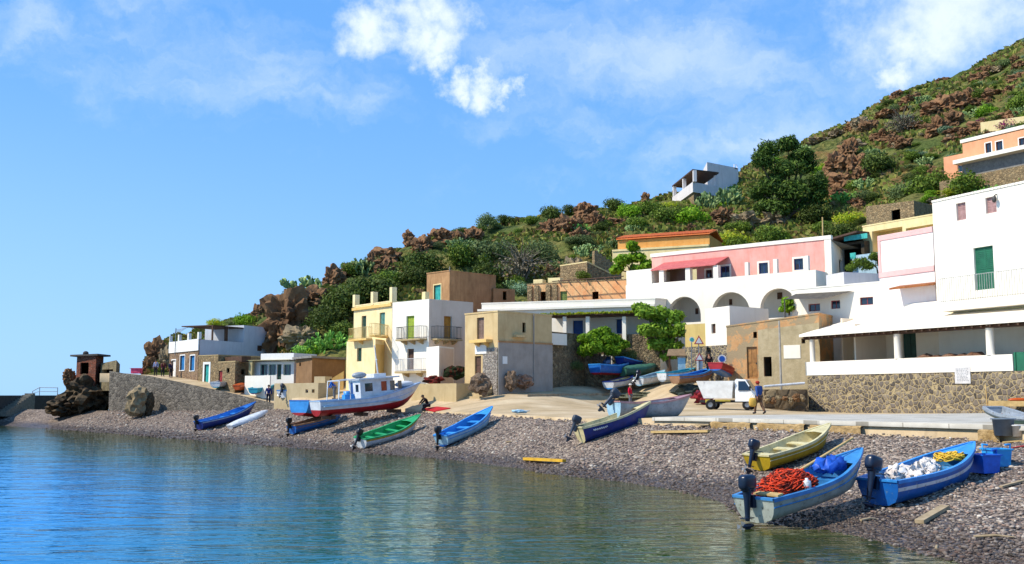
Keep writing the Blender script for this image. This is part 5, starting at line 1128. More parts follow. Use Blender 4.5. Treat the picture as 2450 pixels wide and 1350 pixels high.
# boats on the ramp
rm, *_ = boat('fishing_boat', 'blue boat with red bottom propped up under the round tree', (1424, 909), (1508, 866), 3.7, 1.6, .75, 1.1, BBLUE, BRED, BBLUE, BLIGHT, None, tw=.85, D=75, thw=(.4,), lift=.35, lowband=2)
boat('rowing_boat', 'pale sky blue boat behind the blue and red one', (1482, 889), (1538, 866), 2.8, 1.2, .55, .75, BNAVY, BNAVY, BLIGHT, BLIGHT, None, D=76.5, lift=.5)
boat('rowing_boat', 'boat under a dull green cover on the ramp', (1490, 908), (1575, 873), 3.8, 1.4, .6, .8, bl('hull_green', '#3a6450', '#2a4c3c'), None, None, bl('hull_green', '#3a6450', '#2a4c3c'), None, cover=paint('green_tarp', '#3f7060', '#2c5446', .7), D=75.8, lift=.2)
boat('rowing_boat', 'slim white boat with blue trim lowest on the ramp', (1457, 936), (1518, 896), 3.2, 1.3, .55, .75, BW, BLIGHT, BCREAM, BNAVY, None, D=74, tw=.8, lift=.1)
boat('motor_boat', 'white boat with a dark raised engine in the middle of the ramp', (1530, 928), (1592, 886), 3.3, 1.3, .6, .85, BW, BPALE, BGREY, BPALE, None, D=74.2, eng=NAVYE, tilt=40, lift=.1)
boat('rowing_boat', 'white boat with turquoise rim left of the road signs', (1585, 920), (1666, 879), 3.6, 1.3, .65, .9, BW, BGREY, BTURQ, BTURQ, None, D=71.5, lift=.15)
boat('rowing_boat', 'long boat with bright blue rim and brown hull below the road signs', (1616, 926), (1710, 878), 4.0, 1.4, .6, 1.0, BWOOD, BCREAM, BBLUE, BLIGHT, None, D=69, lift=.15, lowband=1)
boat('rowing_boat', 'small red and blue boat above the white truck', (1712, 906), (1748, 886), 3.6, 1.4, .5, .7, BRED, BBLUE, BRED, BRED, None, D=67.5, lift=.5)
# boats on the quay
boat('dinghy', 'white and green dinghy on the quay by the turquoise door', (515, 929), (552, 915), 3.2, 1.4, .5, .7, BW, BTURQ, BTURQ, BW, None, D=91.5, thw=(.5,))
boat('kayak', 'orange red kayak on the quay beside the white panel', (566, 934), (600, 923), 3.0, .9, .4, .5, BORG, BORG, BORG, BORG, None, D=90, cover=BORG, thw=())
boat('rowing_boat', 'turquoise blue boat on the quay behind the person in blue', (606, 944), (660, 931), 4.2, 1.3, .5, .65, BTURQ, BNAVY, BNAVY, BTURQ, None, D=89, thw=(.5,))
boat('rowing_boat', 'white boat with light blue rim by the low tan wall', (676, 953), (738, 936), 4.4, 1.5, .6, .8, BW, BW, BLIGHT, BLIGHT, None, D=83.5, eng=GREYE, tilt=20, thw=(.5,))
boat('fishing_boat', 'light blue hull with dark red bottom hidden behind the white trawler', (714, 1001), (795, 964), 4.2, 1.9, 1.0, 1.2, BLIGHT, BRED, BLIGHT, BBLUE, None, tw=.85, D=70, lift=.15, lowband=2, thw=(.5,))
# trawler
rt, Mt, it_ = boat('trawler', 'large white fishing boat with wheelhouse and red bottom on the beach', (757, 1000), (1008, 924), 7.9, 2.4, .98, 1.7, bl('trawler_white', '#d0d4da', '#b4b8be'), BRED, BPALE, bl('trawler_trim', '#a8c0dc', '#88a4c4'), None, tw=.78, thw=(), foredeck=.6, D=67, lift=.05, lowband=3, group='fishing boats ashore')
def tb(name, mb, mat, parent=None): return mb.build(name, mat, parent or rt)
LT = it_['Ll']; zd = it_['SH'](.5); TW = bl('wheelhouse_white', '#d6d8da', '#bcbec0'); TB = bl('wheelhouse_blue', '#8cb4d8', '#6c98c0')
mb = MB(); mb.box((LT * .42, 0, zd - .35), (LT * .8, 2.3, .06)); tb('deck', mb, BPALE)
x0, x1 = LT * .40, LT * .76; hh = 1.5; zb = zd - .3
Fs = [Fac((x0, -.95), (x1, -.75)), Fac((x1, -.75), (x1, .75)), Fac((x1, .75), (x0, .95)), Fac((x0, .95), (x0, -.95))]
mb = MB(); hls = {0: [(.35, .95, zb + .7, zb + 1.25), (1.6, 2.05, zb + .65, zb + 1.3), (2.3, 2.7, zb + .65, zb + 1.3), (2.95, 3.25, zb + .7, zb + 1.25)], 1: [(.15, .65, zb + .75, zb + 1.3), (.85, 1.35, zb + .75, zb + 1.3)], 2: [(.6, 1.2, zb + .65, zb + 1.3), (1.6, 2.2, zb + .65, zb + 1.3)], 3: [(.2, .7, zb, zb + 1.35), (1.1, 1.6, zb + .7, zb + 1.2)]}
for i, f_ in enumerate(Fs): wall_face(mb, f_, zb, zb + hh, hls[i], .05)
cab = tb('wheelhouse', mb, TW)
for i, f_ in enumerate(Fs):
    for j, h in enumerate(hls[i]):
        g = MB(); fbox(g, f_, h[0], h[1], h[2], h[3], -.05, -.03); tb('window', g, paint('rusty_curtain', '#b0481c', '#8c3412') if (i, j) == (0, 1) else (GL if not (i, j) == (3, 0) else BLUED), cab)
mb = MB(); mb.box(((x0 + x1) / 2 + .1, 0, zb + hh + .05), (x1 - x0 + .5, 2.15, .1)); mb.box((x1 - .9, 0, zb + hh + .22), (.9, 1.2, .24)); tb('wheelhouse_roof', mb, TW)
mb = MB(); mb.ell((x0 + .3, -.2, zb + hh + .32), (.55, .4, .22)); tb('life_raft', mb, BGREY)
mb = MB()
for y in (-1.0, 1.0):
    mb.tube([(LT * .17, y, zb + .2), (LT * .19, y, zb + 1.55), (x0, y * .9, zb + 1.6)], .035, 6)
    mb.tube([(LT * .29, y, zb + .2), (LT * .30, y, zb + 1.58)], .03, 6)
mb.tube([(LT * .19, -1, zb + 1.55), (LT * .19, 1, zb + 1.55)], .035, 6); tb('stern_frame', mb, TW)
mb = MB(); mb.tube([(x1 - .7, .1, zb + hh + .1), (x1 - .85, .1, zb + hh + 2.3)], [.06, .03], 6); mb.tube([(x1 - .95, -.4, zb + hh + 1.3), (x1 - .6, .6, zb + hh + 1.3)], .025, 5); tb('mast', mb, TW)
mb = MB(); mb.ell((LT * .93, 0, it_['SH'](.93) + .12), (.75, .35, .22)); tb('bow_locker', mb, TW)
mb = MB(); mb.box((LT * .3, -.5, zb + .35), (.7, .5, .5)); mb.lathe([(.25, 0), (.25, .3), (.0, .3)], (LT * .34, .3, zb + .5), 12); tb('winch', mb, BLIGHT)
for s in (.12, .45, .8): mb = MB(); mb.box((s * LT, 0, -.12), (.35, 1.6, .22)); tb('keel_block', mb, DWOOD)

# cargo lying in the near boats (things of their own)
def blocal(M, v): return M @ Vector(v)
def rnet(name, label, M, c, r, mat, n=170, seed=3, cat='nets', t=.013, core=None):
    rs = random.Random(seed); mb = MB()
    for k in range(n):
        th = rs.uniform(0, 6.28); rr_ = math.sqrt(rs.random()); x = r[0] * rr_ * math.cos(th); y = r[1] * rr_ * math.sin(th); h = r[2] * (1 - rr_ ** 2) ** .6
        p = []; a = rs.uniform(0, 6.28); rad = rs.uniform(.06, .2); tl = rs.uniform(-.9, .9); tl2 = rs.uniform(-.9, .9)
        for i in range(8): q = a + i * .95; p.append(M @ Vector((c[0] + x + rad * math.cos(q), c[1] + y + rad * math.sin(q) * .8, c[2] + h + rad * .6 * math.sin(q) * tl + rad * .5 * math.cos(q) * tl2)))
        mb.tube(p, t, 4, m=0 if rs.random() < .62 else 1, cap=False)
    if core: 
        n0 = len(mb.v); mb.ell((0, 0, 0), (r[0] * .95, r[1] * .95, r[2] * .9), 16, 10, m=1)
        for i in range(n0, len(mb.v)): v = Vector(mb.v[i]); v *= 1 + .12 * mnoise.noise(v * 6); mb.v[i] = tuple(M @ (v + Vector(c)))
    o = mb.build(name, mat, None, M @ Vector(c)); tag(o, label, cat); return o
NETR = paint('net_orange', '#e0481c', '#b42c10', .8, 14); NETD = paint('net_dark_red', '#7c2414', '#4c180e', .9, 14)
rnet('fishing_net', 'heap of orange red nets piled in the stern of the worn white boat', Mk, (ik['Ll'] * .30, 0, .48), (.92, .62, .5), [NETR, NETD], 520, 4, t=.016, core=True)
ROPE = paint('yellow_rope', '#e0b83c', '#b8922c', .8, 10)
rnet('rope_coil', 'coils of yellow rope in the bow of the bright blue boat', Ml, (il['Ll'] * .80, 0, .74), (.5, .34, .08), [ROPE, ROPE], 60, 6, 'rope', .022)
mb = MB(); rs = random.Random(2); WCL = paint('white_sacks', '#dcd8d2', '#b8aaa0', .9, 5)
for k in range(9): mb.ell((il['Ll'] * (.3 + .04 * k), rs.uniform(-.3, .3), .55 + rs.uniform(-.05, .08)), (.34, .3, .2), 26, 16)
for i, v in enumerate(mb.v): v = Vector(v); v += Vector((mnoise.fractal(v * 5, .7, 2, 5), mnoise.fractal(v * 5 + Vector((9, 0, 0)), .7, 2, 5), mnoise.fractal(v * 5 + Vector((0, 9, 0)), .7, 2, 5))) * .15; mb.v[i] = tuple(Ml @ v)
o = mb.build('white_netting', WCL, None, Ml @ Vector((il['Ll'] * .45, 0, .5))); tag(o, 'crumpled white netting filling the middle of the bright blue boat', 'netting')
mb = MB(); mb.tube([Mk @ Vector((ik['Ll'] * .42, .35, .72)), Mk @ Vector((ik['Ll'] * 1.07, .12, 1.28))], [.045, .035], 7); 
o = mb.build('oar', OARW, None, Mk @ Vector((ik['Ll'] * .42, .35, .72))); tag(o, 'long wooden oar laid towards the bow of the worn white boat', 'oar')
mb = MB(); mb.ell((0, 0, 0), (.5, .36, .16), 28, 16, p=.8)
for i, v in enumerate(mb.v): v = Vector(v); v += Vector((mnoise.noise(v * 7) * .1, mnoise.noise(v * 9) * .1, mnoise.fractal(v * 6, .7, 2, 4) * .16)); mb.v[i] = tuple(Mk @ (v + Vector((ik['Ll'] * .74, 0, .82))))
o = mb.build('tarpaulin', paint('blue_tarp', '#1c58c0', '#123c90', .5), None, Mk @ Vector((ik['Ll'] * .74, 0, .8))); tag(o, 'crumpled blue tarpaulin near the bow of the worn white boat', 'tarpaulin')
mb = MB(); mb.box((0, 0, 0), (.22, .75, .05)); mb.v = [tuple(Mk @ (Vector(v) + Vector((.25, -.25, .70)))) for v in mb.v]
o = mb.build('plank', OARW, None, Mk @ Vector((.25, -.25, .7))); tag(o, 'short pale board across the stern of the worn white boat', 'plank')
mb = MB(); mb.lathe([(0, 0), (.09, 0), (.1, .22), (.04, .26), (.04, .3), (0, .3)], (0, 0, 0), 12); mb.v = [tuple(Mk @ (Vector(v) + Vector((ik['Ll'] * .3, -.66, .6)))) for v in mb.v]
o = mb.build('bottle', BW, None, Mk @ Vector((ik['Ll'] * .3, -.66, .6))); tag(o, 'white plastic can beside the orange nets', 'can')
# lettering on the navy boat: an unreadable white script
mb = MB(); y = lambda s, h: -(ii['W'](s) * (.965) + .03)
pts = []
for k in range(26):
    s = .12 + .2 * k / 25; h = .70 + .06 * math.sin(k * 1.9) * (1 if k % 5 else .2); p = ii['pt'](s, -1, h, .02); pts.append(Mi @ Vector((p[0], p[1] * .985, p[2])))
mb.tube(pts, .022, 4); o = mb.build('lettering', BW, None, pts[0]); mw = Mi.inverted(); 
me = o.data; me.transform(Matrix.Translation(o.location)); me.transform(mw); o.location = (0, 0, 0); o.parent = ri

# planks, tubs, buckets
def plank(label, a, b_, w, t, mat, D=None, lift=.03):
    p, q = hit(*a), hit(*b_); p.z += lift; q.z += lift; d = (q - p).normalized(); r_ = d.cross(Vector((0, 0, 1))).normalized() * w / 2; u = r_.cross(d).normalized() * t
    mb = MB(); mb.hexa([p - r_, q - r_, q + r_, p + r_, p - r_ + u, q - r_ + u, q + r_ + u, p + r_ + u]); o = mb.build('plank', mat, None, p); tag(o, label, 'plank'); return o
plank('long pale plank lying between the navy boat and the square', (1562, 1038), (1698, 1036), .34, .1, OARW)
plank('weathered plank on the stones below the bright blue boat', (2200, 1256), (2262, 1220), .22, .09, paint('grey_wood', '#b09a78', '#8c7858', .8))
plank('thin grey board at the foot of the pavement', (1668, 1020), (1700, 1019), .3, .06, paint('grey_wood', '#b09a78', '#8c7858', .8))
plank('narrow driftwood strip beside the shadow of the bright blue boat', (2395, 1170), (2450, 1155), .1, .05, paint('grey_wood', '#b09a78', '#8c7858', .8))
plank('pale board near the grey bucket', (2400, 1062), (2470, 1056), .25, .04, OARW)
p = at(1262, 1103, 47); mb = MB(); a = hit(1258, 1103); b_ = hit(1350, 1108); a.z += .04; b_.z += .04; d = (b_ - a).normalized(); r_ = Vector((d.y, -d.x, 0)) * .16
mb.hexa([a - r_, b_ - r_ * .6, b_ + r_ * .6, a + r_] + [v + Vector((0, 0, .12)) for v in (a - r_, b_ - r_ * .6, b_ + r_ * .6, a + r_)]); o = mb.build('yellow_plank', paint('yellow_paint_wood', '#d8a828', '#b88a1c', .6), None, a); tag(o, 'yellow plank lying on wet stones at the water edge', 'plank')
def tub(label, px, py, r, h, mat, square=True, name='tub', taper=.86, cat='tub', rz=0):
    c = hit(px, py); mb = MB(); n = 4 if square else 20
    Mr = Matrix.Rotation(math.pi / 4 + rz, 4, 'Z') if square else Matrix.Rotation(rz, 4, 'Z')
    k = 1.25 if square else 1
    mb.lathe([(0, .02), (r * taper * k, .02), (r * k, h), (r * k + .05, h), (r * k + .05, h + .04), (r * k - .03, h + .04), (r * taper * k - .04, .06), (0, .06)], c, n, smooth=not square, M=Mr)
    if square:
        hb = MB(); 
        for s_ in (-1, 1): hb.tube([c + Vector((s_ * (r + .08) * math.cos(rz), s_ * (r + .08) * math.sin(rz), h)), c + Vector((s_ * (r + .1) * math.cos(rz), s_ * (r + .1) * math.sin(rz), h + .16)), c + Vector((s_ * r * .8 * math.cos(rz), s_ * r * .8 * math.sin(rz), h + .14))], .03, 6)
        rt_ = empty(name, c, label, cat); mb.build('bin', mat, rt_, c); hb.build('handle', mat, rt_, c); return rt_
    o = mb.build(name, mat, None, c); tag(o, label, cat); return o
tub('deep blue plastic tub nearer the bow of the bright blue boat', 2356, 1133, .36, .52, paint('tub_blue', '#1a6ad8', '#1454b4', .4), rz=.3)
tub('pale turquoise tub standing behind the deep blue tub', 2386, 1117, .34, .5, paint('tub_sky', '#2ca0e0', '#2084c4', .4), rz=.1)
tub('round grey barrel at the right end of the pavement', 2402, 1044, .34, .55, paint('tub_grey', '#6c7884', '#54606c', .6), square=False, name='barrel', cat='barrel')
tub('white bucket beside the grey barrel', 2434, 1046, .17, .36, paint('bucket_white', '#d2d0cc', '#b4b0aa', .5), square=False, name='bucket', cat='bucket')
boat('dinghy', 'dark green dinghy with orange net resting above the grey barrel', (2378, 1012), (2470, 1008), 2.6, 1.0, .28, .4, bl('dinghy_green', '#3c5c54', '#2a443e'), None, BGREY, BGREY, None, D=36.5, thw=(.5,), far=False, lift=.25)
c = at(2418, 1000, 36.5); rnet('orange_net', 'small orange net heap in the dark green dinghy', Matrix.Translation(c), (0, 0, -.02), (.3, .2, .14), [NETR, NETD], 60, 9, t=.012, core=True)
# timber bench against the terrace wall
c = hit(2418, 990); c.z = gz(c.x, c.y); rb = empty('wooden_bench', c, 'rough timber work bench with orange cloth near the restaurant wall', 'bench')
mb = MB(); mb.box((c.x + .2, c.y, c.z + .52), (2.4, .6, .28), -.4); mb.build('bench_top', OARW, rb, c)
for s_ in (-.85, 1.2): mb = MB(); mb.box((c.x + s_ * .92, c.y - s_ * .39, c.z + .19), (.14, .4, .38), -.4); mb.build('leg', paint('rust_leg', '#94482c', '#743420', .8), rb, c)
mb = MB(); mb.ell((c.x + .4, c.y - .1, c.z + .72), (.55, .2, .1)); mb.build('cloth', BORG, rb, c)
mb = MB(); mb.tube([(c.x - 1.0, c.y + .4, c.z), (c.x - 1.03, c.y + .42, c.z + 1.5)], .03); mb.build('upright', OARW, rb, c)
# broken kerb blocks below the pavement
KT = rockmat('tan_blocks', '#b09060', '#c0a070', '#a08050', .8)
for i, (xa, xb, lab) in enumerate(((1700, 1795, 'tan concrete block under the pavement edge, nearest the beached grey boat'), (1812, 1925, 'long tan concrete block under the middle of the pavement edge'), (1938, 2060, 'cracked tan concrete block right of the longest one under the pavement'), (2340, 2392, 'short tan block beside the grey barrel'))):
    ex_ = [e[0] for e in EDGE_PX]; eD_ = [e[1] for e in EDGE_PX]; P = plan(xa, float(np.interp(xa, ex_, eD_)) - .15, 1010); Q = plan(xb, float(np.interp(xb, ex_, eD_)) - .15, 1010); f_ = Fac(P, Q); z = gz((P[0] + Q[0]) / 2, (P[1] + Q[1]) / 2 + .6)
    mb = MB(); k = 12
    bz = float(beach_z(np.array([P[0]]), np.array([P[1]]))[0]); rw = []
    for j in range(k + 1):
        u = f_.L * j / k; e = .06 * mnoise.noise(Vector((u * 2, i * 5, 0))); rw.append([f_.pt(u, bz - .3, .05 + e), f_.pt(u, 2.13 + e - .05, .05 + e), f_.pt(u, 2.18 + e - .05, -.02), f_.pt(u, 2.18 - .05, -.5)])
    mb.grid(rw, smooth=False, flip=True); o = mb.build('kerb_block', KT, None, f_.pt(0, bz, 0)); tag(o, lab, 'concrete block')

# ------------------------------------------------------------------ quay, pier, hut
org = at(280, 960, 100); mb = MB(); rw = []
for i in range(60):
    px = 262 + 410 * i / 59; py = float(np.interp(px, [q[0] for q in QW], [q[1] for q in QW])); D = float(np.interp(px, [q[0] for q in QW], [q[2] for q in QW]))
    t = at(px, py, D); n_ = .08 * mnoise.noise(Vector((px * .05, 0, 0)))
    rw.append([(t.x + .25, t.y - .35, .6), (t.x, t.y + n_, t.z), (t.x, t.y + .6, t.z + .0), (t.x, t.y + .6, .8)])
mb.grid(rw, smooth=False, flip=True); o = mb.build('quay_wall', masonry('quay_stone', ['#5c564e', '#716a60', '#857c70', '#4e4842'], '#7d7466', 2.8, .04, 1.4), None, org); tag(o, 'sloping grey stone quay wall rising towards the ruined lookout', 'wall')
PX = -57.6; zt = zat(0, 946.5, 115)
mb = MB(); mb.box((PX - 3, 90, zt / 2 - 1.5), (6, 90, zt + 3)); o = mb.build('pier', paint('dark_concrete', '#4c4640', '#37322e', .9), None, (PX - 3, 90, 0)); tag(o, 'dark concrete pier wall at the far end of the beach', 'pier')
mb = MB()
for k in range(12): mb.box((PX + .5, 113.5 + k * .55, 1.2 + k * .085), (1.0, .55, .6 + k * .19))
o = mb.build('stone_steps', paint('pale_step', '#8c8474', '#6c6456', .9), None, (PX, 113, 1)); tag(o, 'pale concrete steps climbing the side of the pier', 'steps')
pts = [at(78, 936, 124), at(95, 927, 124), at(138, 928, 124)]; mb = MB(); mb.tube(pts, .05); 
for p in pts: mb.tube([p, Vector((p.x, p.y, zt))], .05)
mb.tube([Vector((p.x, p.y, (p.z + zt) / 2)) for p in pts], .04); o = mb.build('pier_railing', paint('pale_rail_metal', '#a8b4bc', '#8c989f', .5), None, (pts[0].x, pts[0].y, zt)); tag(o, 'thin metal handrail on top of the pier', 'railing')

def rock(c, r, seed, sub=4, amp=.28, fr=1.2, cut=.0, ridg=.35):
    bm = bmesh.new(); bmesh.ops.create_icosphere(bm, subdivisions=sub, radius=1); o3 = Vector((seed * 7.1, seed * 3.3, seed * 1.7))
    for v in bm.verts:
        d = v.co.normalized(); n = mnoise.fractal(d * fr + o3, 1, 2, 5) * amp; c1 = mnoise.cell(d * 2.2 + o3) * .12; rg = abs(mnoise.noise(d * 2.6 * fr + o3)) * ridg
        vd = mnoise.voronoi(d * 1.9 * fr + o3)[0]; ck = max(0, .14 - (vd[1] - vd[0])) * 1.6; vd2 = mnoise.voronoi(d * 5 * fr + o3)[0]; ck += max(0, .1 - (vd2[1] - vd2[0])) * .5
        st = .05 * math.sin(d.z * 17 + 3 * mnoise.noise(d * 2 + o3))
        v.co = d * (1 + n - rg * .7 + c1 - ck + st)
    vs = [(v.co.x * r[0] + c[0], v.co.y * r[1] + c[1], v.co.z * r[2] + c[2]) for v in bm.verts]; fs = [tuple(v.index for v in f.verts) for f in bm.faces]; bm.free(); return vs, fs
def rock_obj(label, px, py, D, rpx, rpy, mat, seed, name='rock', depth=None, group=None, **k):
    c = at(px, py, D); s = D / F; mb = MB(); a, b_ = rock(c, (rpx * s, depth or (rpx + rpy) / 2 * s, rpy * s), seed, **k); mb.add(a, b_, 0, False); o = mb.build(name, mat, None, (c.x, c.y, c.z - rpy * s)); tag(o, label, 'rock', group); return o
RD = rockmat('dark_rock', '#483c30', '#64543f', '#3a3028', .5); RB = rockmat('brown_rock', '#6a4c34', '#8a6848', '#57402f', .35); RR = rockmat('rust_rock', '#6f4a34', '#96704e', '#4c3a2c', .9); RT = rockmat('tan_rock', '#8c7a5c', '#a08c6c', '#6c5c48', .4)
rock_obj('dark craggy rock carrying the ruined brick lookout', 222, 944, 107, 58, 50, RD, 3, depth=4.0, amp=.35)
rock_obj('low pale ledge of rock at the foot of the lookout', 165, 974, 106, 50, 30, RD, 5, depth=3)
rock_obj('small dark outcrop left of the brick lookout', 165, 902, 108, 14, 22, RB, 6)
rock_obj('tan boulder standing against the quay wall', 330, 960, 94.5, 33, 36, RT, 9, amp=.3, sub=3)
rock_obj('dark slab of rock leaning on the tan boulder', 356, 966, 94.8, 11, 32, RD, 12, amp=.3)
c = at(207, 905, 106)
b = Bld('ruined_lookout', 'ruined red brick lookout hut with a flat overhanging roof on dark rock', 'hut', quadplan((182, 107), (228, 104.5), (246, 107.5)), zat(205, 925, 105), zat(205, 852, 105), masonry('red_brick', ['#94523c', '#7c4430', '#6a4436', '#a0644c'], '#80685a', 4, .05, 2))
b.opening(0, (192, 868, 212, 895), 'open'); mb = MB(); q = [Vector(p) for p in b.pts]; cc = sum(q, Vector((0, 0))) / 4; q = [p + (p - cc).normalized() * .7 for p in q]
mb.hexa([(p.x, p.y, b.z1 + .02) for p in q] + [(p.x, p.y, b.z1 + .2) for p in q]); mb.ell((q[0].x * .6 + q[1].x * .4, q[0].y, b.z1 + .35), (.3, .3, .25)); b.part('roof_slab', mb, paint('dark_concrete', '#4c4640')); b.finish()
b = Bld('ruined_bunker', 'broken concrete block with a dark cave like opening beside the brick lookout', 'ruin', quadplan((240, 105), (277, 102), (286, 107)), zat(260, 935, 103), zat(260, 864, 103), rockmat('old_concrete', '#6c6048', '#8c7e60', '#54493a', .5), ztops=[zat(236, 870, 105), zat(277, 862, 102), zat(284, 872, 107), zat(260, 868, 108)])
b.opening(0, (243, 884, 270, 905), 'open', depth=.5); b.finish()
mb = MB(); c = at(327, 888, 102); mb.box((c.x, c.y, c.z), (.9, .8, .5)); mb.box((c.x, c.y, c.z + .27), (1.1, 1, .04)); mb.box((c.x, c.y - .41, c.z), (.5, .02, .3)); o = mb.build('stall_box', paint('pink_plastic', '#d04a70', '#b03458', .5), None, c); tag(o, 'small pink box on top of the quay wall', 'box')
mb = MB(); c = at(420, 812, 101); mb.tube([c - Vector((0, 0, 1.6)), at(421, 785, 101)], .04); t = at(421, 790, 101); 
for k in range(4): mb.tube([t + Vector((-.1, 0, -.12 * k)), t + Vector((1.2 - .2 * k, 0, .25 - .12 * k))], .022)
o = mb.build('antenna', METAL, None, c); tag(o, 'thin aerial mast over the stone house at the quay end', 'antenna')
# low tan wall, white panel, steps and odds and ends by the houses
f_ = Fac(plan(657, 84.5), plan(762, 80.5)); mb = MB(); wall_face(mb, f_, 2.0, f_.hit(710, 917)[1], [(f_.L * .72, f_.L * .78, f_.hit(710, 940)[1], f_.hit(710, 932)[1]), (f_.L * .86, f_.L * .92, f_.hit(710, 940)[1], f_.hit(710, 932)[1])]); z = f_.hit(710, 917)[1]
mb.add([f_.pt(0, z), f_.pt(f_.L, z), f_.pt(f_.L, z, -1), f_.pt(0, z, -1)], [(0, 1, 2, 3)]); mb.add([f_.pt(f_.L, 2), f_.pt(f_.L, z), f_.pt(f_.L, z, -2), f_.pt(f_.L, 2, -2)], [(3, 2, 1, 0)]); o = mb.build('low_wall', stucco('tan_low_wall', '#b8a684', '#98845f', .6), None, f_.pt(0, 2)); tag(o, 'low tan wall with two round holes left of the trawler', 'wall')
f_ = Fac(plan(752, 82), plan(778, 81.5)); mb = MB(); fbox(mb, f_, 0, f_.L, 3, f_.hit(765, 901)[1], -.9, 0); o = mb.build('gate_pillar', stucco('tan_low_wall', '#b8a684', '#98845f', .6), None, f_.pt(0, 3)); tag(o, 'square whitish pillar beside the low tan wall', 'pillar')
f_ = Fac(plan(586, 90.5), plan(646, 89)); mb = MB(); fbox(mb, f_, 0, f_.L, 3.0, f_.hit(616, 899)[1], -.12, 0); o = mb.build('blank_board', WHT2, None, f_.pt(0, 3)); tag(o, 'large blank white board standing in front of the kiosk', 'board')
f_ = Fac(plan(1050, 72.5), plan(1142, 69)); 
for k in range(4): pass
mb = MB(); s0 = f_.hit(1090, 945)[0]
for k in range(5): fbox(mb, f_, s0 + .35 * k - .5, f_.L, 2.4 + .2, 2.62 + .26 * k, -2.2 + .25 * k * 0, -.38 * k)
mb = MB()
for k in range(5): fbox(mb, f_, f_.L * .45, f_.L * .95, 2.3, 2.95 + .25 * k, -3.2, -.36 * k)
o = mb.build('stone_steps', OARW if False else stucco('worn_steps', '#b8a27c', '#94805c', .6), None, f_.pt(0, 2.3)); tag(o, 'worn tan steps at the foot of the beige corner house', 'steps')
f_ = Fac(plan(985, 73.2), plan(1092, 70)); mb = MB(); fbox(mb, f_, 0, f_.L, 2, f_.hit(1040, 918)[1], -1.6, 0); o = mb.build('yard_wall', stucco('yard_tan', '#c0aa80', '#a08a60', .6), None, f_.pt(0, 2)); tag(o, 'low tan yard wall beneath the white corner house', 'wall')
f_ = Fac(plan(778, 83.8), plan(822, 84)); mb = MB(); za = f_.hit(780, 916)[1]; zb = f_.hit(820, 888)[1]; fbox(mb, f_, 0, f_.L, 2.6, za, -.5, 0); mb = MB(); mb.hexa([f_.pt(0, 2.6, 0), f_.pt(f_.L, 2.6, 0), f_.pt(f_.L, 2.6, -.4), f_.pt(0, 2.6, -.4), f_.pt(0, za, 0), f_.pt(f_.L, zb, 0), f_.pt(f_.L, zb, -.4), f_.pt(0, za, -.4)]); o = mb.build('stair_wall', OCHRE, None, f_.pt(0, 2.6)); tag(o, 'ochre stair wall climbing to the yellow house', 'wall')
# things in front of the beige house
def blobthing(name, label, cat, px, py, D, rx, ry, rz_, mat, seed=1, amp=.3):
    c = at(px, py, D); mb = MB(); a, b_ = rock((c.x, c.y, c.z + rz_ * .7), (rx, ry, rz_), seed, 3, amp, 2.0); mb.add(a, b_, 0, False); o = mb.build(name, mat, None, c); tag(o, label, cat); return o
blobthing('brush_pile', 'dry brown heap of netting beside the steps', 'heap', 1150, 938, 68.7, .8, .6, .8, rockmat('dry_brush', '#6c5844', '#8a7460', '#504030', 2), 2)
blobthing('net_bundle', 'bundle of brown nets against the grey wall', 'nets', 1222, 930, 70, .5, .4, .75, rockmat('dry_brush', '#6c5844', '#8a7460', '#504030', 2), 7)
blobthing('net_bundle', 'pinkish net bundle right of the grey wall pipe', 'nets', 1252, 926, 71, .8, .5, .55, rockmat('pinkish_nets', '#94705c', '#ac8870', '#6c5444', 2), 9)
blobthing('laundry_heap', 'white and blue sacks piled at the end of the grey wall', 'sacks', 1307, 914, 74, .45, .4, .5, paint('pale_sacks', '#b8c0cc', '#8c98a8', .8), 4, .2)
blobthing('flower_pots', 'dark red flowering plants on the white house porch', 'plants', 1092, 903, 73.5, .75, .5, .55, rockmat('red_flowers', '#7c2420', '#28301c', '#304020', 3), 5, .5)
blobthing('plant_heap', 'red cloth and dark green plants on the yard wall', 'plants', 1037, 918, 72.4, .7, .4, .35, rockmat('green_red', '#28402c', '#7c2420', '#1c3024', 2), 8, .4)
blobthing('net_field', 'wide low spread of grey green nets below the ramp boats', 'nets', 1575, 956, 74, 3.2, 1.2, .35, rockmat('green_nets', '#6c6c54', '#7c7a62', '#585a46', 1.2), 12, .4)
blobthing('net_heap_dark', 'dark green heap of nets behind the grey boat bow', 'nets', 1650, 952, 69.5, 1.1, .8, .55, rockmat('dark_nets', '#34403c', '#444c44', '#242c28', 1.5), 14, .4)
blobthing('crates_heap', 'jumble of red, blue and yellow crates behind the truck', 'crates', 1682, 962, 66, .8, .5, .5, rockmat('crate_mix', '#3c3040', '#a03030', '#2c3450', 2.2), 15, .5)
# red cloth and scraps on the sand
p = [hit(1008, 981), hit(1040, 987), hit(1078, 979), hit(1045, 976)]; mb = MB(); mb.add([q + Vector((0, 0, .03)) for q in p] + [q + Vector((0, 0, .09)) for q in p], [(4, 5, 6, 7), (0, 1, 5, 4), (1, 2, 6, 5), (2, 3, 7, 6), (3, 0, 4, 7), (3, 2, 1, 0)]); o = mb.build('red_cloth', paint('red_cloth', '#b8141c', '#8c0e14', .9), None, p[0]); tag(o, 'red cloth spread on the sand by the trawler bow', 'cloth')
blobthing('plastic_sheet', 'crumpled pale plastic on the sand edge', 'plastic', 1243, 988, 58, .5, .3, .12, BPALE, 3, .4)
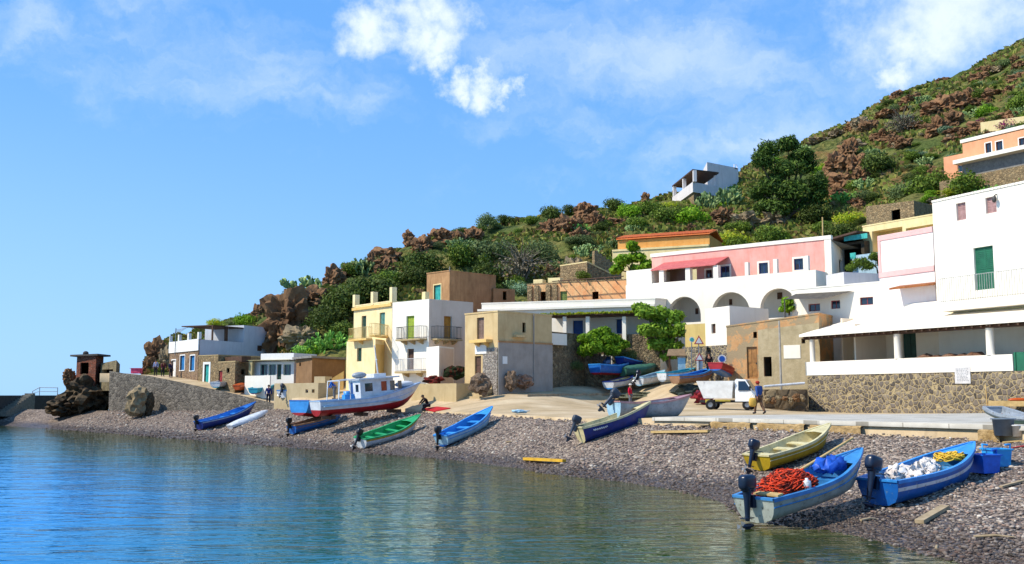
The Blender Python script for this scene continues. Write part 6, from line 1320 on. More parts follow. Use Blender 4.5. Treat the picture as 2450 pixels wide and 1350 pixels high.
# rubble bank between the old house and the terrace
f_ = Fac(plan(1828, 64.5), plan(1932, 64.2)); mb = MB(); rs = random.Random(4)
fbox(mb, f_, 0, f_.L, 1.8, f_.hit(1880, 932)[1], -2.5, -.1)
o = mb.build('rubble_bank', masonry('rubble_bank', ['#6a5a48', '#8c7a60', '#4c4238', '#a08c6c'], '#6a5a44', 1.8, .05), None, f_.pt(0, 2)); tag(o, 'rough stone bank behind the walking person', 'wall')
for i in range(7):
    px = 1835 + i * 14; rock_obj(('grey brown', 'pale', 'rounded', 'flat', 'jagged', 'squat', 'angular')[i] + ' stone at the foot of the bank, ' + ('nearest the truck', 'second from the truck', 'third from the truck', 'in the middle', 'third from the terrace wall', 'second from the terrace wall', 'nearest the terrace wall')[i], px, 955 + 5 * math.sin(i * 2), 63.8, 9 + 3 * math.sin(i * 3), 8 + 3 * math.cos(i * 5), RB if i % 2 else RT, 20 + i, group='stones fallen along the bank', sub=3)
mb = MB(); a, b_ = at(1828, 925, 63.9), at(1925, 917, 64.1); mb.tube([a, b_], .09); o = mb.build('white_pole', BW, None, a); tag(o, 'long whitish pole lying on top of the stone bank', 'pole')
# road signs
def sign(label, px, base, D, yc, shape, r, mats, name='road_sign'):
    g = at(px, base, D); c = at(px, yc, D); rt_ = empty(name, g, label, 'sign'); mb = MB(); mb.tube([g, c + Vector((0, 0, r))], .04); mb.build('pole', METAL, rt_, g)
    k = {'tri': 3, 'round': 20, 'sq': 4}[shape]; a0 = {'tri': math.pi / 2, 'round': 0, 'sq': math.pi / 4}[shape]
    for q, (f, m_) in enumerate(zip((1, .68), mats)):
        y = -.06 - .012 * q; vs = [(c.x + f * r * math.cos(a0 + 2 * math.pi * j / k), c.y + y, c.z + f * r * math.sin(a0 + 2 * math.pi * j / k)) for j in range(k)]; vb = [(x, y_ + .01, z) for x, y_, z in vs]
        mb = MB(); mb.add(vs + vb, [tuple(range(k)), tuple(range(2 * k - 1, k - 1, -1))] + [(j, j + k, (j + 1) % k + k, (j + 1) % k) for j in range(k)]); mb.build('plate' if q == 0 else 'face', m_, rt_, g)
    return rt_
SR = paint('sign_red', '#b83030', '#982424', .5); SW = paint('sign_white', '#dcdad4', '#c4c0b8', .5); SBL = paint('sign_blue', '#1c5cb4', '#144a94', .5)
sign('white triangular warning sign with red border above the ramp boats', 1672, 912, 72, 817, 'tri', .42, (SR, SW)); sign('small red and white triangle sign lower on the ramp', 1673, 916, 71.5, 857, 'tri', .38, (SR, SW))
sign('round turquoise sign beside the yellow wall', 1655, 905, 72.5, 813, 'round', .2, (SW, TEAL)); sign('round blue sign near the corner of the old stone house', 1727, 905, 70.2, 859, 'round', .3, (SW, SBL))
mb = MB(); c = at(1675, 910, 71.6); mb.box((c.x, c.y, c.z + .8), (.4, .12, 1.9)); o = mb.build('white_post', SW, None, c); tag(o, 'upright white slab under the lower triangle sign', 'post')
# notice shelter
c = at(1632, 905, 74.6); rs_ = empty('notice_shelter', c, 'brown roofed notice shelter with pale blue board by the leafy tree', 'shelter'); mb = MB()
mb.box((c.x - .9, c.y, c.z + 1), (.12, .12, 2)); mb.box((c.x + .9, c.y, c.z + 1), (.12, .12, 2)); mb.build('posts', DWOOD, rs_, c)
mb = MB(); r_ = at(1632, 852, 74.6).z; mb.hexa([(c.x - 1.2, c.y - .8, r_), (c.x + 1.2, c.y - .8, r_), (c.x + 1.0, c.y + .8, r_), (c.x - 1.0, c.y + .8, r_), (c.x - 1.0, c.y - .1, r_ + .5), (c.x + 1.1, c.y - .1, r_ + .55), (c.x + 1.0, c.y + .1, r_ + .55), (c.x - .9, c.y + .1, r_ + .5)]); mb.build('roof', paint('shelter_brown', '#8c7458', '#6c5840', .9), rs_, c)
mb = MB(); q = at(1634, 872, 74); mb.box((q.x, q.y, q.z), (.75, .05, .95)); mb.build('board', BPALE, rs_, c)
# blue steps railing beside tree
mb = MB(); 
for k in range(10): a = at(1527 + k * 3.2, 800 + k * 6.5, 79.2); mb.tube([a, a - Vector((0, 0, .7))], .05)
mb.tube([at(1527, 796, 79.2), at(1560, 862, 79.2)], .09); mb.tube([at(1535, 798, 79.2), at(1568, 860, 79.2)], .09); o = mb.build('stair_railing', BPALE, None, at(1527, 800, 79.2)); tag(o, 'pale curved stair railing descending the retaining wall', 'railing')

# ------------------------------------------------------------------ truck
def truck(px, py, D, rz):
    g = at(px, py, D); g.z = gz(g.x, g.y); rt_ = empty('small_truck', g, 'small white tipper truck parked on the square', 'truck', rz=rz)
    WP = paint('truck_white', '#ecebe6', '#d8d6d0', .35, spec=.5); DKp = paint('chassis_black', '#2a2826', '#1a1918', .7); YEd = paint('yellow_fitting', '#b8a43c', '#8c7c2c', .7)
    def P(name, mb, m, par=None): return mb.build(name, m, par or rt_)
    Wd = 1.4; x0, x1 = .55, 1.72; hw = Wd / 2
    prof = [(x0, .5), (x1 - .02, .5), (x1 + .02, .95), (x1 - .12, 1.12), (x1 - .55, 1.80), (x0 + .08, 1.84), (x0, 1.75)]
    mb = MB(); k = len(prof); vs = [(x, -hw + (.08 if z > 1.2 else 0), z) for x, z in prof] + [(x, hw - (.08 if z > 1.2 else 0), z) for x, z in prof]
    mb.add(vs, [tuple(range(k)), tuple(range(2 * k - 1, k - 1, -1))] + [(j, j + k, (j + 1) % k + k, (j + 1) % k) for j in range(k)]); cb = P('cab', mb, WP)
    for s_ in (-1, 1):
        mb = MB(); y = s_ * (hw + .004); yt = s_ * (hw - .074); mb.add([(x0 + .2, y - s_ * .01, 1.14), (x1 - .2, y - s_ * .01, 1.14), (x1 - .56, yt, 1.70), (x0 + .2, yt, 1.70)] + [(x0 + .2, y + s_ * .012, 1.14), (x1 - .2, y + s_ * .012, 1.14), (x1 - .56, yt + s_ * .012, 1.70), (x0 + .2, yt + s_ * .012, 1.70)], [(4, 5, 6, 7), (0, 1, 5, 4), (1, 2, 6, 5), (2, 3, 7, 6), (3, 0, 4, 7)]); P('side_window', mb, GL, cb)
        mb = MB(); mb.box((x1 + .0, s_ * .5, .82), (.06, .26, .16)); P('headlight', mb, paint('lamp_glass', '#e4e4e0', '#c8c8c4', .15), cb)
        mb = MB(); mb.box((x1 - .25, s_ * (hw + .14), 1.3), (.08, .14, .22)); P('mirror', mb, DKp, cb)
    mb = MB(); mb.add([(x1 - .13, -.6, 1.16), (x1 - .13, .6, 1.16), (x1 - .5, .54, 1.74), (x1 - .5, -.54, 1.74)], [(0, 1, 2, 3)]); mb.v = [(a + .02, b_, c_ + .01) for a, b_, c_ in mb.v]; mb.add([(x1 - .15, -.6, 1.16), (x1 - .15, .6, 1.16), (x1 - .52, .54, 1.74), (x1 - .52, -.54, 1.74)], [(3, 2, 1, 0)]); P('windscreen', mb, GL, cb)
    mb = MB(); mb.box((x1 + .03, 0, .52), (.08, Wd, .2)); P('bumper', mb, DKp)
    mb = MB(); mb.box((-.2, -.35, .5), (2.9, .12, .14)); mb.box((-.2, .35, .5), (2.9, .12, .14)); mb.box((-.5, 0, .48), (.4, 1.1, .2)); P('chassis', mb, DKp)
    mb = MB(); mb.box((-.2, -.62, .55), (.9, .06, .1)); mb.box((-1.1, -.6, .52), (.3, .1, .2)); P('side_guard', mb, YEd)
    bz = .68; mb = MB(); b0 = [(-1.35, -.66), (.35, -.66), (.35, .66), (-1.35, .66)]; t0 = [(-1.75, -.82), (.48, -.82), (.48, .82), (-1.75, .82)]; i0 = [(-1.70, -.77), (.43, -.77), (.43, .77), (-1.70, .77)]; j0 = [(-1.32, -.62), (.32, -.62), (.32, .62), (-1.32, .62)]
    vs = [(x, y, bz) for x, y in b0] + [(x, y, 1.72) for x, y in t0] + [(x, y, 1.72) for x, y in i0] + [(x, y, bz + .05) for x, y in j0]
    fs = [(3, 2, 1, 0)] + [(4 * l + j, 4 * l + (j + 1) % 4, 4 * l + 4 + (j + 1) % 4, 4 * l + 4 + j) for l in range(3) for j in range(4)] + [(12, 13, 14, 15)]; mb.add(vs, fs); bd = P('tipper_body', mb, WP)
    mb = MB()
    for x in (-1.3,): 
        for s_ in (-1, 1): mb.hexa([(x - .03, s_ * .56, bz + .03), (x + .03, s_ * .56, bz + .03), (x + .03, s_ * .58, bz + .03), (x - .03, s_ * .58, bz + .03), (x - .03, s_ * .82, 1.7), (x + .03, s_ * .82, 1.7), (x + .03, s_ * .85, 1.7), (x - .03, s_ * .85, 1.7)])
    P('body_ribs', mb, WP, bd)
    My = Matrix.Rotation(math.pi / 2, 4, 'X')
    for x in (1.25, -.95):
        for s_ in (-1, 1):
            mb = MB(); mb.lathe([(.16, -.08), (.27, -.085), (.3, -.05), (.3, .05), (.27, .085), (.16, .08)], (x, s_ * .6, .3), 20, M=My); w = P('wheel', mb, paint('tyre', '#1c1b1a', '#121110', .9))
            mb = MB(); mb.lathe([(0, -.05), (.12, -.06), (.165, -.07), (.165, .07), (.12, .06), (0, .05)], (x, s_ * .6, .3), 16, M=My); P('rim', mb, METAL, w)
    return rt_
truck(1743, 974, 61, R(-24))

# ------------------------------------------------------------------ people
SKIN = paint('skin', '#b07c5c', '#9a6a4c', .6, 8)
def skinned(name, J, edges, mat, parent, sub=2):
    me = bpy.data.meshes.new(name); ks = list(J); me.from_pydata([J[k][0] for k in ks], [(ks.index(a), ks.index(b_)) for a, b_ in edges], []); me.materials.append(mat)
    o = bpy.data.objects.new(name, me); COL.objects.link(o); o.parent = parent; m = o.modifiers.new('skin', 'SKIN'); m.use_smooth_shade = True
    for i, k in enumerate(ks): o.data.skin_vertices[0].data[i].radius = (J[k][1], J[k][2] if len(J[k]) > 2 else J[k][1]); o.data.skin_vertices[0].data[i].use_root = (i == 0)
    s_ = o.modifiers.new('sub', 'SUBSURF'); s_.levels = sub - 1; s_.render_levels = sub; return o
def person(label, g, rz, top, legs, hair, h=1.7, pose='stand', shoes=None, hat=None, category='person', group=None):
    k = h / 1.72; rt_ = empty('person', g, label, category, group, rz)
    # facing local -Y ; x to the person's left
    P = dict(pel=(0, 0, .93), wai=(0, .0, 1.08), che=(0, .0, 1.28), nek=(0, 0, 1.46), hed=(0, -.02, 1.60), top=(0, -.01, 1.70),
             sL=(.18, 0, 1.40), eL=(.24, .02, 1.13), wL=(.25, -.06, .88), hL=(.25, -.09, .80), sR=(-.18, 0, 1.40), eR=(-.24, .02, 1.13), wR=(-.25, -.06, .88), hR=(-.25, -.09, .80),
             pL=(.09, 0, .88), kL=(.11, -.02, .48), aL=(.11, .02, .09), tL=(.12, -.14, .04), pR=(-.09, 0, .88), kR=(-.11, -.02, .48), aR=(-.11, .02, .09), tR=(-.12, -.14, .04))
    if pose == 'walk': P.update(kL=(.1, -.16, .5), aL=(.1, -.22, .1), tL=(.1, -.36, .05), kR=(-.1, .06, .48), aR=(-.1, .30, .13), tR=(-.1, .18, .04), eL=(.25, .12, 1.15), wL=(.24, .14, .9), hL=(.24, .14, .82), eR=(-.26, -.08, 1.15), wR=(-.27, -.2, .93), hR=(-.27, -.23, .85), nek=(0, -.04, 1.46), hed=(0, -.08, 1.59), top=(0, -.09, 1.69))
    if pose == 'kneel': P = {n: (x, y, z) for n, (x, y, z) in P.items()}; P.update(pel=(0, .12, .42), wai=(0, .05, .58), che=(0, -.08, .76), nek=(0, -.2, .9), hed=(0, -.3, .98), top=(0, -.36, 1.06), sL=(.18, -.14, .86), eL=(.22, -.3, .66), wL=(.14, -.46, .52), hL=(.12, -.52, .46), sR=(-.18, -.14, .86), eR=(-.22, -.3, .66), wR=(-.14, -.46, .52), hR=(-.12, -.52, .46), pL=(.1, .1, .4), kL=(.15, -.32, .42), aL=(.14, -.22, .08), tL=(.14, -.36, .04), pR=(-.1, .1, .4), kR=(-.14, -.3, .1), aR=(-.13, .1, .08), tR=(-.13, .16, .04))
    if pose == 'bend': P.update(che=(0, -.12, 1.24), nek=(0, -.26, 1.36), hed=(0, -.36, 1.46), top=(0, -.4, 1.55), sL=(.18, -.2, 1.32), eL=(.22, -.3, 1.06), wL=(.2, -.42, .86), hL=(.2, -.46, .8), sR=(-.18, -.2, 1.32), eR=(-.22, -.3, 1.06), wR=(-.2, -.42, .86), hR=(-.2, -.46, .8))
    P = {n: (x * k, y * k, z * k) for n, (x, y, z) in P.items()}
    r = dict(pel=(.13, .1), wai=(.12, .09), che=(.15, .1), nek=(.055,), hed=(.085, .1), top=(.06, .07), s=(.06,), e=(.042,), w=(.028,), h=(.035, .02), p=(.085,), k=(.058,), a=(.04,), t=(.035,))
    def Q(n, f=1.0, add=0): rr = r.get(n, r.get(n[0])); return (P[n],) + tuple(x * k * f + add for x in rr)
    body = ['pel', 'wai', 'che', 'nek', 'hed', 'top', 'sL', 'eL', 'wL', 'hL', 'sR', 'eR', 'wR', 'hR', 'pL', 'kL', 'aL', 'tL', 'pR', 'kR', 'aR', 'tR']
    E = [('pel', 'wai'), ('wai', 'che'), ('che', 'nek'), ('nek', 'hed'), ('hed', 'top')]
    for s_ in 'LR': E += [('che', 's' + s_), ('s' + s_, 'e' + s_), ('e' + s_, 'w' + s_), ('w' + s_, 'h' + s_), ('pel', 'p' + s_), ('p' + s_, 'k' + s_), ('k' + s_, 'a' + s_), ('a' + s_, 't' + s_)]
    skinned('body', {n: Q(n) for n in body}, E, SKIN, rt_)
    for s_ in 'LR':      # fingers as short chains
        w0 = Vector(P['h' + s_]); d = (w0 - Vector(P['w' + s_])).normalized(); 
        mb = MB()
        for q in range(4): a = w0 + Vector(((q - 1.5) * .017, 0, 0)); mb.tube([a, a + d * .045, a + d * .08 + Vector((0, -.012, 0))], [.009, .008, .006], 5)
        mb.tube([w0 + Vector((0, -.02, .01)), w0 + Vector((0, -.045, -.02)) + d * .02], [.01, .008], 5); mb.build('hand', SKIN, rt_)
    Jt = {n: Q(n, 1.0, .02 * k) for n in ('wai', 'che', 'sL', 'eL', 'wL', 'sR', 'eR', 'wR')}; Jt['pel'] = Q('pel', 1, .022); Jt['nek'] = (tuple(Vector(P['che']).lerp(Vector(P['nek']), .75)), .075 * k)
    skinned('jacket', {n: Jt[n] for n in ('pel', 'wai', 'che', 'nek', 'sL', 'eL', 'wL', 'sR', 'eR', 'wR')}, [e for e in E if e[0] in Jt and e[1] in Jt], top, rt_)
    Jl = {n: Q(n, 1.0, .018 * k) for n in ('pel', 'pL', 'kL', 'aL', 'pR', 'kR', 'aR')}
    skinned('trousers', Jl, [e for e in E if e[0] in Jl and e[1] in Jl], legs, rt_)
    for s_ in 'LR':
        a, t = Vector(P['a' + s_]), Vector(P['t' + s_]); mb = MB(); mb.tube([a + (a - t).normalized() * .05 - Vector((0, 0, .03)), a - Vector((0, 0, .03)), t], [.05, .052, .045], 8); mb.build('shoe', shoes or BLACKM, rt_)
    hd = Vector(P['hed']); mb = MB(); mb.ell(hd + Vector((0, .015, .045 * k)), (.098 * k, .108 * k, .1 * k), 14, 8); 
    if hat: mb.lathe([(.11, .05), (.16, .045), (.11, .06), (.1, .12), (0, .14)], hd, 14)
    mb.build('hat' if hat else 'hair', hat or hair, rt_)
    mb = MB(); mb.ell(hd + Vector((0, -.1 * k, -.005)), (.014, .022, .02), 6, 4)
    for s_ in (-1, 1): mb.ell(hd + Vector((s_ * .09 * k, 0, 0)), (.012, .025, .035), 6, 4)
    mb.build('nose_and_ears', SKIN, rt_)
    mb = MB()
    for s_ in (-1, 1): mb.ell(hd + Vector((s_ * .034, -.088 * k, .02)), (.012, .01, .008), 6, 4)
    mb.box(hd + Vector((0, -.092 * k, -.045)), (.045, .01, .008)); mb.build('eyes_and_mouth', BLACKM, rt_)
    return rt_
HAIR = paint('dark_hair', '#2c221c', '#1c1612', .8); cl = lambda n, a: paint('cloth_' + n, a, None, .9, 10, .15)
def gp(px, py, D): p = at(px, py, D); p.z = gz(p.x, p.y); return p
p1 = gp(1817, 990, 53); person('person in blue jacket and red cap walking with a yellow bag', p1, R(-150), cl('blue', '#34508c'), cl('brown', '#6c5240'), HAIR, 1.72, 'walk', hat=cl('redcap', '#9c3024'))
mb = MB(); c = p1 + Vector((-.38, -.15, .62)); mb.ell(c, (.2, .11, .24), 12, 8, p=.6); mb.tube([c + Vector((-.1, 0, .25)), c + Vector((0, 0, .42)), c + Vector((.1, 0, .25))], .012, 5); o = mb.build('shopping_bag', paint('yellow_bag', '#dcb050', '#bc9438', .7), None, c); tag(o, 'yellow bag carried by the walking person', 'bag')
p2 = gp(1508, 963, 70.5); person('person in red jacket and white cap standing on the sand by the ramp', p2, R(60), cl('red', '#c01838'), cl('grey', '#6c7078'), HAIR, 1.62, 'stand', hat=cl('whitecap', '#cfcac2'))
p3 = gp(642, 962, 87.5); p3.z = max(p3.z, 2.4); person('person in dark blue standing on the quay end', p3, R(20), cl('navy', '#20306c'), cl('dknavy', '#1c2438'), HAIR, 1.72, 'stand')
p4 = hit(1020, 984); person('person in black kneeling beside the red cloth', p4, R(-60), cl('black', '#1c181c'), cl('charcoal', '#2c2a30'), HAIR, 1.72, 'kneel')
p5 = gp(800, 951, 79.5); person('person in bright blue jacket behind the trawler', p5, R(-100), cl('bright', '#1c64c0'), cl('grey', '#6c7078'), HAIR, 1.72, 'bend')
for i, (px, D, lab, tcol) in enumerate(((372, 101.5, 'person in pale clothes leaning at the quay top', '#8c94b4'), (389, 100.8, 'person in dark red sitting beside the stone house door', '#5c2a34'), (408, 99.8, 'person in dark clothes standing by the stone house door', '#2c2a48'))):
    g = gp(px, 900, D); person(lab, g, R(30 * i), cl('c%d' % i, tcol), cl('charcoal', '#2c2a30'), HAIR, 1.6, 'stand' if i != 1 else 'bend')
p9 = at(1697, 902, 70.8); person('person in dark clothes by the rubble wall near the signs', p9, R(0), cl('black', '#1c181c'), cl('charcoal', '#2c2a30'), HAIR, 1.7, 'stand')
# ------------------------------------------------------------------ vegetation and rocks
def leaf_cloud(n, seed, leaf, flat=1.0, lobes=7, hollow=.35, asp=.55, droop=0, top=False):
    """leaf-sized faces spread through an uneven crown of unit radius"""
    rs = np.random.RandomState(seed); L = rs.normal(size=(lobes, 3)); L /= np.linalg.norm(L, axis=1)[:, None]; L *= rs.uniform(.25, .62, (lobes, 1)); rad = rs.uniform(.34, .58, lobes)
    L[:, 2] = np.abs(L[:, 2]) * .9 - .15
    w = rad ** 2; idx = rs.choice(lobes, n, p=w / w.sum()); d = rs.normal(size=(n, 3)); d /= np.linalg.norm(d, axis=1)[:, None]
    r = rs.uniform(hollow, 1, n) ** .6; P = L[idx] + d * (rad[idx] * r)[:, None]
    P += .05 * rs.normal(size=P.shape)
    P[:, 2] = P[:, 2] * flat
    nrm = d + .7 * rs.normal(size=d.shape); nrm[:, 2] += .35; nrm /= np.linalg.norm(nrm, axis=1)[:, None]
    t = np.cross(nrm, rs.normal(size=(n, 3))); t /= np.linalg.norm(t, axis=1)[:, None]; b_ = np.cross(nrm, t); s = leaf * rs.uniform(.55, 1.35, n)
    a = t * s[:, None]; c = b_ * (s * asp)[:, None]
    V = np.stack([P - a, P - c * 1.0 + a * .1, P + a, P + c * 1.0 + a * .1], 1).reshape(-1, 3); Fq = np.arange(4 * n).reshape(-1, 4); return V, Fq
def leaf_mesh(name, V, Fq, mat):
    me = bpy.data.meshes.new(name); me.vertices.add(len(V)); me.vertices.foreach_set('co', V.astype(np.float32).ravel()); me.loops.add(Fq.size); me.loops.foreach_set('vertex_index', Fq.astype(np.int32).ravel())
    me.polygons.add(len(Fq)); me.polygons.foreach_set('loop_start', np.arange(0, Fq.size, 4, dtype=np.int32)); me.polygons.foreach_set('loop_total', np.full(len(Fq), 4, np.int32)); me.materials.append(mat); me.update(calc_edges=True); return me
LM = dict(dark=leafmat('leaf_dark', ['#303c16', '#404e1c', '#546226', '#384418', '#64702c']), olive=leafmat('leaf_olive', ['#43522a', '#566638', '#687846', '#4c5832', '#768450']), bright=leafmat('leaf_bright', ['#5a8018', '#70981e', '#88ac2a', '#4c7016', '#9cba38'], .4),
          mid=leafmat('leaf_mid', ['#42561a', '#546a20', '#687c28', '#384a18', '#7a8a30']), dry=leafmat('leaf_dry', ['#6c6450', '#7c705c', '#585040', '#8a7c68', '#4c5034'], .1), tree=leafmat('leaf_tree', ['#55701e', '#6c8a28', '#86a434', '#5c7c22', '#98ac44'], .35), yel=leafmat('leaf_yellow', ['#8a9a24', '#a8ac2c', '#6c8a24', '#b4a828', '#557c20'], .4), purp=leafmat('flower_purple', ['#7c1c54', '#9c2868', '#5c2040', '#46602c'], .3),
          grey=leafmat('leaf_greygreen', ['#5c7454', '#6c8464', '#7c9474', '#4c6448'], .2))
BM = {}
for k, (kind, n, leaf, flat, lobes) in enumerate((('dark', 2600, .055, .8, 9), ('olive', 2200, .055, .75, 8), ('bright', 2000, .065, .75, 7), ('mid', 2200, .06, .75, 8), ('dry', 750, .045, .8, 7), ('yel', 1500, .055, .6, 8), ('grey', 1700, .055, .7, 7), ('purp', 900, .06, .6, 6))):
    BM[kind] = [leaf_mesh(kind + '_bush', *leaf_cloud(n, 40 + 10 * k + q, leaf, flat, lobes), LM[kind]) for q in range(2)]
# bare limbs inside the dry bushes
for me_ in BM['dry']:
    rb_ = random.Random(len(me_.name)); mb = MB()
    for k in range(46):
        a = rb_.uniform(0, 6.28); el = rb_.uniform(.15, 1.2); d = Vector((math.cos(a) * math.cos(el), math.sin(a) * math.cos(el), math.sin(el))); L_ = rb_.uniform(.6, 1.0); p1_ = d * L_ * .5 + Vector((rb_.uniform(-.1, .1), rb_.uniform(-.1, .1), .08)); mb.tube([Vector((0, 0, -.5)), p1_ * .6, p1_, d * L_ + Vector((rb_.uniform(-.1, .1), rb_.uniform(-.1, .1), 0))], [.03, .02, .014, .005], 4, cap=False)
    bm = bmesh.new(); bm.from_mesh(me_); o_ = mb.build('x', LM['dry']); bm.from_mesh(o_.data); bm.to_mesh(me_); bm.free(); bpy.data.objects.remove(o_)
    me_.materials.clear(); me_.materials.append(LM['dry'])
# prickly pear: flat oval pads growing from each other
def cactus_mesh(seed):
    rs = random.Random(seed); mb = MB()
    def pad(p, d, size, lvl):
        d = d.normalized(); s_ = d.cross(Vector((rs.uniform(-1, 1), rs.uniform(-1, 1), .1))).normalized(); n_ = d.cross(s_)
        M = Matrix((s_ * size * .62, n_ * size * .16, d * size)).transposed()
        mb.ell(p + d * size * .95, (1, 1, 1), 8, 5, M=M)
        if lvl > 0:
            for q in range(rs.choice((1, 2, 2))): dd = (d + s_ * rs.uniform(-1, 1) + n_ * rs.uniform(-.5, .5) + Vector((0, 0, .25))); pad(p + d * size * 1.75 + s_ * rs.uniform(-.35, .35) * size, dd, size * rs.uniform(.8, .98), lvl - 1)
    for k in range(16): a = rs.uniform(0, 6.28); r_ = rs.uniform(0, .62); pad(Vector((r_ * math.cos(a), r_ * math.sin(a), -.35)), Vector((math.cos(a) * .5, math.sin(a) * .5, rs.uniform(.5, 1.2))), .15, 3)
    o = mb.build('x', LM_C); me = o.data; bpy.data.objects.remove(o); return me
LM_C = leafmat('cactus_pad', ['#5c7440', '#6c8450', '#88985c', '#4c6438', '#9ca868'], 0.0)
BM['cactus'] = [cactus_mesh(1), cactus_mesh(2), cactus_mesh(3)]
LM_C = leafmat('cactus_pad_green', ['#55802c', '#6a9638', '#7ea848', '#44702a'], 0.0); BM['gcactus'] = [cactus_mesh(4), cactus_mesh(5)]
cnt = 0; SCAT = []
def bush(kind, p, r, label=None, name=None, group=None, flat=1.0, cat=None):
    global cnt; cnt += 1; rs = random.Random(cnt * 13)
    nm = name or {'cactus': 'prickly_pear', 'gcactus': 'prickly_pear', 'dry': 'dry_bush'}.get(kind, 'bush')
    o = bpy.data.objects.new(nm, BM[kind][cnt % len(BM[kind])]); COL.objects.link(o); o.location = p; s = r; o.scale = (s * rs.uniform(.9, 1.12), s * rs.uniform(.9, 1.12), s * flat); o.rotation_euler = (0, 0, rs.uniform(0, 6.28))
    tag(o, label, cat or {'cactus': 'cactus', 'gcactus': 'cactus'}.get(kind, 'bush'), group); return o
KL = dict(dark='dense dark green bush on the hillside', olive='dull olive bush on the hillside', bright='fresh bright green bush on the hillside', mid='mid green bush on the hillside', dry='dry greyish bush on the hillside', yel='yellow green bush on the hillside', grey='grey green bush on the hillside', cactus='clump of pale green prickly pear on the hillside', gcactus='clump of fresh green prickly pear on the hillside', purp='purple flowering bush on the hillside')
KG = {k: ('prickly pears' if 'cactus' in k else k.replace('yel', 'yellow').replace('purp', 'purple') + ' bushes') + ' scattered over the hillside' for k in KL}
KG['gcactus'] = 'fresh prickly pears scattered over the hillside'
BIG = [  # px, py, r_px, kind, label
    (735, 688, 44, 'cactus', 'large prickly pear crowning the brown crag'), (800, 665, 20, 'yel', 'yellow tuft on the rock knob above the crag'), (700, 700, 26, 'olive', 'olive scrub left of the crag cactus'),
    (830, 715, 62, 'dark', 'big dark shrub left of the yellow house posts'), (790, 760, 52, 'dark', 'dark shrub between the crag and the yellow house'), (880, 690, 60, 'dark', 'dark shrub above the yellow house'), (935, 670, 44, 'mid', 'green shrub between yellow and brown houses'), (1000, 660, 44, 'dark', 'dark shrub touching the left side of the brown house'),
    (800, 815, 36, 'gcactus', 'fresh green prickly pear beside the yellow house wall'), (760, 830, 34, 'gcactus', 'low green prickly pear above the brown shed'), (735, 838, 28, 'bright', 'bright low scrub above the brown shed roof'), (820, 790, 34, 'mid', 'green scrub just left of the yellow house'),
    (870, 640, 34, 'cactus', 'prickly pear on the slope below the rust crag'), (1010, 625, 50, 'dark', 'round dark bush above the brown house'), (1090, 610, 46, 'mid', 'green bush right above the brown house roof'), (1180, 600, 56, 'olive', 'pale olive tree on the slope above the brown house'), (1160, 660, 50, 'dark', 'dark tree right of the brown house'),
    (1250, 640, 62, 'dry', 'leafless grey brown tree behind the ruined building'), (1290, 600, 42, 'olive', 'olive bush above the leafless tree'), (1245, 690, 26, 'grey', 'grey green shrub beside the ruined building'), (1165, 527, 26, 'olive', 'rounded bush standing on the skyline'),
    (1315, 508, 30, 'dark', 'dark bush on the skyline right of the round one'), (1370, 505, 24, 'dark', 'small dark bush on the skyline'), (1465, 488, 26, 'dark', 'low spreading bush near the dark skyline stone'), (1505, 505, 34, 'bright', 'bright green bush below the skyline stone'), (1560, 500, 32, 'mid', 'green bush left of the brightest round bush'), (1640, 515, 42, 'bright', 'round bright green bush below the ridge house'),
    (1595, 515, 34, 'mid', 'fresh green bush below the ridge house terrace'), (1735, 478, 46, 'cactus', 'tall prickly pear right below the ridge house'), (1690, 490, 32, 'cactus', 'prickly pear under the ridge house wall'), (1745, 570, 42, 'yel', 'yellow green shrub right of the ochre house'), (1770, 590, 34, 'mid', 'green shrub above the pink house roof'), (1840, 565, 42, 'mid', 'leafy green shrub below the big pine'),
    (1960, 510, 42, 'dark', 'dark bush right of the big pine'), (2000, 560, 40, 'dark', 'dark bush beside the dark roofed shed'), (2110, 392, 48, 'dark', 'rounded dark tree on the upper slope'), (2230, 440, 52, 'mid', 'broad green tree behind the stone ruin'), (2310, 445, 48, 'mid', 'broad green tree below the salmon house'), (2365, 440, 34, 'mid', 'green tree under the stone retaining wall'), (2160, 455, 36, 'olive', 'olive bush on the terrace path'),
    (2040, 520, 34, 'yel', 'yellow flowering scrub beside the stone ruin'), (2160, 300, 46, 'dry', 'bare grey tree high on the slope'), (2420, 300, 30, 'purp', 'purple bougainvillea above the salmon house'), (2350, 290, 16, 'purp', 'small purple flowering shrub on the upper slope'), (2355, 265, 26, 'bright', 'light green bush on the upper slope'), (2440, 245, 34, 'mid', 'green bush at the upper edge of the slope'),
    (1395, 655, 30, 'bright', 'bright scrub beside the gable ruin'), (1340, 640, 30, 'olive', 'scrub behind the ruined building'), (515, 770, 22, 'yel', 'yellowish scrub on the far headland'), (590, 765, 28, 'bright', 'light green scrub above the far stone house'), (555, 775, 20, 'olive', 'olive scrub on the far headland'), (375, 835, 22, 'olive', 'dark scrub at the tip of the headland'), (1075, 700, 30, 'dark', 'dark shrub behind the brown house') ]
for (px, py, rp, kind, lab) in BIG:
    h = hit_hill(px, py + rp * .35)
    if h is None: h = hit_hill(px, py + rp * .9) or at(px, py, 112)
    r_ = rp / F * h.y * 1.35; c = at(px, py + rp * .1, h.y - r_ * .4); bush(kind, c, r_, lab)
# shrubs in front: vine on pergola, shrub by ochre house
rs = random.Random(21)
